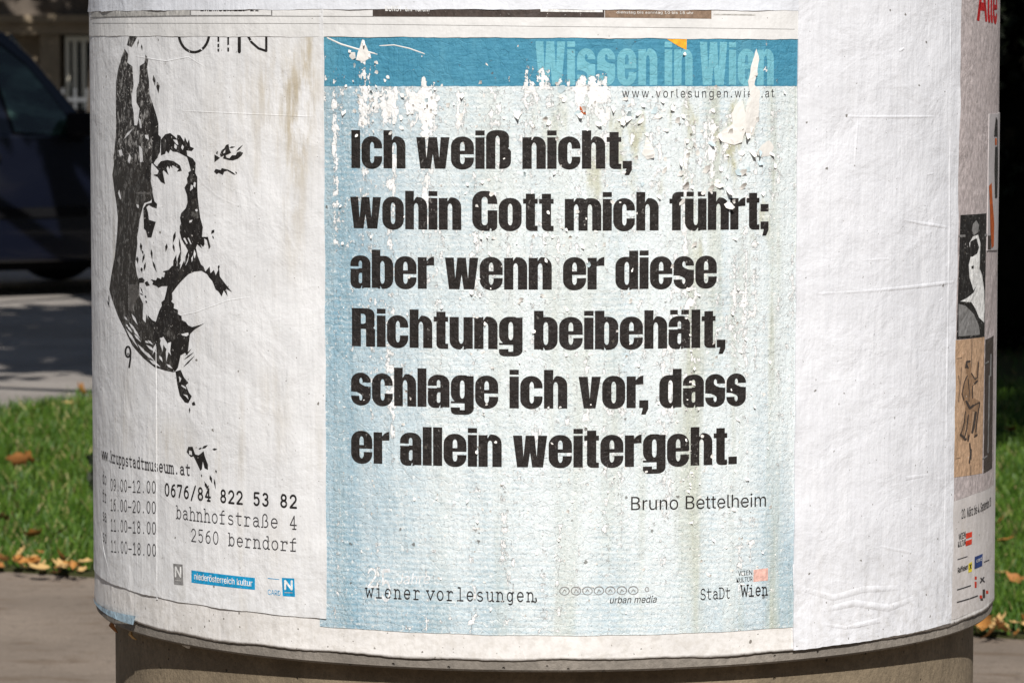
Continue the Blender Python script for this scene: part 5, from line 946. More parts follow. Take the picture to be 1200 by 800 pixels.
def tree(label, base, crown, r, n, seed, trunk_r=.16, leaf=.13, group=None, mat=None):
    root = tag(empty('leafy_tree', base), label, 'tree', group)
    g = random.Random(seed)
    bx, by, bz = base
    top = Vector((crown[0] - bx, crown[1] - by, crown[2] - bz))
    d = MB()
    k = [Vector((0, 0, -.05)), Vector((.02, .01, .35)), top * .28 + Vector((0, 0, .3)), top * .62, top * .95]
    k[2].z = top.z * .35; k[3].z = top.z * .65
    d.tube(k, [trunk_r * 1.35, trunk_r * 1.05, trunk_r * .85, trunk_r * .6, trunk_r * .3], 12)
    for i in range(9):
        t = g.uniform(.5, .95); s = k[2].lerp(k[4], (t - .35) / .65)
        a = g.uniform(0, 2 * pi); e = Vector((cos(a) * r[0] * .8, sin(a) * r[1] * .8, g.uniform(-.3, .7) * r[2]))
        d.tube([s, s + e * .45 + Vector((0, 0, .15)), s + e], [trunk_r * .38, trunk_r * .22, trunk_r * .06], 7)
    d.build('trunk', m_bark, root, smooth=True)
    blobs = []
    for i in range(11):
        a = g.uniform(0, 2 * pi); q = g.uniform(.1, .75)
        blobs.append((top.x + cos(a) * r[0] * q, top.y + sin(a) * r[1] * q, top.z + g.uniform(-.6, .7) * r[2], r[0] * g.uniform(.35, .55), r[1] * g.uniform(.35, .55), r[2] * g.uniform(.3, .5), n // 11))
    foliage('crown', blobs, leaf, mat or m_leaf, root, seed)
    return root
tree('tall leafy tree standing behind the advertising column, shading the road', (-1.0, 9.2, 0), (-2.05, 9.2, 5.7), (2.4, 2.4, 1.7), 9000, 2)
tree('leafy tree farther behind the advertising column, shading the navy car', (-1.9, 16.2, 0), (-3.2, 16.3, 5.6), (2.9, 2.1, 1.8), 17000, 12, leaf=.15)
tree('broad leafy tree to the right of the path, shading the dark hedge', (3.9, 6.6, 0), (3.6, 6.8, 5.7), (3.2, 3.0, 2.2), 15000, 3, trunk_r=.2, leaf=.14)
tree('slender tree with low dark branches in front of the stone building', (-4.35, 33.6, .11), (-4.1, 34.6, 4.5), (3.6, 1.7, 2.5), 5200, 4, trunk_r=.085, leaf=.13)

sh = tag(empty('shade_shrub', (-1.37, 8.0, 0)), 'added low dark clump standing in for the shadow patch on the grass at the left edge of the column', 'shrub')  # dark foliage added in place of a shadow patch on the lawn
foliage('foliage', [(0, 0, .13, .15, .16, .12, 1500), (-.02, -.02, .07, .13, .14, .07, 700)], .026, m_yew, sh, 8)
d = MB(); d.tube([(0, 0, 0), (.01, 0, .07), (.0, .02, .14)], [.015, .01, .006], 7); d.build('stem', m_bark, sh)

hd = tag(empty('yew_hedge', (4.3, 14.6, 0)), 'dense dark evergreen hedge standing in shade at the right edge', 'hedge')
bl = []
gh = random.Random(6)
for i in range(26):
    bl.append((gh.uniform(-2.3, 2.3), gh.uniform(-.7, .7), gh.uniform(.3, 2.5), .55, .5, .5, 900))
for i in range(10):
    bl.append((-2.2 + gh.uniform(-.1, .25), gh.uniform(-.75, .5), .25 + i * .24, .35, .45, .35, 900))
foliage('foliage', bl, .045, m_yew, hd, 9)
d = MB()
for i in range(9):
    x = -1.9 + i * .48
    d.tube([(x, 0, 0), (x + .05, .05, 1.1), (x - .05, 0, 2.2)], [.09, .07, .03], 7)
d.build('stem', m_bark, hd)
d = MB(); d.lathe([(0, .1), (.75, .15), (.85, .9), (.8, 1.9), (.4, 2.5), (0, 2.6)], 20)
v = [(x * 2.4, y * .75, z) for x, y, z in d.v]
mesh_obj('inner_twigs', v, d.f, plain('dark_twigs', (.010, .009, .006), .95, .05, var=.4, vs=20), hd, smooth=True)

# ------------------------------------------------------------------ stone building and its fence across the road
m_stone = plain('facade_stone', (.24, .19, .13), .9, .15, var=.22, vs=2.5)
m_stone_d = plain('rusticated_stone', (.11, .09, .072), .9, .15, var=.3, vs=3)
m_frame = plain('cream_frame', (.56, .52, .42), .6, .3, var=.1)
m_pane = plain('window_pane', (.030, .040, .048), .08, .5, var=.3, vs=1.5)
m_iron = plain('grey_iron', (.11, .115, .12), .6, .4, .2)
BY = 38.0
bld = tag(empty('stone_building', (-6, BY, .11)), 'old stone building with cream window frames across the road', 'building')
d = MB(); d.box(-16, .4, 0, 26, 9, 12.5); d.build('wall', m_stone, bld)
d = MB(); d.box(-16, .0, 0, 26, .402, .78); d.build('plinth', m_stone_d, bld)
d = MB(); d.box(-16, .12, 1.66, 26, .398, 1.80); d.box(-16, .05, 1.80, 26, .398, 1.88); d.box(-16, .1, 4.2, 26, .397, 4.5); d.box(-16, -.2, 12.1, 26, .396, 12.52); d.build('cornice', m_stone, bld)
d = MB(); d.box(-16, .22, 1.88, 26, .399, 4.2); d.build('rusticated_band', m_stone_d, bld)
px2x = lambda px: (px - 600) / FPX * (BY + 5.55) + CAM[0] + 6
P0 = px2x(58)
for k in range(-5, 9):
    x = P0 + k * 2.1
    d = MB(); d.box(x - .11, .16, .78, x + .11, .395, 1.66); d.box(x - .15, .13, .78, x + .15, .3, .86); d.build('pilaster', m_stone, bld, bevel=.012)
    d = MB(); w0 = x + .17
    d.box(w0, .28, .80, w0 + .50, .394, 1.655)
    f = d.build('window', m_pane, bld)
    q = MB()
    for a in (0, .085, .185, .30, .42): q.box(w0 + a, .20, .82, w0 + a + .045, .28, 1.64)
    q.box(w0, .205, 1.58, w0 + .5, .279, 1.64)
    q.build('frame', m_frame, f)
    # a tall window above, in the rusticated band, and two further storeys
    for (z0, z1, dep) in ((2.0, 3.9, .20), (5.2, 7.6, .38), (8.8, 11.0, .38)):
        d = MB(); d.box(x + .5, dep - .02, z0, x + 1.5, dep + .03, z1); f = d.build('window', m_pane, bld)
        q = MB(); 
        for a in (0, .47, .94): q.box(x + .5 + a, dep - .06, z0, x + .56 + a, dep - .021, z1)
        q.box(x + .5, dep - .062, z0 + (z1 - z0) * .66, x + 1.5, dep - .022, z0 + (z1 - z0) * .66 + .06); q.build('frame', m_frame, f)
    d = MB(); d.box(x - 1.02, .20, .95, x - .62, .38, 1.95); f = d.build('cellar_window', m_pane, bld)
fn = tag(empty('iron_fence', (-6, 35.2, .11)), 'grey iron railing in front of the stone building', 'fence')
d = MB()
d.box(-10, -.02, .16, 12, .02, .20); d.box(-10, -.022, .94, 12, .022, .98)
d.build('rail', m_iron, fn)
d = MB()
for k in range(170): d.box(-9.95 + k * .128, -.012, .02, -9.925 + k * .128, .012, 1.08)
d.build('railing_bars', m_iron, fn)
for k in range(12):
    d = MB(); d.box(-10 + k * 2.0, -.04, 0, -9.92 + k * 2.0, .04, 1.16); d.build('post', m_iron, fn)

hs = tag(empty('added_house', (0, -19, 0)), 'added plain brick house behind the viewer, out of view, holding back skylight', 'building')  # unseen house, added to dim the skylight and darken reflections
m_brick = plain('dark_brick', (.11, .075, .055), .9, .15, var=.25, vs=6)
d = MB(); d.box(-26, -9, 0, 26, 0, 9.2); d.build('wall', m_brick, hs)
d = MB(); d.box(-26.3, -9.3, 9.2, 26.3, .3, 9.5); d.build('roof', m_stone_d, hs)
for k in range(12):
    for z in (1.2, 4.3, 7.0):
        d = MB(); d.box(-24 + k * 4.2, -.02, z, -22.8 + k * 4.2, .03, z + 1.6); f = d.build('window', m_pane, hs)
        d = MB(); d.box(-24.08 + k * 4.2, -.02, z - .10, -22.72 + k * 4.2, .10, z); d.build('sill', m_stone, f)
d = MB(); d.box(-.6, -.02, 0, .6, .04, 2.2); d.build('door', m_bark, hs)

# ------------------------------------------------------------------ parked cars
m_tyre = plain('tyre_rubber', (.012, .012, .012), .85, .2)
m_rim = plain('alloy', (.30, .30, .31), .35, .5, .7)
m_trim = plain('black_trim', (.006, .006, .007), .85, .1)
m_lamp = plain('lamp_glass', (.5, .5, .5), .1, .6)
m_rear = plain('rear_lamp', (.25, .01, .01), .2, .6)
m_seat = plain('seat_cloth', (.03, .03, .035), .9)
def carpaint(name, c):
    M = Mat(name, .35, .3); M.color(c)
    M.b.inputs['Coat Weight'].default_value = .4; M.b.inputs['Coat Roughness'].default_value = .05
    return M.done()
def glassmat(name):
    M = Mat(name, .04, .5)
    o = M.obj()
    M.color(M.mix(M.ramp(M.noise(M.scale(o, (1.2, 1, 2.6)), 2.4, 4, .6, .6), .38, .68), (.004, .012, .010), (.055, .105, .090)))  # green patches painted in for reflections and the view through the glass
    return M.done()
m_glass = glassmat('reflection_glass')
def arch(cx, r, n=10): return [(cx + r * cos(pi - pi * k / n), .30 + r * sin(pi - pi * k / n)) for k in range(n + 1)]
def side_y(z): return .885 - .24 * max(0, z - .98) / .8
def make_car(label, paint, loc, rz, group='cars parked across the road'):
    root = tag(empty('parked_car', loc, rz), label, 'car', group)
    prof = [(-3.30, .28)] + [(-3.02, .26)] + arch(-2.62, .385) + [(-2.2, .22), (-.42, .22)] + arch(0, .385) + [(.45, .24), (.82, .26), (.90, .42), (.88, .62), (.76, .76), (.45, .90), (-.10, .985), (-.42, 1.02), (-3.30, 1.04), (-3.40, .80), (-3.40, .45)]
    d = MB(); d.prism_y(prof, -.885, .885); body = d.build('body', paint, root, bevel=.035)
    gp = [(-.36, 1.0), (-.56, 1.26), (-.74, 1.49), (-.90, 1.64), (-1.10, 1.73), (-1.55, 1.79), (-2.75, 1.77), (-3.10, 1.66), (-3.32, 1.02)]
    d = MB(); n = len(gp)
    v = [(x, -side_y(z), z) for x, z in gp] + [(x, side_y(z), z) for x, z in gp]
    d.add(v, [tuple(range(n)), tuple(range(2 * n - 1, n - 1, -1))] + [(i, i + n, (i + 1) % n + n, (i + 1) % n) for i in range(n)])
    d.build('cabin', paint, root, bevel=.03)
    wins = [('window', [(-.50, 1.00), (-.92, 1.03), (-1.05, 1.58), (-.98, 1.585), (-.80, 1.44), (-.63, 1.22)]),
            ('window', [(-1.12, 1.03), (-1.98, 1.04), (-2.02, 1.62), (-1.22, 1.62), (-1.18, 1.58)]),
            ('window', [(-2.10, 1.05), (-3.05, 1.07), (-2.92, 1.58), (-2.14, 1.62)])]
    for s in (-1, 1):
        for nm, p in wins:
            v = [(x, s * (side_y(z) + .008), z) for x, z in p] + [(x, s * (side_y(z) - .01), z) for x, z in p]
            k = len(p)
            f = [tuple(range(k)), tuple(range(2 * k - 1, k - 1, -1))] + [(i, i + k, (i + 1) % k + k, (i + 1) % k) for i in range(k)]
            d = MB(); d.add(v, f); w = d.build(nm, m_glass, root)
            cx = sum(q[0] for q in p) / k; cz = sum(q[1] for q in p) / k
            big = [(cx + (x - cx) * 1.09, cz + (z - cz) * 1.12) for x, z in p]
            v = [(x, s * (side_y(z) + .004), z) for x, z in big] + [(x, s * (side_y(z) - .02), z) for x, z in big]
            d = MB(); d.add(v, f); d.build('window_trim', m_trim, w)
        for x0 in (-1.10, -2.06):
            d = MB(); y = s * .886; d.box(x0 - .09, min(y, y + s * .03), .86, x0 + .07, max(y, y + s * .03), .895); d.build('door_handle', m_trim, root)
        for x0 in (-.30, -1.10, -2.12):
            d = MB(); y = s * .8865; d.box(x0 - .004, min(y, y - s * .01), .32, x0 + .004, max(y, y - s * .01), .97); d.build('door_seam', m_trim, root)
        d = MB(); y = s * .887; d.box(-2.2, min(y, y + s * .012), .50, -.45, max(y, y + s * .012), .56); d.build('side_strip', m_trim, root)
        d = MB(); c = s * 1.0; d.box(-.60, c - .09, 1.00, -.42, c + .09, 1.15); d.build('wing_mirror', m_trim, root, bevel=.03)
        for wx in (0, -2.62):
            w = tag(empty('wheel', (wx, s * .80, .30)), None); w.parent = root
            d = MB(); d.lathe([(.19, -.09), (.27, -.10), (.30, -.07), (.302, .07), (.27, .10), (.19, .09), (.19, -.09)], 36, 'y'); d.build('tyre', m_tyre, w, smooth=True)
            d = MB()
            for k in range(6):
                a = k * pi / 3; d.tube([(0, s * .07, 0), (.19 * cos(a), s * .075, .19 * sin(a))], [.035, .025], 6)
            d.lathe([(.0, .03 * s), (.06, .085 * s), (0.0, .09 * s)], 16, 'y'); d.lathe([(.175, .06 * s), (.195, .085 * s), (.20, .06 * s)], 36, 'y')
            d.build('rim', m_rim, w, smooth=True)
        d = MB(); d.box(.70, s * .62 - .17, .60, .885, s * .62 + .17, .74); d.build('headlight', m_lamp, root, bevel=.02)
        d = MB(); d.box(-3.42, s * .78 - .09, .62, -3.3, s * .78 + .09, .98); d.build('rear_light', m_rear, root, bevel=.015)
    d = MB(); d.add([(-.40, -.72, 1.03), (-.40, .72, 1.03), (-.86, .62, 1.63), (-.86, -.62, 1.63), (-.385, -.72, 1.04), (-.385, .72, 1.04), (-.845, .62, 1.64), (-.845, -.62, 1.64)], [(0, 1, 2, 3), (7, 6, 5, 4), (0, 4, 5, 1), (1, 5, 6, 2), (2, 6, 7, 3), (3, 7, 4, 0)])
    d.build('windscreen', m_glass, root)
    d = MB(); d.box(-2.9, -.70, .16, .6, .70, .30); d.build('underbody', m_trim, root)
    return root
CY = on_ground(100, 345)[1]
yaw = radians(28)
mc = make_car('dark navy blue people carrier parked across the road, seen from the side', carpaint('navy_paint', (.0022, .0035, .010)), ((101 - 600) / FPX * (CY + 5.55) + CAM[0], CY + .9, 0), yaw)
mc.scale = (1.04, 1.04, 1.04)
make_car('mid blue car parked farther back behind the navy people carrier', carpaint('blue_paint', (.035, .075, .16)), (-3.35, 31.2, 0), radians(183)).scale = (1.12, 1.12, 1.12)

# ================================================================== POSTER COLUMN
column = tag(empty('poster_column'), 'white papered advertising column on a narrower concrete base beside the path', 'advertising column')
d = MB()
BR = .6215
prof = [(BR + .03, 0), (BR + .03, .09), (BR + .012, .11), (BR, .13), (BR, .802)]
d.lathe(prof, 160); d.build('concrete_base', m_conc, column, smooth=True, autosmooth=True)
d = MB()
d.lathe([(BR - .01, .8005), (R - .0045, .8005), (R - .0015, .8035), (R - .0015, Z_RIM + .004), (R - .03, Z_RIM + .006)], 200)
d.build('bottom_ring', m_ring, column, smooth=True, autosmooth=True)
d = MB()
d.lathe([(R - .02, Z_RIM + .004), (R - .0005, Z_RIM + .004), (R - .0005, 2.70)], 200)
d.build('drum', m_ring, column, smooth=True, autosmooth=True)
d = MB()
d.lathe([(R - .02, 2.69), (R + .03, 2.70), (R + .04, 2.74), (R + .03, 2.78), (R - .05, 2.80), (.38, 2.88), (.16, 2.93), (.05, 2.95), (.05, 3.0), (0, 3.03)], 96)
d.build('roof', m_roofmetal, column, smooth=True, autosmooth=True)

def round_paper():
    """the oldest layer, all the way round, its lower edge cut unevenly and lifting off the ring"""
    r = random.Random(3)
    n = 720
    rows = [0, .0035, .008, .014, .022, .04, .08, .16, .3, .5, .75, 1.0, 1.3, 1.6, 1.87]
    V, U, F = [], [], []
    lift, drop = 0.0, 0.0
    L, D = [], []
    ph = [r.uniform(0, 6.3) for _ in range(8)]
    for i in range(n):
        t = 2 * pi * i / n
        L.append(.0000 + .0007 * sin(7 * t + ph[0]) + .0006 * sin(17 * t + ph[1]) + .0004 * sin(41 * t + ph[2]))
        D.append(.0010 * sin(11 * t + ph[3]) + .0008 * sin(29 * t + ph[4]) + .0005 * r.uniform(-1, 1))
    for j, h in enumerate(rows):
        for i in range(n + 1):
            q = i % n
            u = (i / n - .5) * 2 * pi * R
            e = math.exp(-h / .010)
            z = Z_RIM + h + D[q] * math.exp(-h / .006)
            V.append(wrap(u, z, .0004 + max(0, L[q]) * e)); U.append((u, z))
    W = n + 1
    for j in range(len(rows) - 1):
        for i in range(n): F.append((j * W + i, j * W + i + 1, (j + 1) * W + i + 1, (j + 1) * W + i))
    k = len(V)                       # the paper's thickness at its lower edge
    for i in range(n + 1):
        u, z = U[i]; e = max(0, L[i % n])
        V.append(wrap(u, z + .0002, max(-.003, .0004 + e - .0012))); U.append((u, z))
    for i in range(n): F.append((k + i, k + i + 1, i + 1, i))
    return mesh_obj('paper_layer', V, F, m_under, column, uvs=U, smooth=True)
under = round_paper()
# bluish remains of an older sheet along the lower left edge
pr = Print(); pr.polys([(1, [(113.6, 700), (118, 706), (130, 713.5), (146, 718), (163, 721), (160, 731.4), (148, 728), (132, 721), (122, 714), (115, 706)])], on_drum)
pr.build('blue_remnant', m_pblue, under, .0052)

# ================================================================== THE POSTERS
def uz(u, z): return {'u': u, 'z': z}
# --- right: pinkish grey exhibition poster, wrapping away out of sight
zb = Z_RIM + .006
right = sheet('art_poster', uz(on_drum(1105, 300)[0], 1.82), uz(1.42, 1.82), uz(1.42, zb), uz(on_drum(1105, 300)[0], zb + .001), .0009, m_right, seed=4)
tag(right, 'dull pinkish grey poster with a dark portrait photo above a tan figure drawing', 'poster', 'posters pasted on the column')
pr = Print(); pr.polys([(1, [(1110, -8), (1172.5, -8), (1168, 300), (1163.5, 567), (1159.5, 571), (1140, 578.5), (1110, 589)])], on_drum)
pr.build('pink_field', m_pink, right, .00105)
pr = Print(); sans_line(pr, 'Alle', (1143.8, 22.8), (1167.5, 26.5), 46, .95, bold=.05); pr.build('red_heading', m_red, right, .0013)
pr = Print(); pr.polys([(1, [(1124.5, 252), (1155, 250), (1152.7, 394.5), (1120, 397.5)])], on_drum)
pic = pr.build('portrait_photo', m_black, right, .0013)
pr = Print()
pr.polys([(1, [(1134.5, 285), (1139, 277), (1145, 275), (1147.5, 285), (1147, 300), (1146.8, 315), (1149.5, 322), (1152, 340), (1152.5, 360), (1152, 378), (1146, 372), (1142, 362), (1137, 354), (1124, 353), (1132, 349), (1139.5, 343), (1143, 335), (1139.5, 340), (1137.5, 333), (1134.8, 325), (1134, 310), (1136.5, 300)]),
          (-1, [(1136, 283), (1143, 279), (1146, 290), (1144, 297), (1138, 301), (1134, 300)]),
          (-1, [(1137, 312), (1140, 311), (1139.5, 315), (1137, 315)])], on_drum)
pr.build('white_figure', m_wht, pic, .0016)
pr = Print()
pr.polys([(1, [(1139, 262), (1143, 258), (1146, 264), (1145, 272), (1140, 276), (1137.5, 270)]), (1, rc(1122.5, 275, 1130, 277.6)), (1, rc(1152.5, 274, 1158, 276.6)),
          (1, [(1122, 356), (1130, 358), (1140, 368), (1146, 382), (1147, 392), (1122, 394)])], on_drum)
pr.each('grey_drapery', m_grey, pic, .0016)
pr = Print(); pr.polys([(1, [(1112, 399), (1152.7, 394.6), (1150, 554), (1112, 559.5)])], on_drum)
draw = pr.build('figure_drawing', m_tan, right, .0013)
pr = Print()
pr.polys([(1, [(1130.8, 428), (1133, 423), (1136, 425), (1137, 432), (1136, 437), (1139.5, 442), (1142.5, 441), (1144, 424), (1146, 421), (1146.2, 426), (1145, 445), (1141, 450), (1139, 452), (1139.5, 466), (1146.8, 470), (1147.3, 474), (1144, 492), (1143, 505), (1144, 511), (1140.5, 511), (1141, 498), (1142.5, 482),
               (1138.5, 481), (1137.5, 497), (1135.5, 510), (1133, 516), (1131, 513), (1133.5, 497), (1133, 484), (1130.5, 498), (1128.5, 509), (1130.5, 516), (1125.5, 514.5), (1123.5, 508), (1127, 502), (1129.5, 484), (1130, 474), (1127.5, 468), (1125.5, 461), (1128.5, 447), (1132, 440), (1131, 435)])], on_drum)
pr.build('sepia_figure', m_sketch, draw, .0016)
pr = Print()
st = []
for pts, w in (([(1130.6, 430), (1131.5, 423.5), (1135, 423)], 2.2), ([(1132, 428), (1133, 431)], 1.6), ([(1132, 440), (1128.5, 448), (1126, 461), (1128, 468)], 1.2), ([(1137, 437), (1141, 444), (1144, 442), (1145.3, 424)], 1.1), ([(1141, 449), (1143.8, 446)], 2.0),
               ([(1133, 444), (1134.5, 458), (1134, 470)], .9), ([(1138, 452), (1138.5, 466)], 1.1), ([(1131, 470), (1135, 478), (1139, 475)], 2.6), ([(1139, 475), (1146.5, 471)], 1.2), ([(1146.7, 472), (1143.5, 492), (1142.3, 506)], 1.3), ([(1142, 483), (1140, 496), (1138, 506)], 2.6),
               ([(1130, 482), (1128, 498), (1124.5, 508)], 1.2), ([(1133.3, 486), (1131.5, 502), (1129, 512)], 1.5), ([(1124.5, 509), (1130, 514.5)], 2.6), ([(1134, 510), (1133, 516)], 1.8), ([(1135, 519), (1136, 530), (1134.6, 542)], 1.5), ([(1137, 526), (1136.6, 538)], .8), ([(1140.8, 511), (1143.5, 509)], 1.8)):
    st += stroke(pts, w)
pr.polys(st, on_drum); pr.build('ink_outline', m_dkbrown, draw, .0019)
pr = Print(); st = []
for pts, w in (([(1138, 396), (1137, 430)], .9), ([(1136.5, 545), (1136, 556)], .9), ([(1120, 420), (1126, 419)], .8), ([(1119, 537), (1124, 536)], .8), ([(1122, 440), (1124, 452), (1122, 470)], 1.2), ([(1125.5, 430), (1124.5, 450)], 1)): st += stroke(pts, w)
pr.polys(st, on_drum); pr.build('pencil_line', m_flesh, draw, .0016)
pr = Print(); pr.polys([(1, [(1153.8, 398), (1163.3, 393), (1161.6, 548), (1151.5, 554.5)])], on_drum); p2 = pr.build('dark_photo', m_dkbrown, right, .0013)
pr = Print(); st = []
for pts, w in (([(1153, 426), (1157, 423.5)], 1.6), ([(1158, 440), (1157.5, 480), (1156.5, 530)], 1.4), ([(1151, 537), (1155, 534)], 1.6), ([(1160, 415), (1159.5, 440)], 1.6)): st += stroke(pts, w)
pr.polys(st, on_drum); pr.build('grey_mark', m_grey, p2, .0016)
pr = Print(); sans_line(pr, '20. März bis 4. September 20', (1125.5, 607.5), (1160.5, 592.0), 10.5, .92, bold=.01); pr.build('date_line', m_type, right, .0013)
pr = Print(); sans_line(pr, 'WIEN', (1122.5, 632.5), (1130.8, 629), 7, bold=.03); pr.build('logo_text', m_type_b, right, .0013)
pr = Print(); sans_line(pr, 'KULTUR', (1121.5, 641), (1130.8, 637.5), 6.5, .9, bold=.03); pr.build('logo_text', m_type_b, right, .0013)
pr = Print(); pr.polys([(1, [(1131, 624.5), (1138.2, 622.5), (1138, 628.6), (1131, 631)]), (1, [(1130.8, 633.5), (1138, 631), (1137.8, 637), (1130.6, 639.5)])], on_drum); pr.build('red_block', m_red2, right, .0013)
pr = Print(); sans_line(pr, 'Raiffeisen', (1121.2, 671), (1133.5, 666), 6, .9, bold=.03); pr.build('logo_text', m_type_b, right, .0013)
pr = Print(); pr.polys([(1, [(1134, 660), (1138.2, 657.5), (1138, 669), (1133.8, 670.5)])], on_drum); pr.build('yellow_block', m_yel, right, .0013)
pr = Print(); st = stroke([(1135.2, 661), (1137, 665.5)], .8) + stroke([(1136.9, 660.2), (1135.2, 666.6)], .8); pr.polys(st, on_drum); pr.build('crossed_mark', m_black, right, .0016)
pr = Print(); pr.polys([(1, [(1141.3, 652), (1150.5, 648.2), (1150, 662.5), (1141, 666.3)])], on_drum); bb = pr.build('navy_block', m_navy, right, .0013)
pr = Print(); sans_line(pr, 'card', (1142.8, 658.8), (1149.2, 656.2), 4.5); pr.build('block_text', m_wht, bb, .0016)
pr = Print(); st = []
for pts, w in (([(1121.5, 655), (1132.5, 651.5)], 1.0), ([(1152.5, 658), (1158, 655.5)], .9), ([(1121, 690.5), (1136.5, 685.5)], 1.3), ([(1121, 705), (1144.5, 697.5)], 1.4), ([(1148, 682), (1152, 676)], 1.6), ([(1148.5, 677), (1152.5, 681)], 1.6)): st += stroke(pts, w)
pr.polys(st, on_drum); pr.build('small_print', m_type, right, .0013)
pr = Print(); pr.polys([(1, rc(1141.3, 675, 1143.6, 678.5)), (1, rc(1141.2, 681, 1143.5, 688)), (1, rc(1147, 697, 1150, 700.5)), (1, rc(1154.5, 691.5, 1157.2, 695))], on_drum); pr.build('red_mark', m_red2, right, .0013)
pr = Print(); pr.polys([(1, rc(1150.6, 690, 1153.4, 700)), (1, rc(1148, 700.5, 1151, 703))], on_drum); pr.build('dark_mark', m_dkbrown, right, .0013)

# --- far right sliver of another poster
sl = sheet('picture_poster', (1157.6, 134), (1170.3, 132), (1167.5, 292), (1155.3, 294), .0022, m_sliver, seed=9)
tag(sl, 'narrow sliver of a picture poster with black and orange patches at the column edge', 'poster', 'posters pasted on the column')
pr = Print(); pr.polys([(1, [(1165, 137), (1167, 141), (1167.4, 200), (1166.6, 232), (1164, 232), (1163.4, 198), (1164.4, 165), (1162.8, 158), (1164, 147)]), (-1, rc(1163.6, 160, 1166.8, 172))], on_drum); pr.build('black_shape', m_black, sl, .0026)
pr = Print(); pr.polys([(1, [(1157, 218), (1160, 214), (1161, 235), (1163, 262), (1162.5, 288), (1160, 291), (1158.6, 270), (1158, 245)]), (1, rc(1164, 162, 1166, 170))], on_drum); pr.build('orange_shape', m_orange_d, sl, .0026)
pr = Print(); pr.polys([(1, rc(1155.8, 276, 1159.2, 292))], on_drum); pr.build('dark_patch', m_dkbrown, sl, .0026)

# --- the blue quotation poster
blue = sheet('quote_poster', (374, 41), (937, 45), (930, 734), (375, 733), .0012, m_field, seed=11)
tag(blue, 'weathered pale blue quotation poster with large black German lettering and flaking paper', 'poster', 'posters pasted on the column')
OF = .00135
pr = Print()
nb = [(374, 30), (937, 30), (937, 101.2)] + [(937 - k * 4, 101.2 + .35 * rnd.uniform(-1, 1) + (.0 if k < 70 else -.0)) for k in range(1, 140)] + [(374, 101)]
pr.polys([(1, nb)], on_drum)
band = pr.build('header_band', m_band, blue, OF)
pr = Print(); impact_line(pr, 'Wissen in Wien', (627.5, 99.5), (906, 99.8), 41.5, gap=.075, space=.20)
pr.build('header_lettering', m_word, band, OF + .0002)
LINES = [('Ich weiß nicht,', (412.3, 197.0), (740.3, 197.6)), ('wohin Gott mich führt;', (411, 267.3), (900, 268.4)), ('aber wenn er diese', (411.2, 336.6), (839.5, 337)),
         ('Richtung beibehält,', (413, 405.3), (849.6, 406.6)), ('schlage ich vor, dass', (412, 473.5), (873.5, 474.5)), ('er allein weitergeht.', (412, 541.5), (863, 543.3))]
for t, a, b in LINES:
    pr = Print(); impact_line(pr, t, a, b, 36.8)
    pr.build('lettering_line', m_ink, blue, OF)
pr = Print(); sans_line(pr, 'www.vorlesungen.wien.at', (728.5, 114.5), (906.5, 114.3), 10.2, 1.45); pr.build('web_address', m_ink, blue, OF)
pr = Print(); sans_line(pr, 'Bruno Bettelheim', (737.5, 597.3), (898.5, 592.8), 15.6, 1.0); pr.build('author_name', m_ink, blue, OF)
pr = Print(); type_line(pr, 'wiener vorlesungen', (428.5, 699), (627, 704.3), 15, .12, gap=.12, space=.45); pr.polys(stroke([(628, 700), (628.6, 703.5), (627, 705.5)], 1.6), on_drum); pr.build('series_name', m_type_b, blue, OF)
pr = Print(); type_line(pr, '2', (429, 687), (444, 687), 21, .13); type_line(pr, '5', (445, 703), (461, 703), 35, .12)
sans_line(pr, 'Jahre', (464, 684), (504, 683.5), 13, 1.0, shear=.2)
pr.build('anniversary_numeral', m_fade, blue, OF)
pr = Print(); sans_line(pr, 'urban media', (713.5, 706.3), (769.3, 705.2), 7.8, 1.0, shear=.22, bold=.008); pr.build('sponsor_name', m_ink, blue, OF)
for k in range(7):
    x = 661.5 + k * 13.4
    pr = Print(); pr.polys(stroke(arc(x, 692 - k * .12, 5.5, 4.6, 0, 360, 18), .9) + stroke(arc(x, 692 - k * .12, 5.6, 4.8, 160, 380, 12), 1.1) + stroke([(x - 2, 693 + (k % 2)), (x, 690), (x + 2, 692.5)], .9), on_drum)
    pr.build('round_emblem', m_grey, blue, OF)
pr = Print(); pr.polys(stroke(arc(758, 690, 2.2, 2.6, 0, 360, 10), .8), on_drum); pr.build('small_emblem', m_grey, blue, OF)
pr = Print(); sans_line(pr, 'WIEN', (864.5, 674.2), (881.5, 672.6), 5.6, .95, bold=.008); pr.build('logo_text', m_type_b, blue, OF)
pr = Print(); sans_line(pr, 'KULTUR', (862.3, 682), (881.5, 680.3), 5.6, .95, bold=.008); pr.build('logo_text', m_type_b, blue, OF)
pr = Print(); pr.polys([(1, [(882.5, 667.2), (899.5, 665), (899.3, 679.5), (882.3, 681.3)])], on_drum); pr.build('faded_red_block', m_faint, blue, OF)
pr = Print(); type_line(pr, 'StaDt', (819.5, 702.2), (856.5, 700.0), 12.5, .12, gap=-.06); type_line(pr, 'Wien', (868, 698.6), (899.5, 696.3), 13, .15, gap=.0); pr.build('city_name', m_type_b, blue, OF)
pr = Print(); pr.polys([(1, [(776, 43), (804.5, 44.5), (804, 58.8), (795, 54.5)])], on_drum); corner = pr.build('orange_corner', m_orange, blue, OF + .0003)
pr = Print(); sans_line(pr, 'wien', (783, 45.9), (794, 46.2), 2.6); pr.build('corner_text', m_dkbrown, corner, OF + .0005)

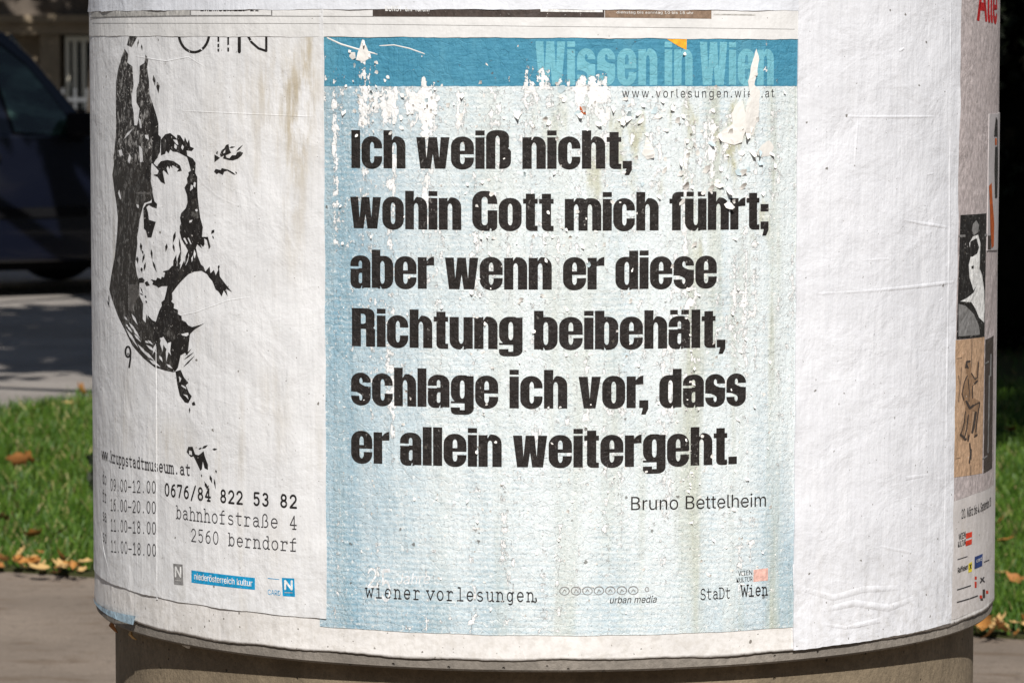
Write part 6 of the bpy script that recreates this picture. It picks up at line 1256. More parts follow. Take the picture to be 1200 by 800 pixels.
# --- left: stencilled bearded face on greyish paper
zl = on_drum(121, 677)[1]
zr_ = on_drum(383.5, 724.5)[1]
ul, ur = on_drum(121, 677)[0], on_drum(383.5, 724.5)[0]
u90 = -1.06
zl90 = zl + (zr_ - zl) / (ur - ul) * (u90 - ul)
left = sheet('museum_poster', uz(u90, 1.66), uz(on_drum(380, 30)[0], 1.66), (383.5, 724.5), uz(u90, zl90), .0016, m_left, seed=21, lift=.0010)
tag(left, 'greyish white museum poster with a black stencilled bearded face, typewriter lines and small blue logos', 'poster', 'posters pasted on the column')
OL = .00178
hair = [(147.5, 57.5), (151.8, 64), (150.6, 73.5), (156.5, 78), (158, 100), (156, 110), (155.6, 121), (158, 132), (159, 147), (162, 147), (163.5, 140), (165, 127), (161.2, 120), (161.2, 106), (164.4, 96), (165, 77.5), (170.5, 74), (172, 64),
        (175, 70), (173.7, 80), (176, 95), (176.5, 110), (179.5, 120), (180.5, 138), (184.4, 134), (187, 145), (187, 158), (190, 161), (188, 176)]
teeth = [(177, 194), (174, 186), (171, 199), (168, 188), (165, 203), (162, 190), (159, 206), (156, 187), (153, 200), (150, 184), (147, 203), (144, 188), (141, 204), (138, 187), (135.0, 192)]
upper = hair + [(186, 185), (181, 190)] + teeth + [ (134.2, 184), (135.6, 177), (137.2, 155), (137.2, 140), (137.2, 115), (137.5, 96), (140, 81), (143.7, 67.5)]
lower = teeth[::-1] + [ (178.5, 204), (178, 212), (180, 222), (180, 232), (177.5, 235.5), (170.5, 238), (168.7, 243), (165, 257), (163.5, 270), (162, 277), (162.5, 285), (161, 298), (160, 310), (162, 322), (165, 331), (165, 347), (169.4, 356), (168.7, 364),
         (168.7, 374), (171.9, 378), (173, 367.5), (176, 378), (184, 384), (190, 400), (203, 418), (205, 436), (195, 434), (182.5, 430), (170, 420), (160, 409), (156, 404), (147.5, 386), (140, 371), (132.5, 350), (129.4, 339), (132.5, 318), (136, 300), (137.5, 285), (138.7, 272),
         (139.4, 255), (138, 240), (135.3, 222), (133, 205)]
cuts = []
def thorn(x0, y0, x1, y1, w):
    L = hypot(x1 - x0, y1 - y0); nx, ny = -(y1 - y0) / L * w / 2, (x1 - x0) / L * w / 2
    mx, my = x0 * .6 + x1 * .4, y0 * .6 + y1 * .4
    return [(x0, y0), (mx + nx, my + ny), (x1, y1), (mx - nx, my - ny)]
for q in ((147, 370, 151, 376, 2.2), (155.5, 367, 163, 381, 3), (152, 377, 163, 391, 2.8), (157, 384, 166, 397, 3), (148.5, 384, 164, 408, 3.2), (158.5, 391, 167, 401, 2.8), (149, 379, 152, 384, 2), (150, 381, 157, 390, 2.4), (172, 403, 186, 414, 3.2),
          (168, 409, 184, 424, 3.4), (162, 402, 178, 421, 3), (174, 398, 181, 404, 2.6), (176, 421, 190, 430, 4), (184, 402, 180, 416, 3), (190, 396, 192, 412, 4), (171, 399, 176, 402, 3), (188, 416, 192, 424, 3), (198, 404, 196, 424, 3.2), (196, 426, 204, 432, 3)):
    cuts.append((-1, thorn(*q)))
pr = Print()
pr.polys([(1, upper)] + [(-1, p) for p in ([(163.6, 138), (166, 140), (167.5, 150), (165.5, 150)], [(158, 150), (152, 158), (146, 164), (150, 156)], [(171, 158), (175, 158), (176, 164), (172, 162)], [(140, 176), (144, 175), (145.5, 182), (142, 183)], [(164, 170), (168, 174), (169, 190), (165.5, 190)], [(153, 180), (155, 184), (153, 192), (151, 188)], [(184, 164), (186, 166), (185, 170)])], on_drum)
pr.build('worn_hair', m_hair_top, left, OL)
pr = Print(); pr.polys([(1, [(153.1, 42), (162.5, 42), (160, 48), (155.6, 55.6), (150, 53)]), (1, thorn(164, 46, 162, 56, 2)), (1, thorn(167, 52, 168, 60, 2)), (1, thorn(181, 88, 183, 101, 3.5)), (1, thorn(186, 96, 187, 110, 4))], on_drum); pr.build('hair_tip', m_hair_top, left, OL)
pr = Print()
pr.polys([(1, lower), (-1, [(151.8, 333), (165, 333), (165, 346), (158.5, 356), (158, 364), (152, 364)]), (-1, [(139.6, 226), (141, 222), (143.4, 232), (142.4, 234)]), (-1, [(161, 239), (164, 240), (164, 244), (162, 243)])] + cuts, on_drum)
pr.build('dark_hair', m_hair, left, OL)
pr = Print(); pr.polys([(1, [(152, 333.2), (164.8, 333.2), (164.8, 346), (158.3, 356), (157.8, 363.8), (152.2, 363.8)]), (1, [(160, 225.4), (177, 225), (177, 228), (161, 227.6)])], on_drum); pr.each('grey_patch', m_dgrey, left, OL + .0001)
face = [(190, 163.7), (195, 157.5), (201, 156), (206, 160), (209.4, 163.7), (203.7, 163), (208, 169), (210.6, 170), (208.7, 163), (209, 158), (212.5, 158.7), (217, 166), (218, 160.6), (221, 167.5), (223, 163), (224.4, 172), (228.7, 173.7), (226, 177), (220, 176), (221, 182.5), (227.5, 186),
        (230.6, 191), (230, 202.5), (232.5, 207.5), (232.5, 220), (233, 230), (234.4, 242.5), (236, 255), (239, 266), (238, 277.5), (245, 277.5), (248, 289), (246, 292), (243.7, 281), (240.6, 279), (241, 286), (239.4, 289), (236, 285.6), (238, 291), (232.5, 286), (231, 290), (233, 300), (237, 310), (240, 312.5),
        (242, 318), (247, 312), (248, 320), (252, 316), (254, 322.5), (258, 314), (259, 324), (262, 328), (265, 332), (273, 342), (266, 338), (268, 347), (263.5, 340), (261, 347), (257, 341), (254, 339), (250, 329), (246.5, 325), (244, 321), (237.5, 317), (229, 318), (222, 321), (218, 325), (214, 329), (210, 333.5), (203, 343),
        (203.5, 350), (202, 353), (205.5, 356), (205, 361), (210, 363), (210, 368), (214, 370), (214.5, 375), (219, 377), (222, 381), (226.5, 383), (237.5, 380), (241.6, 378), (229, 386), (224, 391), (222.4, 405), (221, 416), (218, 413), (213, 416), (210, 430), (206, 436), (204, 430), (202, 416), (199, 404), (193, 394), (189, 396), (184, 402),
        (181, 396), (182, 386), (176, 379), (174.5, 369), (180, 375), (184, 377), (186, 370), (188, 364), (191, 358), (190.5, 354), (194, 351), (196, 343), (197.6, 335), (191, 335), (187, 337), (185, 335), (180, 333), (181, 330), (178, 327), (184, 328.5), (186, 325), (190, 327), (191, 324), (193.5, 325), (195, 319), (192, 318), (199, 316),
        (203, 311.5), (206, 311), (209, 305), (208.5, 312), (213, 309), (212, 316), (217, 305), (219, 311), (221.5, 306), (223, 299), (221, 292), (218, 287), (214, 280), (212, 272), (212, 265), (213.5, 262), (212.3, 255), (213.5, 250), (219, 244), (221, 237.5), (220.6, 230), (220, 227), (217.5, 220), (221, 214), (220.4, 209), (222.5, 205), (222, 202), (225, 200), (223.5, 194), (222.5, 190),
        (220.5, 184), (214, 180.5), (209, 178), (204, 177.5), (201, 175), (199, 179.5), (196, 176.5), (195, 180), (190, 182)]
neg = [[(223.5, 258), (227, 257), (226, 260), (223, 261)], [(228.5, 212), (231, 214), (230, 220), (228, 218)], [(225, 216), (227.5, 217), (227.5, 221), (224, 224)], [(216, 279), (218, 278), (221.5, 285), (220, 286)], [(221, 278.5), (222.5, 278), (226, 286), (224.5, 286)],
       [(228, 298), (229, 292), (231, 297), (229.5, 303)], [(225.5, 302), (228, 298), (227, 305), (226, 307)], [(213, 391), (222, 389), (222.5, 392), (220, 394), (215.5, 393)], [(186, 397), (190, 395), (195, 402), (194, 408), (191, 410), (190, 404)],
       [(198.5, 401), (202, 400), (200, 418), (196, 427), (188, 428), (186, 425), (194, 424), (197.5, 416)], [(215, 169), (217, 172), (215.5, 176), (213.5, 173)], [(206, 168), (209, 171), (208, 175), (205.5, 173)], [(231, 241), (233, 246), (232, 250), (230, 246)]]
pr = Print(); pr.polys([(1, face)] + [(-1, p) for p in neg], on_drum); pr.build('stencilled_face', m_black, left, OL + .0002)
pr = Print()
pr.polys([(1, [(225, 234), (232, 232), (233, 244), (227, 246)]), (1, [(225, 247), (233, 248), (234.5, 256), (228, 255), (225, 252)]), (1, [(193, 386), (200, 383), (205, 388), (208, 396), (204, 400), (199, 394), (194, 393)]), (1, [(211, 318), (216, 312), (218, 319), (212, 330), (210, 330)]), (1, [(224, 210), (231, 208), (231, 212), (226, 215)])], on_drum)
pr.each('grey_shading', m_hair, left, OL + .0003)
pr = Print()
pr.polys([(1, [(180, 120), (184.4, 134), (187, 145), (187, 158), (190, 161), (189, 178), (184, 187), (181, 192), (179, 186), (180, 172), (179, 152), (177, 136)]),
          (1, [(169.4, 244), (173, 239), (179, 237.5), (180, 225), (182.5, 236), (185.6, 239), (185, 244), (180, 242.5), (176, 240), (173, 242.5), (175, 249), (176, 257.5), (184, 260), (181, 270), (179, 278), (174.4, 278), (172.5, 270), (170, 267.5)]),
          (1, [(173, 196), (179, 190), (178, 204), (176, 212), (171, 208)]),
          (1, [(164, 326), (168, 325), (171, 328), (170, 331), (164, 331)]), (1, [(171, 331), (174, 329), (177, 334), (173, 335)]),
          (1, [(179, 190), (182, 192), (185, 195), (190, 189), (197.5, 187.5), (205, 189), (212.5, 194), (214.4, 200), (208.7, 201), (211, 198), (205, 194), (203, 193.5), (203.5, 197), (201, 194), (200, 198), (198, 194), (196.5, 197), (199, 205), (193, 199), (192, 201), (195, 215.6), (190, 213), (186, 207), (181, 205), (186, 204), (187.5, 200)])], on_drum)
pr.each('stencil_patch', m_black, left, OL + .0002)
pr = Print()
pr.polys([(1, [(252.5, 181), (259, 185), (252.5, 190)]), (1, [(255, 178), (256.5, 177), (256, 181), (254.5, 180)]),
          (1, [(259, 181), (261, 176), (264, 174), (266, 170), (269, 169), (270, 175), (272, 179), (269, 180.5), (265.6, 182), (267, 185), (270, 185.6), (273, 182), (277.5, 182), (279, 178.5), (282.5, 177.5), (286, 179), (284.5, 182), (280, 186), (274, 188), (269, 187.5), (262.5, 185.6), (264, 182), (260, 184)]),
          (-1, [(263.5, 177), (265.5, 175), (265, 179), (262.5, 180)])] + [(1, thorn(278, 177.5, 286, 169.6, 1.8)), (1, thorn(270, 173, 277, 172, 2))] +
         [(1, [(252, 201), (254, 198), (260, 199.4), (261, 197), (269, 199), (275, 202.5), (277.5, 205), (274, 204), (267.5, 200), (264, 201), (262.5, 205), (257.5, 202.5), (255, 204)])] + [(1, thorn(277, 201, 279, 204, 1.5))], on_drum)
pr.build('right_eye', m_black, left, OL + .0002)
pr = Print(); st = []
for q in ((166.5, 284, 167, 295, 3), (168, 293, 169.5, 298, 2), (197, 285, 195.5, 295, 3), (207, 271, 204, 285, 3.4), (204, 285, 206, 296, 2.5), (211, 278, 214, 300, 2.2), (178.5, 291, 180, 305, 2.5), (180, 305, 185, 319, 2.5), (171, 297, 168, 308, 2.5), (162, 300, 163, 309, 3), (172, 307, 170, 318, 2.5), (167, 313, 168, 319, 3),
          (208, 298, 204, 318, 4), (213, 294, 209, 318, 4), (222, 293, 218, 312, 3.5), (252.5, 269, 248.5, 274, 3.8), (250, 276, 252, 280, 1.6), (258, 310, 257, 316, 2.4), (152, 413, 151, 416, 2), (129, 345, 129.5, 357, 1.4), (127.5, 352, 130, 360, 1.5), (171, 346, 173, 349, 2), (172, 352, 174, 355, 2), (166, 336, 169, 344, 1.4), (165, 343, 170, 346, 1.2), (217, 421, 229, 412, 1.6), (216, 430, 230, 416, 1.6), (218, 417, 226, 408, 1.4)):
    st.append((1, thorn(*q)))
pr.polys(st, on_drum); pr.build('beard_fleck', m_black, left, OL + .0002)
pr = Print(); pr.polys(stroke(arc(151.3, 412, 3.0, 6.2, 0, 360, 12) + [(154.2, 420), (152.8, 430)], 2.2), on_drum); pr.build('numeral', m_type_b, left, OL)
pr = Print()
pr.polys([(1, [(207, 435), (213, 433), (217, 442), (222, 448), (219, 451), (223, 460), (226, 464), (224, 468), (222, 472), (218, 471), (212, 463), (209, 450)]), (-1, [(214, 450), (219, 453), (220, 456), (214, 452)]), (-1, [(215, 461), (221, 462.5), (222.5, 468), (219, 464)]), (-1, [(211, 440), (214, 443), (212, 448)]),
          (1, [(226, 472), (229, 470), (230.5, 474), (227, 475)]), (1, thorn(223.5, 477, 223.6, 484, 1.8))], on_drum)
pr.build('beard_point', m_black, left, OL + .0002)
pr = Print()
pr.polys([(1, [(220, 529), (222, 523), (227, 523), (230, 532), (234, 533), (240, 528), (241, 533), (242, 536), (245, 544), (245, 550), (241, 548), (239, 540), (238, 549), (236, 551), (232, 542), (228, 534), (225, 535)]), (-1, [(223, 527), (226, 528), (226.5, 533), (223, 532)])] +
         [(1, thorn(*q)) for q in ((238, 525, 245, 521, 3), (234, 526, 238, 524, 2), (250, 526, 256, 526, 2.6), (254, 550, 255, 554, 2), (247, 556, 250, 566, 3), (241, 564, 245, 574, 3), (252, 560, 254, 573, 2), (237, 555, 238, 559, 1.6), (246, 568, 243, 573, 2))], on_drum)
pr.build('stray_patch', m_black, left, OL + .0002)
# heading cut by the sheet above
CUT = (-1, rc(195, 0, 330, 42.6))
pr = Print(); pr.polys(stroke(arc(228.5, 38, 18, 23.5, 0, 360, 30), 3.0) + stroke([(257, 30), (257, 60)], 2.2) + stroke([(268.5, 30), (268.5, 60)], 2.2) + stroke([(281.5, 30), (281.5, 61)], 3.8) + stroke([(289, 38), (296, 50), (304, 57), (313, 60), (313, 30)], 2.8)
                       + [CUT, (-1, thorn(255, 50, 259, 51, 3)), (-1, thorn(267, 54, 271, 55, 4)), (-1, thorn(255, 57, 259, 56, 2)), (-1, thorn(236, 56, 239, 60, 2)), (-1, thorn(294, 48, 297, 47, 1.5))], on_drum)
pr.each('heading_letter', m_black, left, OL)
pr = Print(); type_line(pr, 'www.kruppstadtmuseum.at', (120.6, 537), (225, 556.8), 12.5, .17); pr.build('text_line', m_type, left, OL)
for t, a, b in (('do', (121.5, 565), (126.5, 568)), ('09.00-12.00', (130.5, 574), (184.8, 577.4)), ('fr', (121.5, 586), (126.5, 589)), ('16.00-20.00', (130.5, 597.3), (184.8, 601.2)),
                ('sa', (121.5, 608.5), (126.5, 611.5)), ('11.00-18.00', (130.7, 621), (185, 625.4)), ('so', (121.7, 633), (126.7, 636.5)), ('11.00-18.00', (131, 645.5), (185.2, 651.2))):
    pr = Print(); type_line(pr, t, a, b, 13.4, .12); pr.build('text_line', m_type, left, OL)
pr = Print(); type_line(pr, '0676/84 822 53 82', (193.5, 579.8), (350, 594.6), 14.0, .185); pr.build('phone_line', m_type_b, left, OL)
pr = Print(); type_line(pr, 'bahnhofstraße 4', (207, 606.8), (350, 619.8), 15.0, .105); pr.build('address_line', m_type, left, OL)
pr = Print(); type_line(pr, '2560 berndorf', (224, 633.3), (350.5, 645.5), 14.5, .105); pr.build('address_line', m_type, left, OL)
def logo_n(px, py, w, h, mat, dy, label):
    pr = Print(); pr.polys([(1, [(px, py), (px + w, py + dy), (px + w + 1, py + h + dy), (px + 1, py + h)])], on_drum)
    o = pr.build('letter_logo', mat, left, OL, label=label)
    q = Print(); a, b, c, e = px + w * .27, px + w * .80, py + h * .62, py + h * .16
    q.polys(stroke([(a, c), (a, e), (b, c + dy * .5), (b, e + dy * .5)], w * .16), on_drum); q.build('logo_letter', m_wht, o, OL + .0002)
    q = Print(); q.polys(stroke([(px + w * .25, py + h * .80), (px + w * .85, py + h * .80 + dy * .5)], .9), on_drum); q.build('logo_caption', m_pgrey, o, OL + .0002)
logo_n(204.2, 659.8, 11, 24.5, m_grey, 1.0, 'dark grey logo tile with white letter')
logo_n(331.2, 676.3, 14.5, 21.5, m_cyan, .8, 'bright blue logo tile with white letter')
pr = Print(); pr.polys([(1, [(225.5, 667.5), (299.8, 676.5), (299.8, 690.5), (225.5, 682)])], on_drum); o = pr.build('blue_text_bar', m_cyan, left, OL)
pr = Print(); sans_line(pr, 'niederösterreich kultur', (228.5, 678), (297, 686.5), 7.2, .95, bold=.025); pr.build('bar_text', m_wht, o, OL + .0002)
pr = Print(); sans_line(pr, 'CARD', (314.5, 696), (330, 697.5), 6, .95); pr.polys(stroke([(315, 677), (328, 678.3)], .8), on_drum); pr.build('card_text', m_cyan, left, OL)
for pts, w, h in (([(184, 400), (184.6, 520), (184.8, 702)], .0026, .0016), ([(118, 610), (123, 645), (130, 674)], .003, .0014), ([(200, 372), (230, 366), (268, 352), (300, 347)], .002, .0006), ([(160, 66), (196, 72), (222, 67), (240, 78)], .002, .0006), ([(215, 130), (300, 134), (372, 137)], .002, .0005)):
    V, F, U = crease(pts, w * .75, h * .6, .0016)
    mesh_obj('paper_fold', V, F, m_left, left, uvs=U, smooth=True)

# --- strip of an older notice across the top
strip = sheet('notice_strip', uz(-1.04, 1.75), uz(on_drum(942, 20)[0], 1.75), (944, 46.5), uz(-1.04, on_drum(120, 41.3)[1]), .0020, m_strip, seed=31, lift=.0005)
tag(strip, 'narrow strip of an older pale notice with a black bar along the top', 'notice', 'posters pasted on the column')
OS = .0022
pr = Print(); pr.polys([(1, [(109, 8), (224.5, 8), (224.5, 18.2), (109, 20.5)])], on_drum); pr.build('grey_bar', m_pgrey, strip, OS)
pr = Print(); pr.polys(stroke([(108, 21.3), (224, 19.0)], 1.2) + stroke([(224.6, 5), (224.6, 18.7), (319.6, 18.7), (319.6, 5)], 1.5), on_drum); pr.build('box_outline', m_grey, strip, OS + .0001)
pr = Print(); sans_line(pr, 'KREMSER 12.-21', (236, 13.4), (305, 13.4), 6.5, 1.1, bold=.02); pr.build('cut_text', m_type_b, strip, OS + .0001)
pr = Print(); pr.polys(stroke([(320, 19.2), (440, 19.6)], .8) + stroke([(110, 27.5), (380, 28), (620, 31), (930, 34.5)], .5), on_drum); pr.build('rule_line', m_grey, strip, OS)
pr = Print(); pr.polys([(1, [(437.5, 5), (708, 5), (708, 21), (437.5, 19.8)])], on_drum); bar = pr.build('black_bar', m_dkbrown, strip, OS)
pr = Print(); pr.polys([(1, [(633.5, 5), (706, 5), (706, 14.6), (633.5, 14)])], on_drum); pr.build('pale_panel', m_wht, bar, OS + .0002)
pr = Print(); sans_line(pr, 'KUNST  am  forum', (452, 13.2), (504, 13.6), 6, 1.1, bold=.03); pr.build('cut_text', m_wht, bar, OS + .0002)
pr = Print(); pr.polys([(1, [(708.6, 5), (833, 5), (833, 22.3), (708.6, 21)])], on_drum); bar = pr.build('brown_bar', m_flesh, strip, OS)
pr = Print(); sans_line(pr, 'dienstag bis sonntag 10 bis 18 uhr', (722, 16), (812, 16.8), 3.0, 1.1); pr.build('cut_text', m_wht, bar, OS + .0002)
pr = Print(); pr.polys(stroke([(836, 17.2), (884, 17.8)], 1.6), on_drum); pr.build('small_print', m_pgrey, strip, OS)

# --- right: blank white sheet over the edge of the blue poster
white = sheet('blank_sheet', (934.5, -30), (1124.8, -30), uz(on_drum(1112.8, 728)[0], Z_RIM + .0035), uz(on_drum(928.5, 755)[0], Z_RIM + .0005), .0026, m_white, seed=41, lift=.0012, waves=.0004, step=.006)
tag(white, 'blank white poster sheet with wrinkles, pasted just right of the blue poster', 'poster', 'posters pasted on the column')
for pts, w, h in (([(1112.5, 0), (1111, 250), (1107.5, 480), (1104, 700)], .0035, .0016), ([(931, 345), (1000, 342), (1060, 337), (1117, 330)], .0035, .0013), ([(936, 135), (1010, 137), (1070, 137), (1119, 136)], .0025, .0006), ([(1003, 242), (1040, 245), (1075, 243)], .003, .0007),
                  ([(1000, 245), (998, 275)], .003, .0008), ([(1040, 255), (1080, 262), (1112, 267)], .003, .0009), ([(940, 690), (975, 700), (1010, 690), (1050, 688)], .005, .0014), ([(960, 715), (1000, 706), (1040, 712), (1070, 700)], .005, .0016), ([(945, 728), (990, 735), (1030, 726)], .004, .0012), ([(985, 650), (1030, 640), (1070, 648)], .004, .001),
                  ([(1060, 560), (1085, 556)], .003, .0008), ([(1030, 372), (1060, 368), (1078, 360)], .003, .0008), ([(930, 660), (931, 690), (936, 720)], .003, .002), ([(1005, 130), (1000, 190), (1003, 220)], .003, .0006), ([(960, 300), (990, 306), (1040, 303)], .003, .0005), ([(1085, 205), (1092, 203)], .002, .0015), ([(1052, 60), (1058, 57)], .002, .0018), ([(1098, 353), (1103, 350)], .002, .0018)):
    V, F, U = crease(pts, w, h * .45, .0026)
    mesh_obj('paper_fold', V, F, m_white, white, uvs=U, smooth=True)

# --- upper sheet
upper_sheet = sheet('upper_sheet', uz(-1.5, 2.66), uz(on_drum(936, 10)[0], 2.66), (937, 13.0), uz(-1.5, on_drum(120, 12)[1]), .0024, m_top, seed=51, lift=.0012)
tag(upper_sheet, 'bluish white blank sheet along the top, above the strip with the black bar', 'poster', 'posters pasted on the column')

# --- torn pieces on the blue poster
def torn(pts, off, name, mat, curl=.004, side='l', parent=blue):
    q = [on_drum(*p) for p in pts]
    P = []
    for a, b in zip(q, q[1:] + q[:1]):
        n = max(1, int(hypot(b[0] - a[0], b[1] - a[1]) / .004))
        for i in range(n):
            t = i / n
            P.append((a[0] + (b[0] - a[0]) * t + rnd.uniform(-.0006, .0006), a[1] + (b[1] - a[1]) * t + rnd.uniform(-.0006, .0006)))
    v, f = cdt_union([(1, P)])
    us = [x[0] for x in v]; u0, u1 = min(us), max(us)
    V = []
    for u, z in v:
        a = (u - u0) / (u1 - u0 + 1e-9)
        if side == 'r': a = 1 - a
        k = max(0, 1 - a / .5) ** 2
        V.append(wrap(u, z, off + curl * k))
    return mesh_obj(name, V, [tuple(x) for x in f], mat, parent, uvs=v)
torn([(886, 57), (889, 70), (886, 90), (883, 100), (890, 106), (888, 135), (884, 150), (882, 158), (874, 160), (870, 150), (872, 128), (878, 112), (876, 96), (880, 76), (884, 62)], .0016, 'torn_strip', m_torn, .003, 'l')
torn([(868, 118), (872, 132), (872, 152), (868, 167), (860, 170), (842, 166), (838, 160), (850, 150), (858, 146), (856, 134), (862, 122)], .0017, 'torn_strip', m_torn, .0035, 'r')
torn([(758, 160), (764, 172), (766, 184), (758, 187), (752, 180), (755, 170)], .0016, 'torn_strip', m_torn, .004, 'r')
torn([(901, 164), (906, 172), (902, 182), (892, 184), (884, 180), (892, 170)], .0016, 'torn_strip', m_torn, .004, 'l')
torn([(418, 70), (425, 46), (431, 56), (436, 68), (426, 72)], .0016, 'torn_strip', m_torn, .0008, 'l')
torn([(411, 61), (417, 62), (418, 68), (413, 70), (410, 66)], .0016, 'torn_strip', m_torn, .002, 'r')
torn([(679, 124), (684, 128), (687, 134), (683, 133), (680, 130)], .0022, 'rusty_scrap', m_orange_d, .002, 'l')
V, F, U = crease([(383, 44), (400, 52), (420, 58), (444, 64)], .0016, .0012, .0013); mesh_obj('paper_fold', V, F, m_torn, blue, uvs=U, smooth=True)
V, F, U = crease([(444, 54), (462, 53), (480, 57), (500, 64)], .0012, .0009, .0013); mesh_obj('paper_fold', V, F, m_torn, blue, uvs=U, smooth=True)

def flake(cu, cz, s, rot, lift, r):
    """one curled chip: outline in its own plane, hinged along one side"""
    n = r.choice((4, 5, 5, 6))
    asp = r.uniform(.45, .9)
    P = []
    for k in range(n):
        t = 2 * pi * (k + r.uniform(-.28, .28)) / n
        P.append((cos(t) * s * r.uniform(.75, 1.1), sin(t) * s * asp * r.uniform(.75, 1.1)))
    ca, sa = cos(rot), sin(rot)
    x0 = min(p[0] for p in P); x1 = max(p[0] for p in P)
    ring = []
    for a, b in zip(P, P[1:] + P[:1]):
        ring.append(a); ring.append(((a[0] + b[0]) / 2 + r.uniform(-.08, .08) * s, (a[1] + b[1]) / 2 + r.uniform(-.08, .08) * s))
    mid = [(p[0] * .45, p[1] * .45) for p in ring]
    def tr(p):
        k = max(0.0, (p[0] - x0) / (x1 - x0))
        return wrap(cu + p[0] * ca - p[1] * sa, cz + p[0] * sa + p[1] * ca, .0014 + lift * k ** 1.7)
    m = len(ring)
    V = [tr(p) for p in ring] + [tr(p) for p in mid] + [tr((0, 0))]
    F = [(i, (i + 1) % m, m + (i + 1) % m, m + i) for i in range(m)] + [(m + i, m + (i + 1) % m, 2 * m) for i in range(m)]
    return V, F
rf = random.Random(12)
spots = []
def scatter(px, py, rx, ry, n, s0, s1):
    for _ in range(n):
        a = rf.gauss(0, .5), rf.gauss(0, .5)
        x, y = px + a[0] * rx, py + a[1] * ry
        if 386 < x < 924 and 50 < y < 728 and rf.random() < (.30 if any(abs(y - b) < 24 and x < e for b, e in ((176, 745), (246, 900), (314, 842), (385, 852), (453, 876), (521, 866))) else 1.0):
            spots.append((x, y, rf.uniform(s0, s1)))
scatter(690, 132, 120, 26, 40, 2.2, 6.0)
scatter(840, 200, 80, 80, 64, 2.2, 7.0)
scatter(590, 250, 50, 120, 40, 1.6, 4.2)
scatter(480, 125, 90, 40, 42, 1.6, 4.0)
scatter(430, 110, 30, 70, 30, 1.6, 4.0)
scatter(700, 270, 180, 70, 70, 1.6, 4.0)
scatter(560, 470, 14, 220, 36, 1.3, 3.0)
scatter(655, 430, 120, 180, 55, 1.3, 3.0)
scatter(810, 420, 25, 220, 40, 1.4, 3.2)
scatter(690, 600, 240, 120, 70, 1.0, 2.4)
scatter(860, 560, 50, 200, 34, 1.3, 3.0)
for cx_ in (401, 436, 480, 512, 552, 571, 612, 655, 690, 734, 806, 832, 868, 902):
    scatter(cx_, 420, 9, 300, 16, 1.0, 3.0)
spots.sort(key=lambda q: -q[2])
rest = ([], [])
for i, (x, y, s) in enumerate(spots):
    u, z = on_drum(x, y)
    rot = rf.choice((rf.gauss(pi / 2, .7), rf.gauss(-pi / 2, .6), rf.gauss(0, .8)))
    V, F = flake(u, z, s * .0011, rot, rf.uniform(.0010, .0044) * (s / 3), rf)
    mat = m_flake if rf.random() < .8 else m_flake_b
    if i < 95: mesh_obj('paper_flake', V, F, mat, blue)
    else:
        k = len(rest[0]); rest[0].extend(V); rest[1].extend(tuple(q + k for q in f) for f in F)
tag(mesh_obj('small_flakes', rest[0], rest[1], m_flake, blue), kind='stuff')

# ================================================================== SMALL THINGS
def leaf_mesh(seed):
    g = random.Random(seed)
    n = 14
    ring = []
    for k in range(n):
        t = 2 * pi * k / n
        r = (.5 + .5 * abs(cos(2.5 * t)) ** .8) * g.uniform(.8, 1.1)
        ring.append((cos(t) * r, sin(t) * r * .62))
    curl = g.uniform(.25, .8)
    hz = lambda x, y: curl * (x * x * .5 + y * y * .9) + .1 * x * y
    v = [(x, y, hz(x, y)) for x, y in ring] + [(x * .5, y * .5, hz(x * .5, y * .5)) for x, y in ring] + [(0, 0, 0)]
    f = [(i, (i + 1) % n, n + (i + 1) % n, n + i) for i in range(n)] + [(n + i, n + (i + 1) % n, 2 * n) for i in range(n)]
    me = bpy.data.meshes.new('fallen_leaf'); me.from_pydata(v, [], f); me.materials.append(m_litter[seed % 3])
    return me
LM = [leaf_mesh(k) for k in range(9)]
gl = random.Random(17)
def drop(x, y, z, s, group, label):
    o = bpy.data.objects.new('fallen_leaf', gl.choice(LM)); COL.objects.link(o)
    o.location = (x, y, z); o.scale = (s, s, s)
    o.rotation_euler = (gl.gauss(0, .45), gl.gauss(0, .45), gl.uniform(0, 6.28))
    tag(o, label, 'leaf', group)
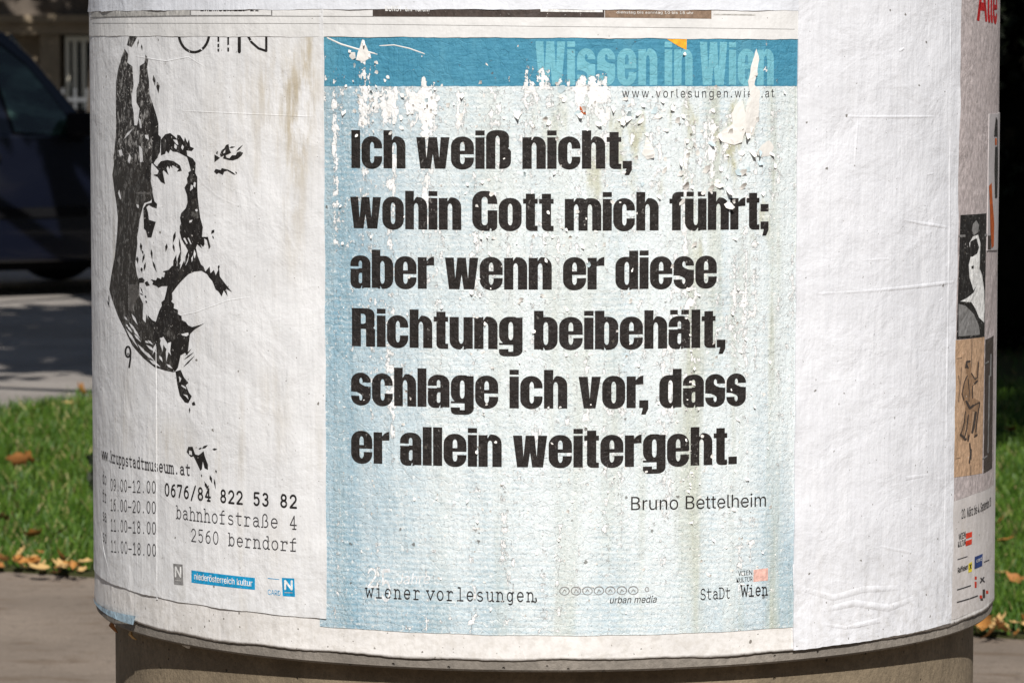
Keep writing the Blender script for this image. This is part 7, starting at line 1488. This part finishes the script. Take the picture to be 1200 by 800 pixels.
for k in range(52):
    px = gl.uniform(-40, 118); x, y = on_ground(px, 660)
    x += gl.uniform(-.02, .02); y = edge_y(x) + gl.gauss(.0, .07)
    drop(x, y, .022 + gl.uniform(0, .03), gl.uniform(.018, .044), 'leaves along the left lawn edge', 'dry orange brown leaf in the litter along the lawn edge left of the column')
for k in range(34):
    px = gl.uniform(1128, 1240); x, y = on_ground(px, 742)
    y = edge_y(x) + gl.gauss(.0, .06)
    drop(x, y, .022 + gl.uniform(0, .03), gl.uniform(.018, .044), 'leaves along the right lawn edge', 'dry tan leaf in the litter along the lawn edge right of the column')
for px, py, s in ((20, 557, .055), (33, 554, .045), (4, 628, .045), (95, 472, .045), (80, 488, .035), (38, 648, .04), (70, 646, .04)):
    x, y = on_ground(px, py); drop(x, y, .06, s, 'leaves lying on the left grass', 'single dry brown leaf lying out on the grass left of the column')
for px, py, s in ((1178, 655, .04), (1172, 632, .035), (1183, 521, .045), (1190, 702, .035), (1168, 694, .04)):
    x, y = on_ground(px, py); drop(x, y, .06, s, 'leaves lying on the right grass', 'single dry yellow leaf lying out on the grass right of the column')
# scraps caught under the drum's rim
def scrap(px, py, w, h, mat, label):
    u, z = on_drum(px, py, BR + .012)
    g = random.Random(px)
    P = [(0, h * .5), (w * .35, h * .42), (w * .5, 0), (w * .2, -h * .5), (-w * .3, -h * .4), (-w * .5, .05 * h)]
    v = []
    for i, (a, b) in enumerate(P):
        t = (u + a) / R; r = BR + .012 + g.uniform(-.006, .008)
        v.append((r * sin(t), -r * cos(t), z + b))
    t = u / R; v.append(((BR + .020) * sin(t), -(BR + .020) * cos(t), z))
    n = len(P)
    o = mesh_obj('hanging_scrap', v, [(i, (i + 1) % n, n) for i in range(n)], mat)
    sm = o.modifiers.new('thick', 'SOLIDIFY'); sm.thickness = .0012
    tag(o, label, 'scrap')
scrap(157.5, 742, .012, .016, m_litter[1], 'small bright orange leaf scrap hanging under the rim of the column')
scrap(135.5, 733, .010, .018, m_litter[2], 'brown leaf scrap hanging at the far left under the rim')
scrap(220, 755, .005, .009, m_flake, 'tiny white paper scrap hanging under the rim')
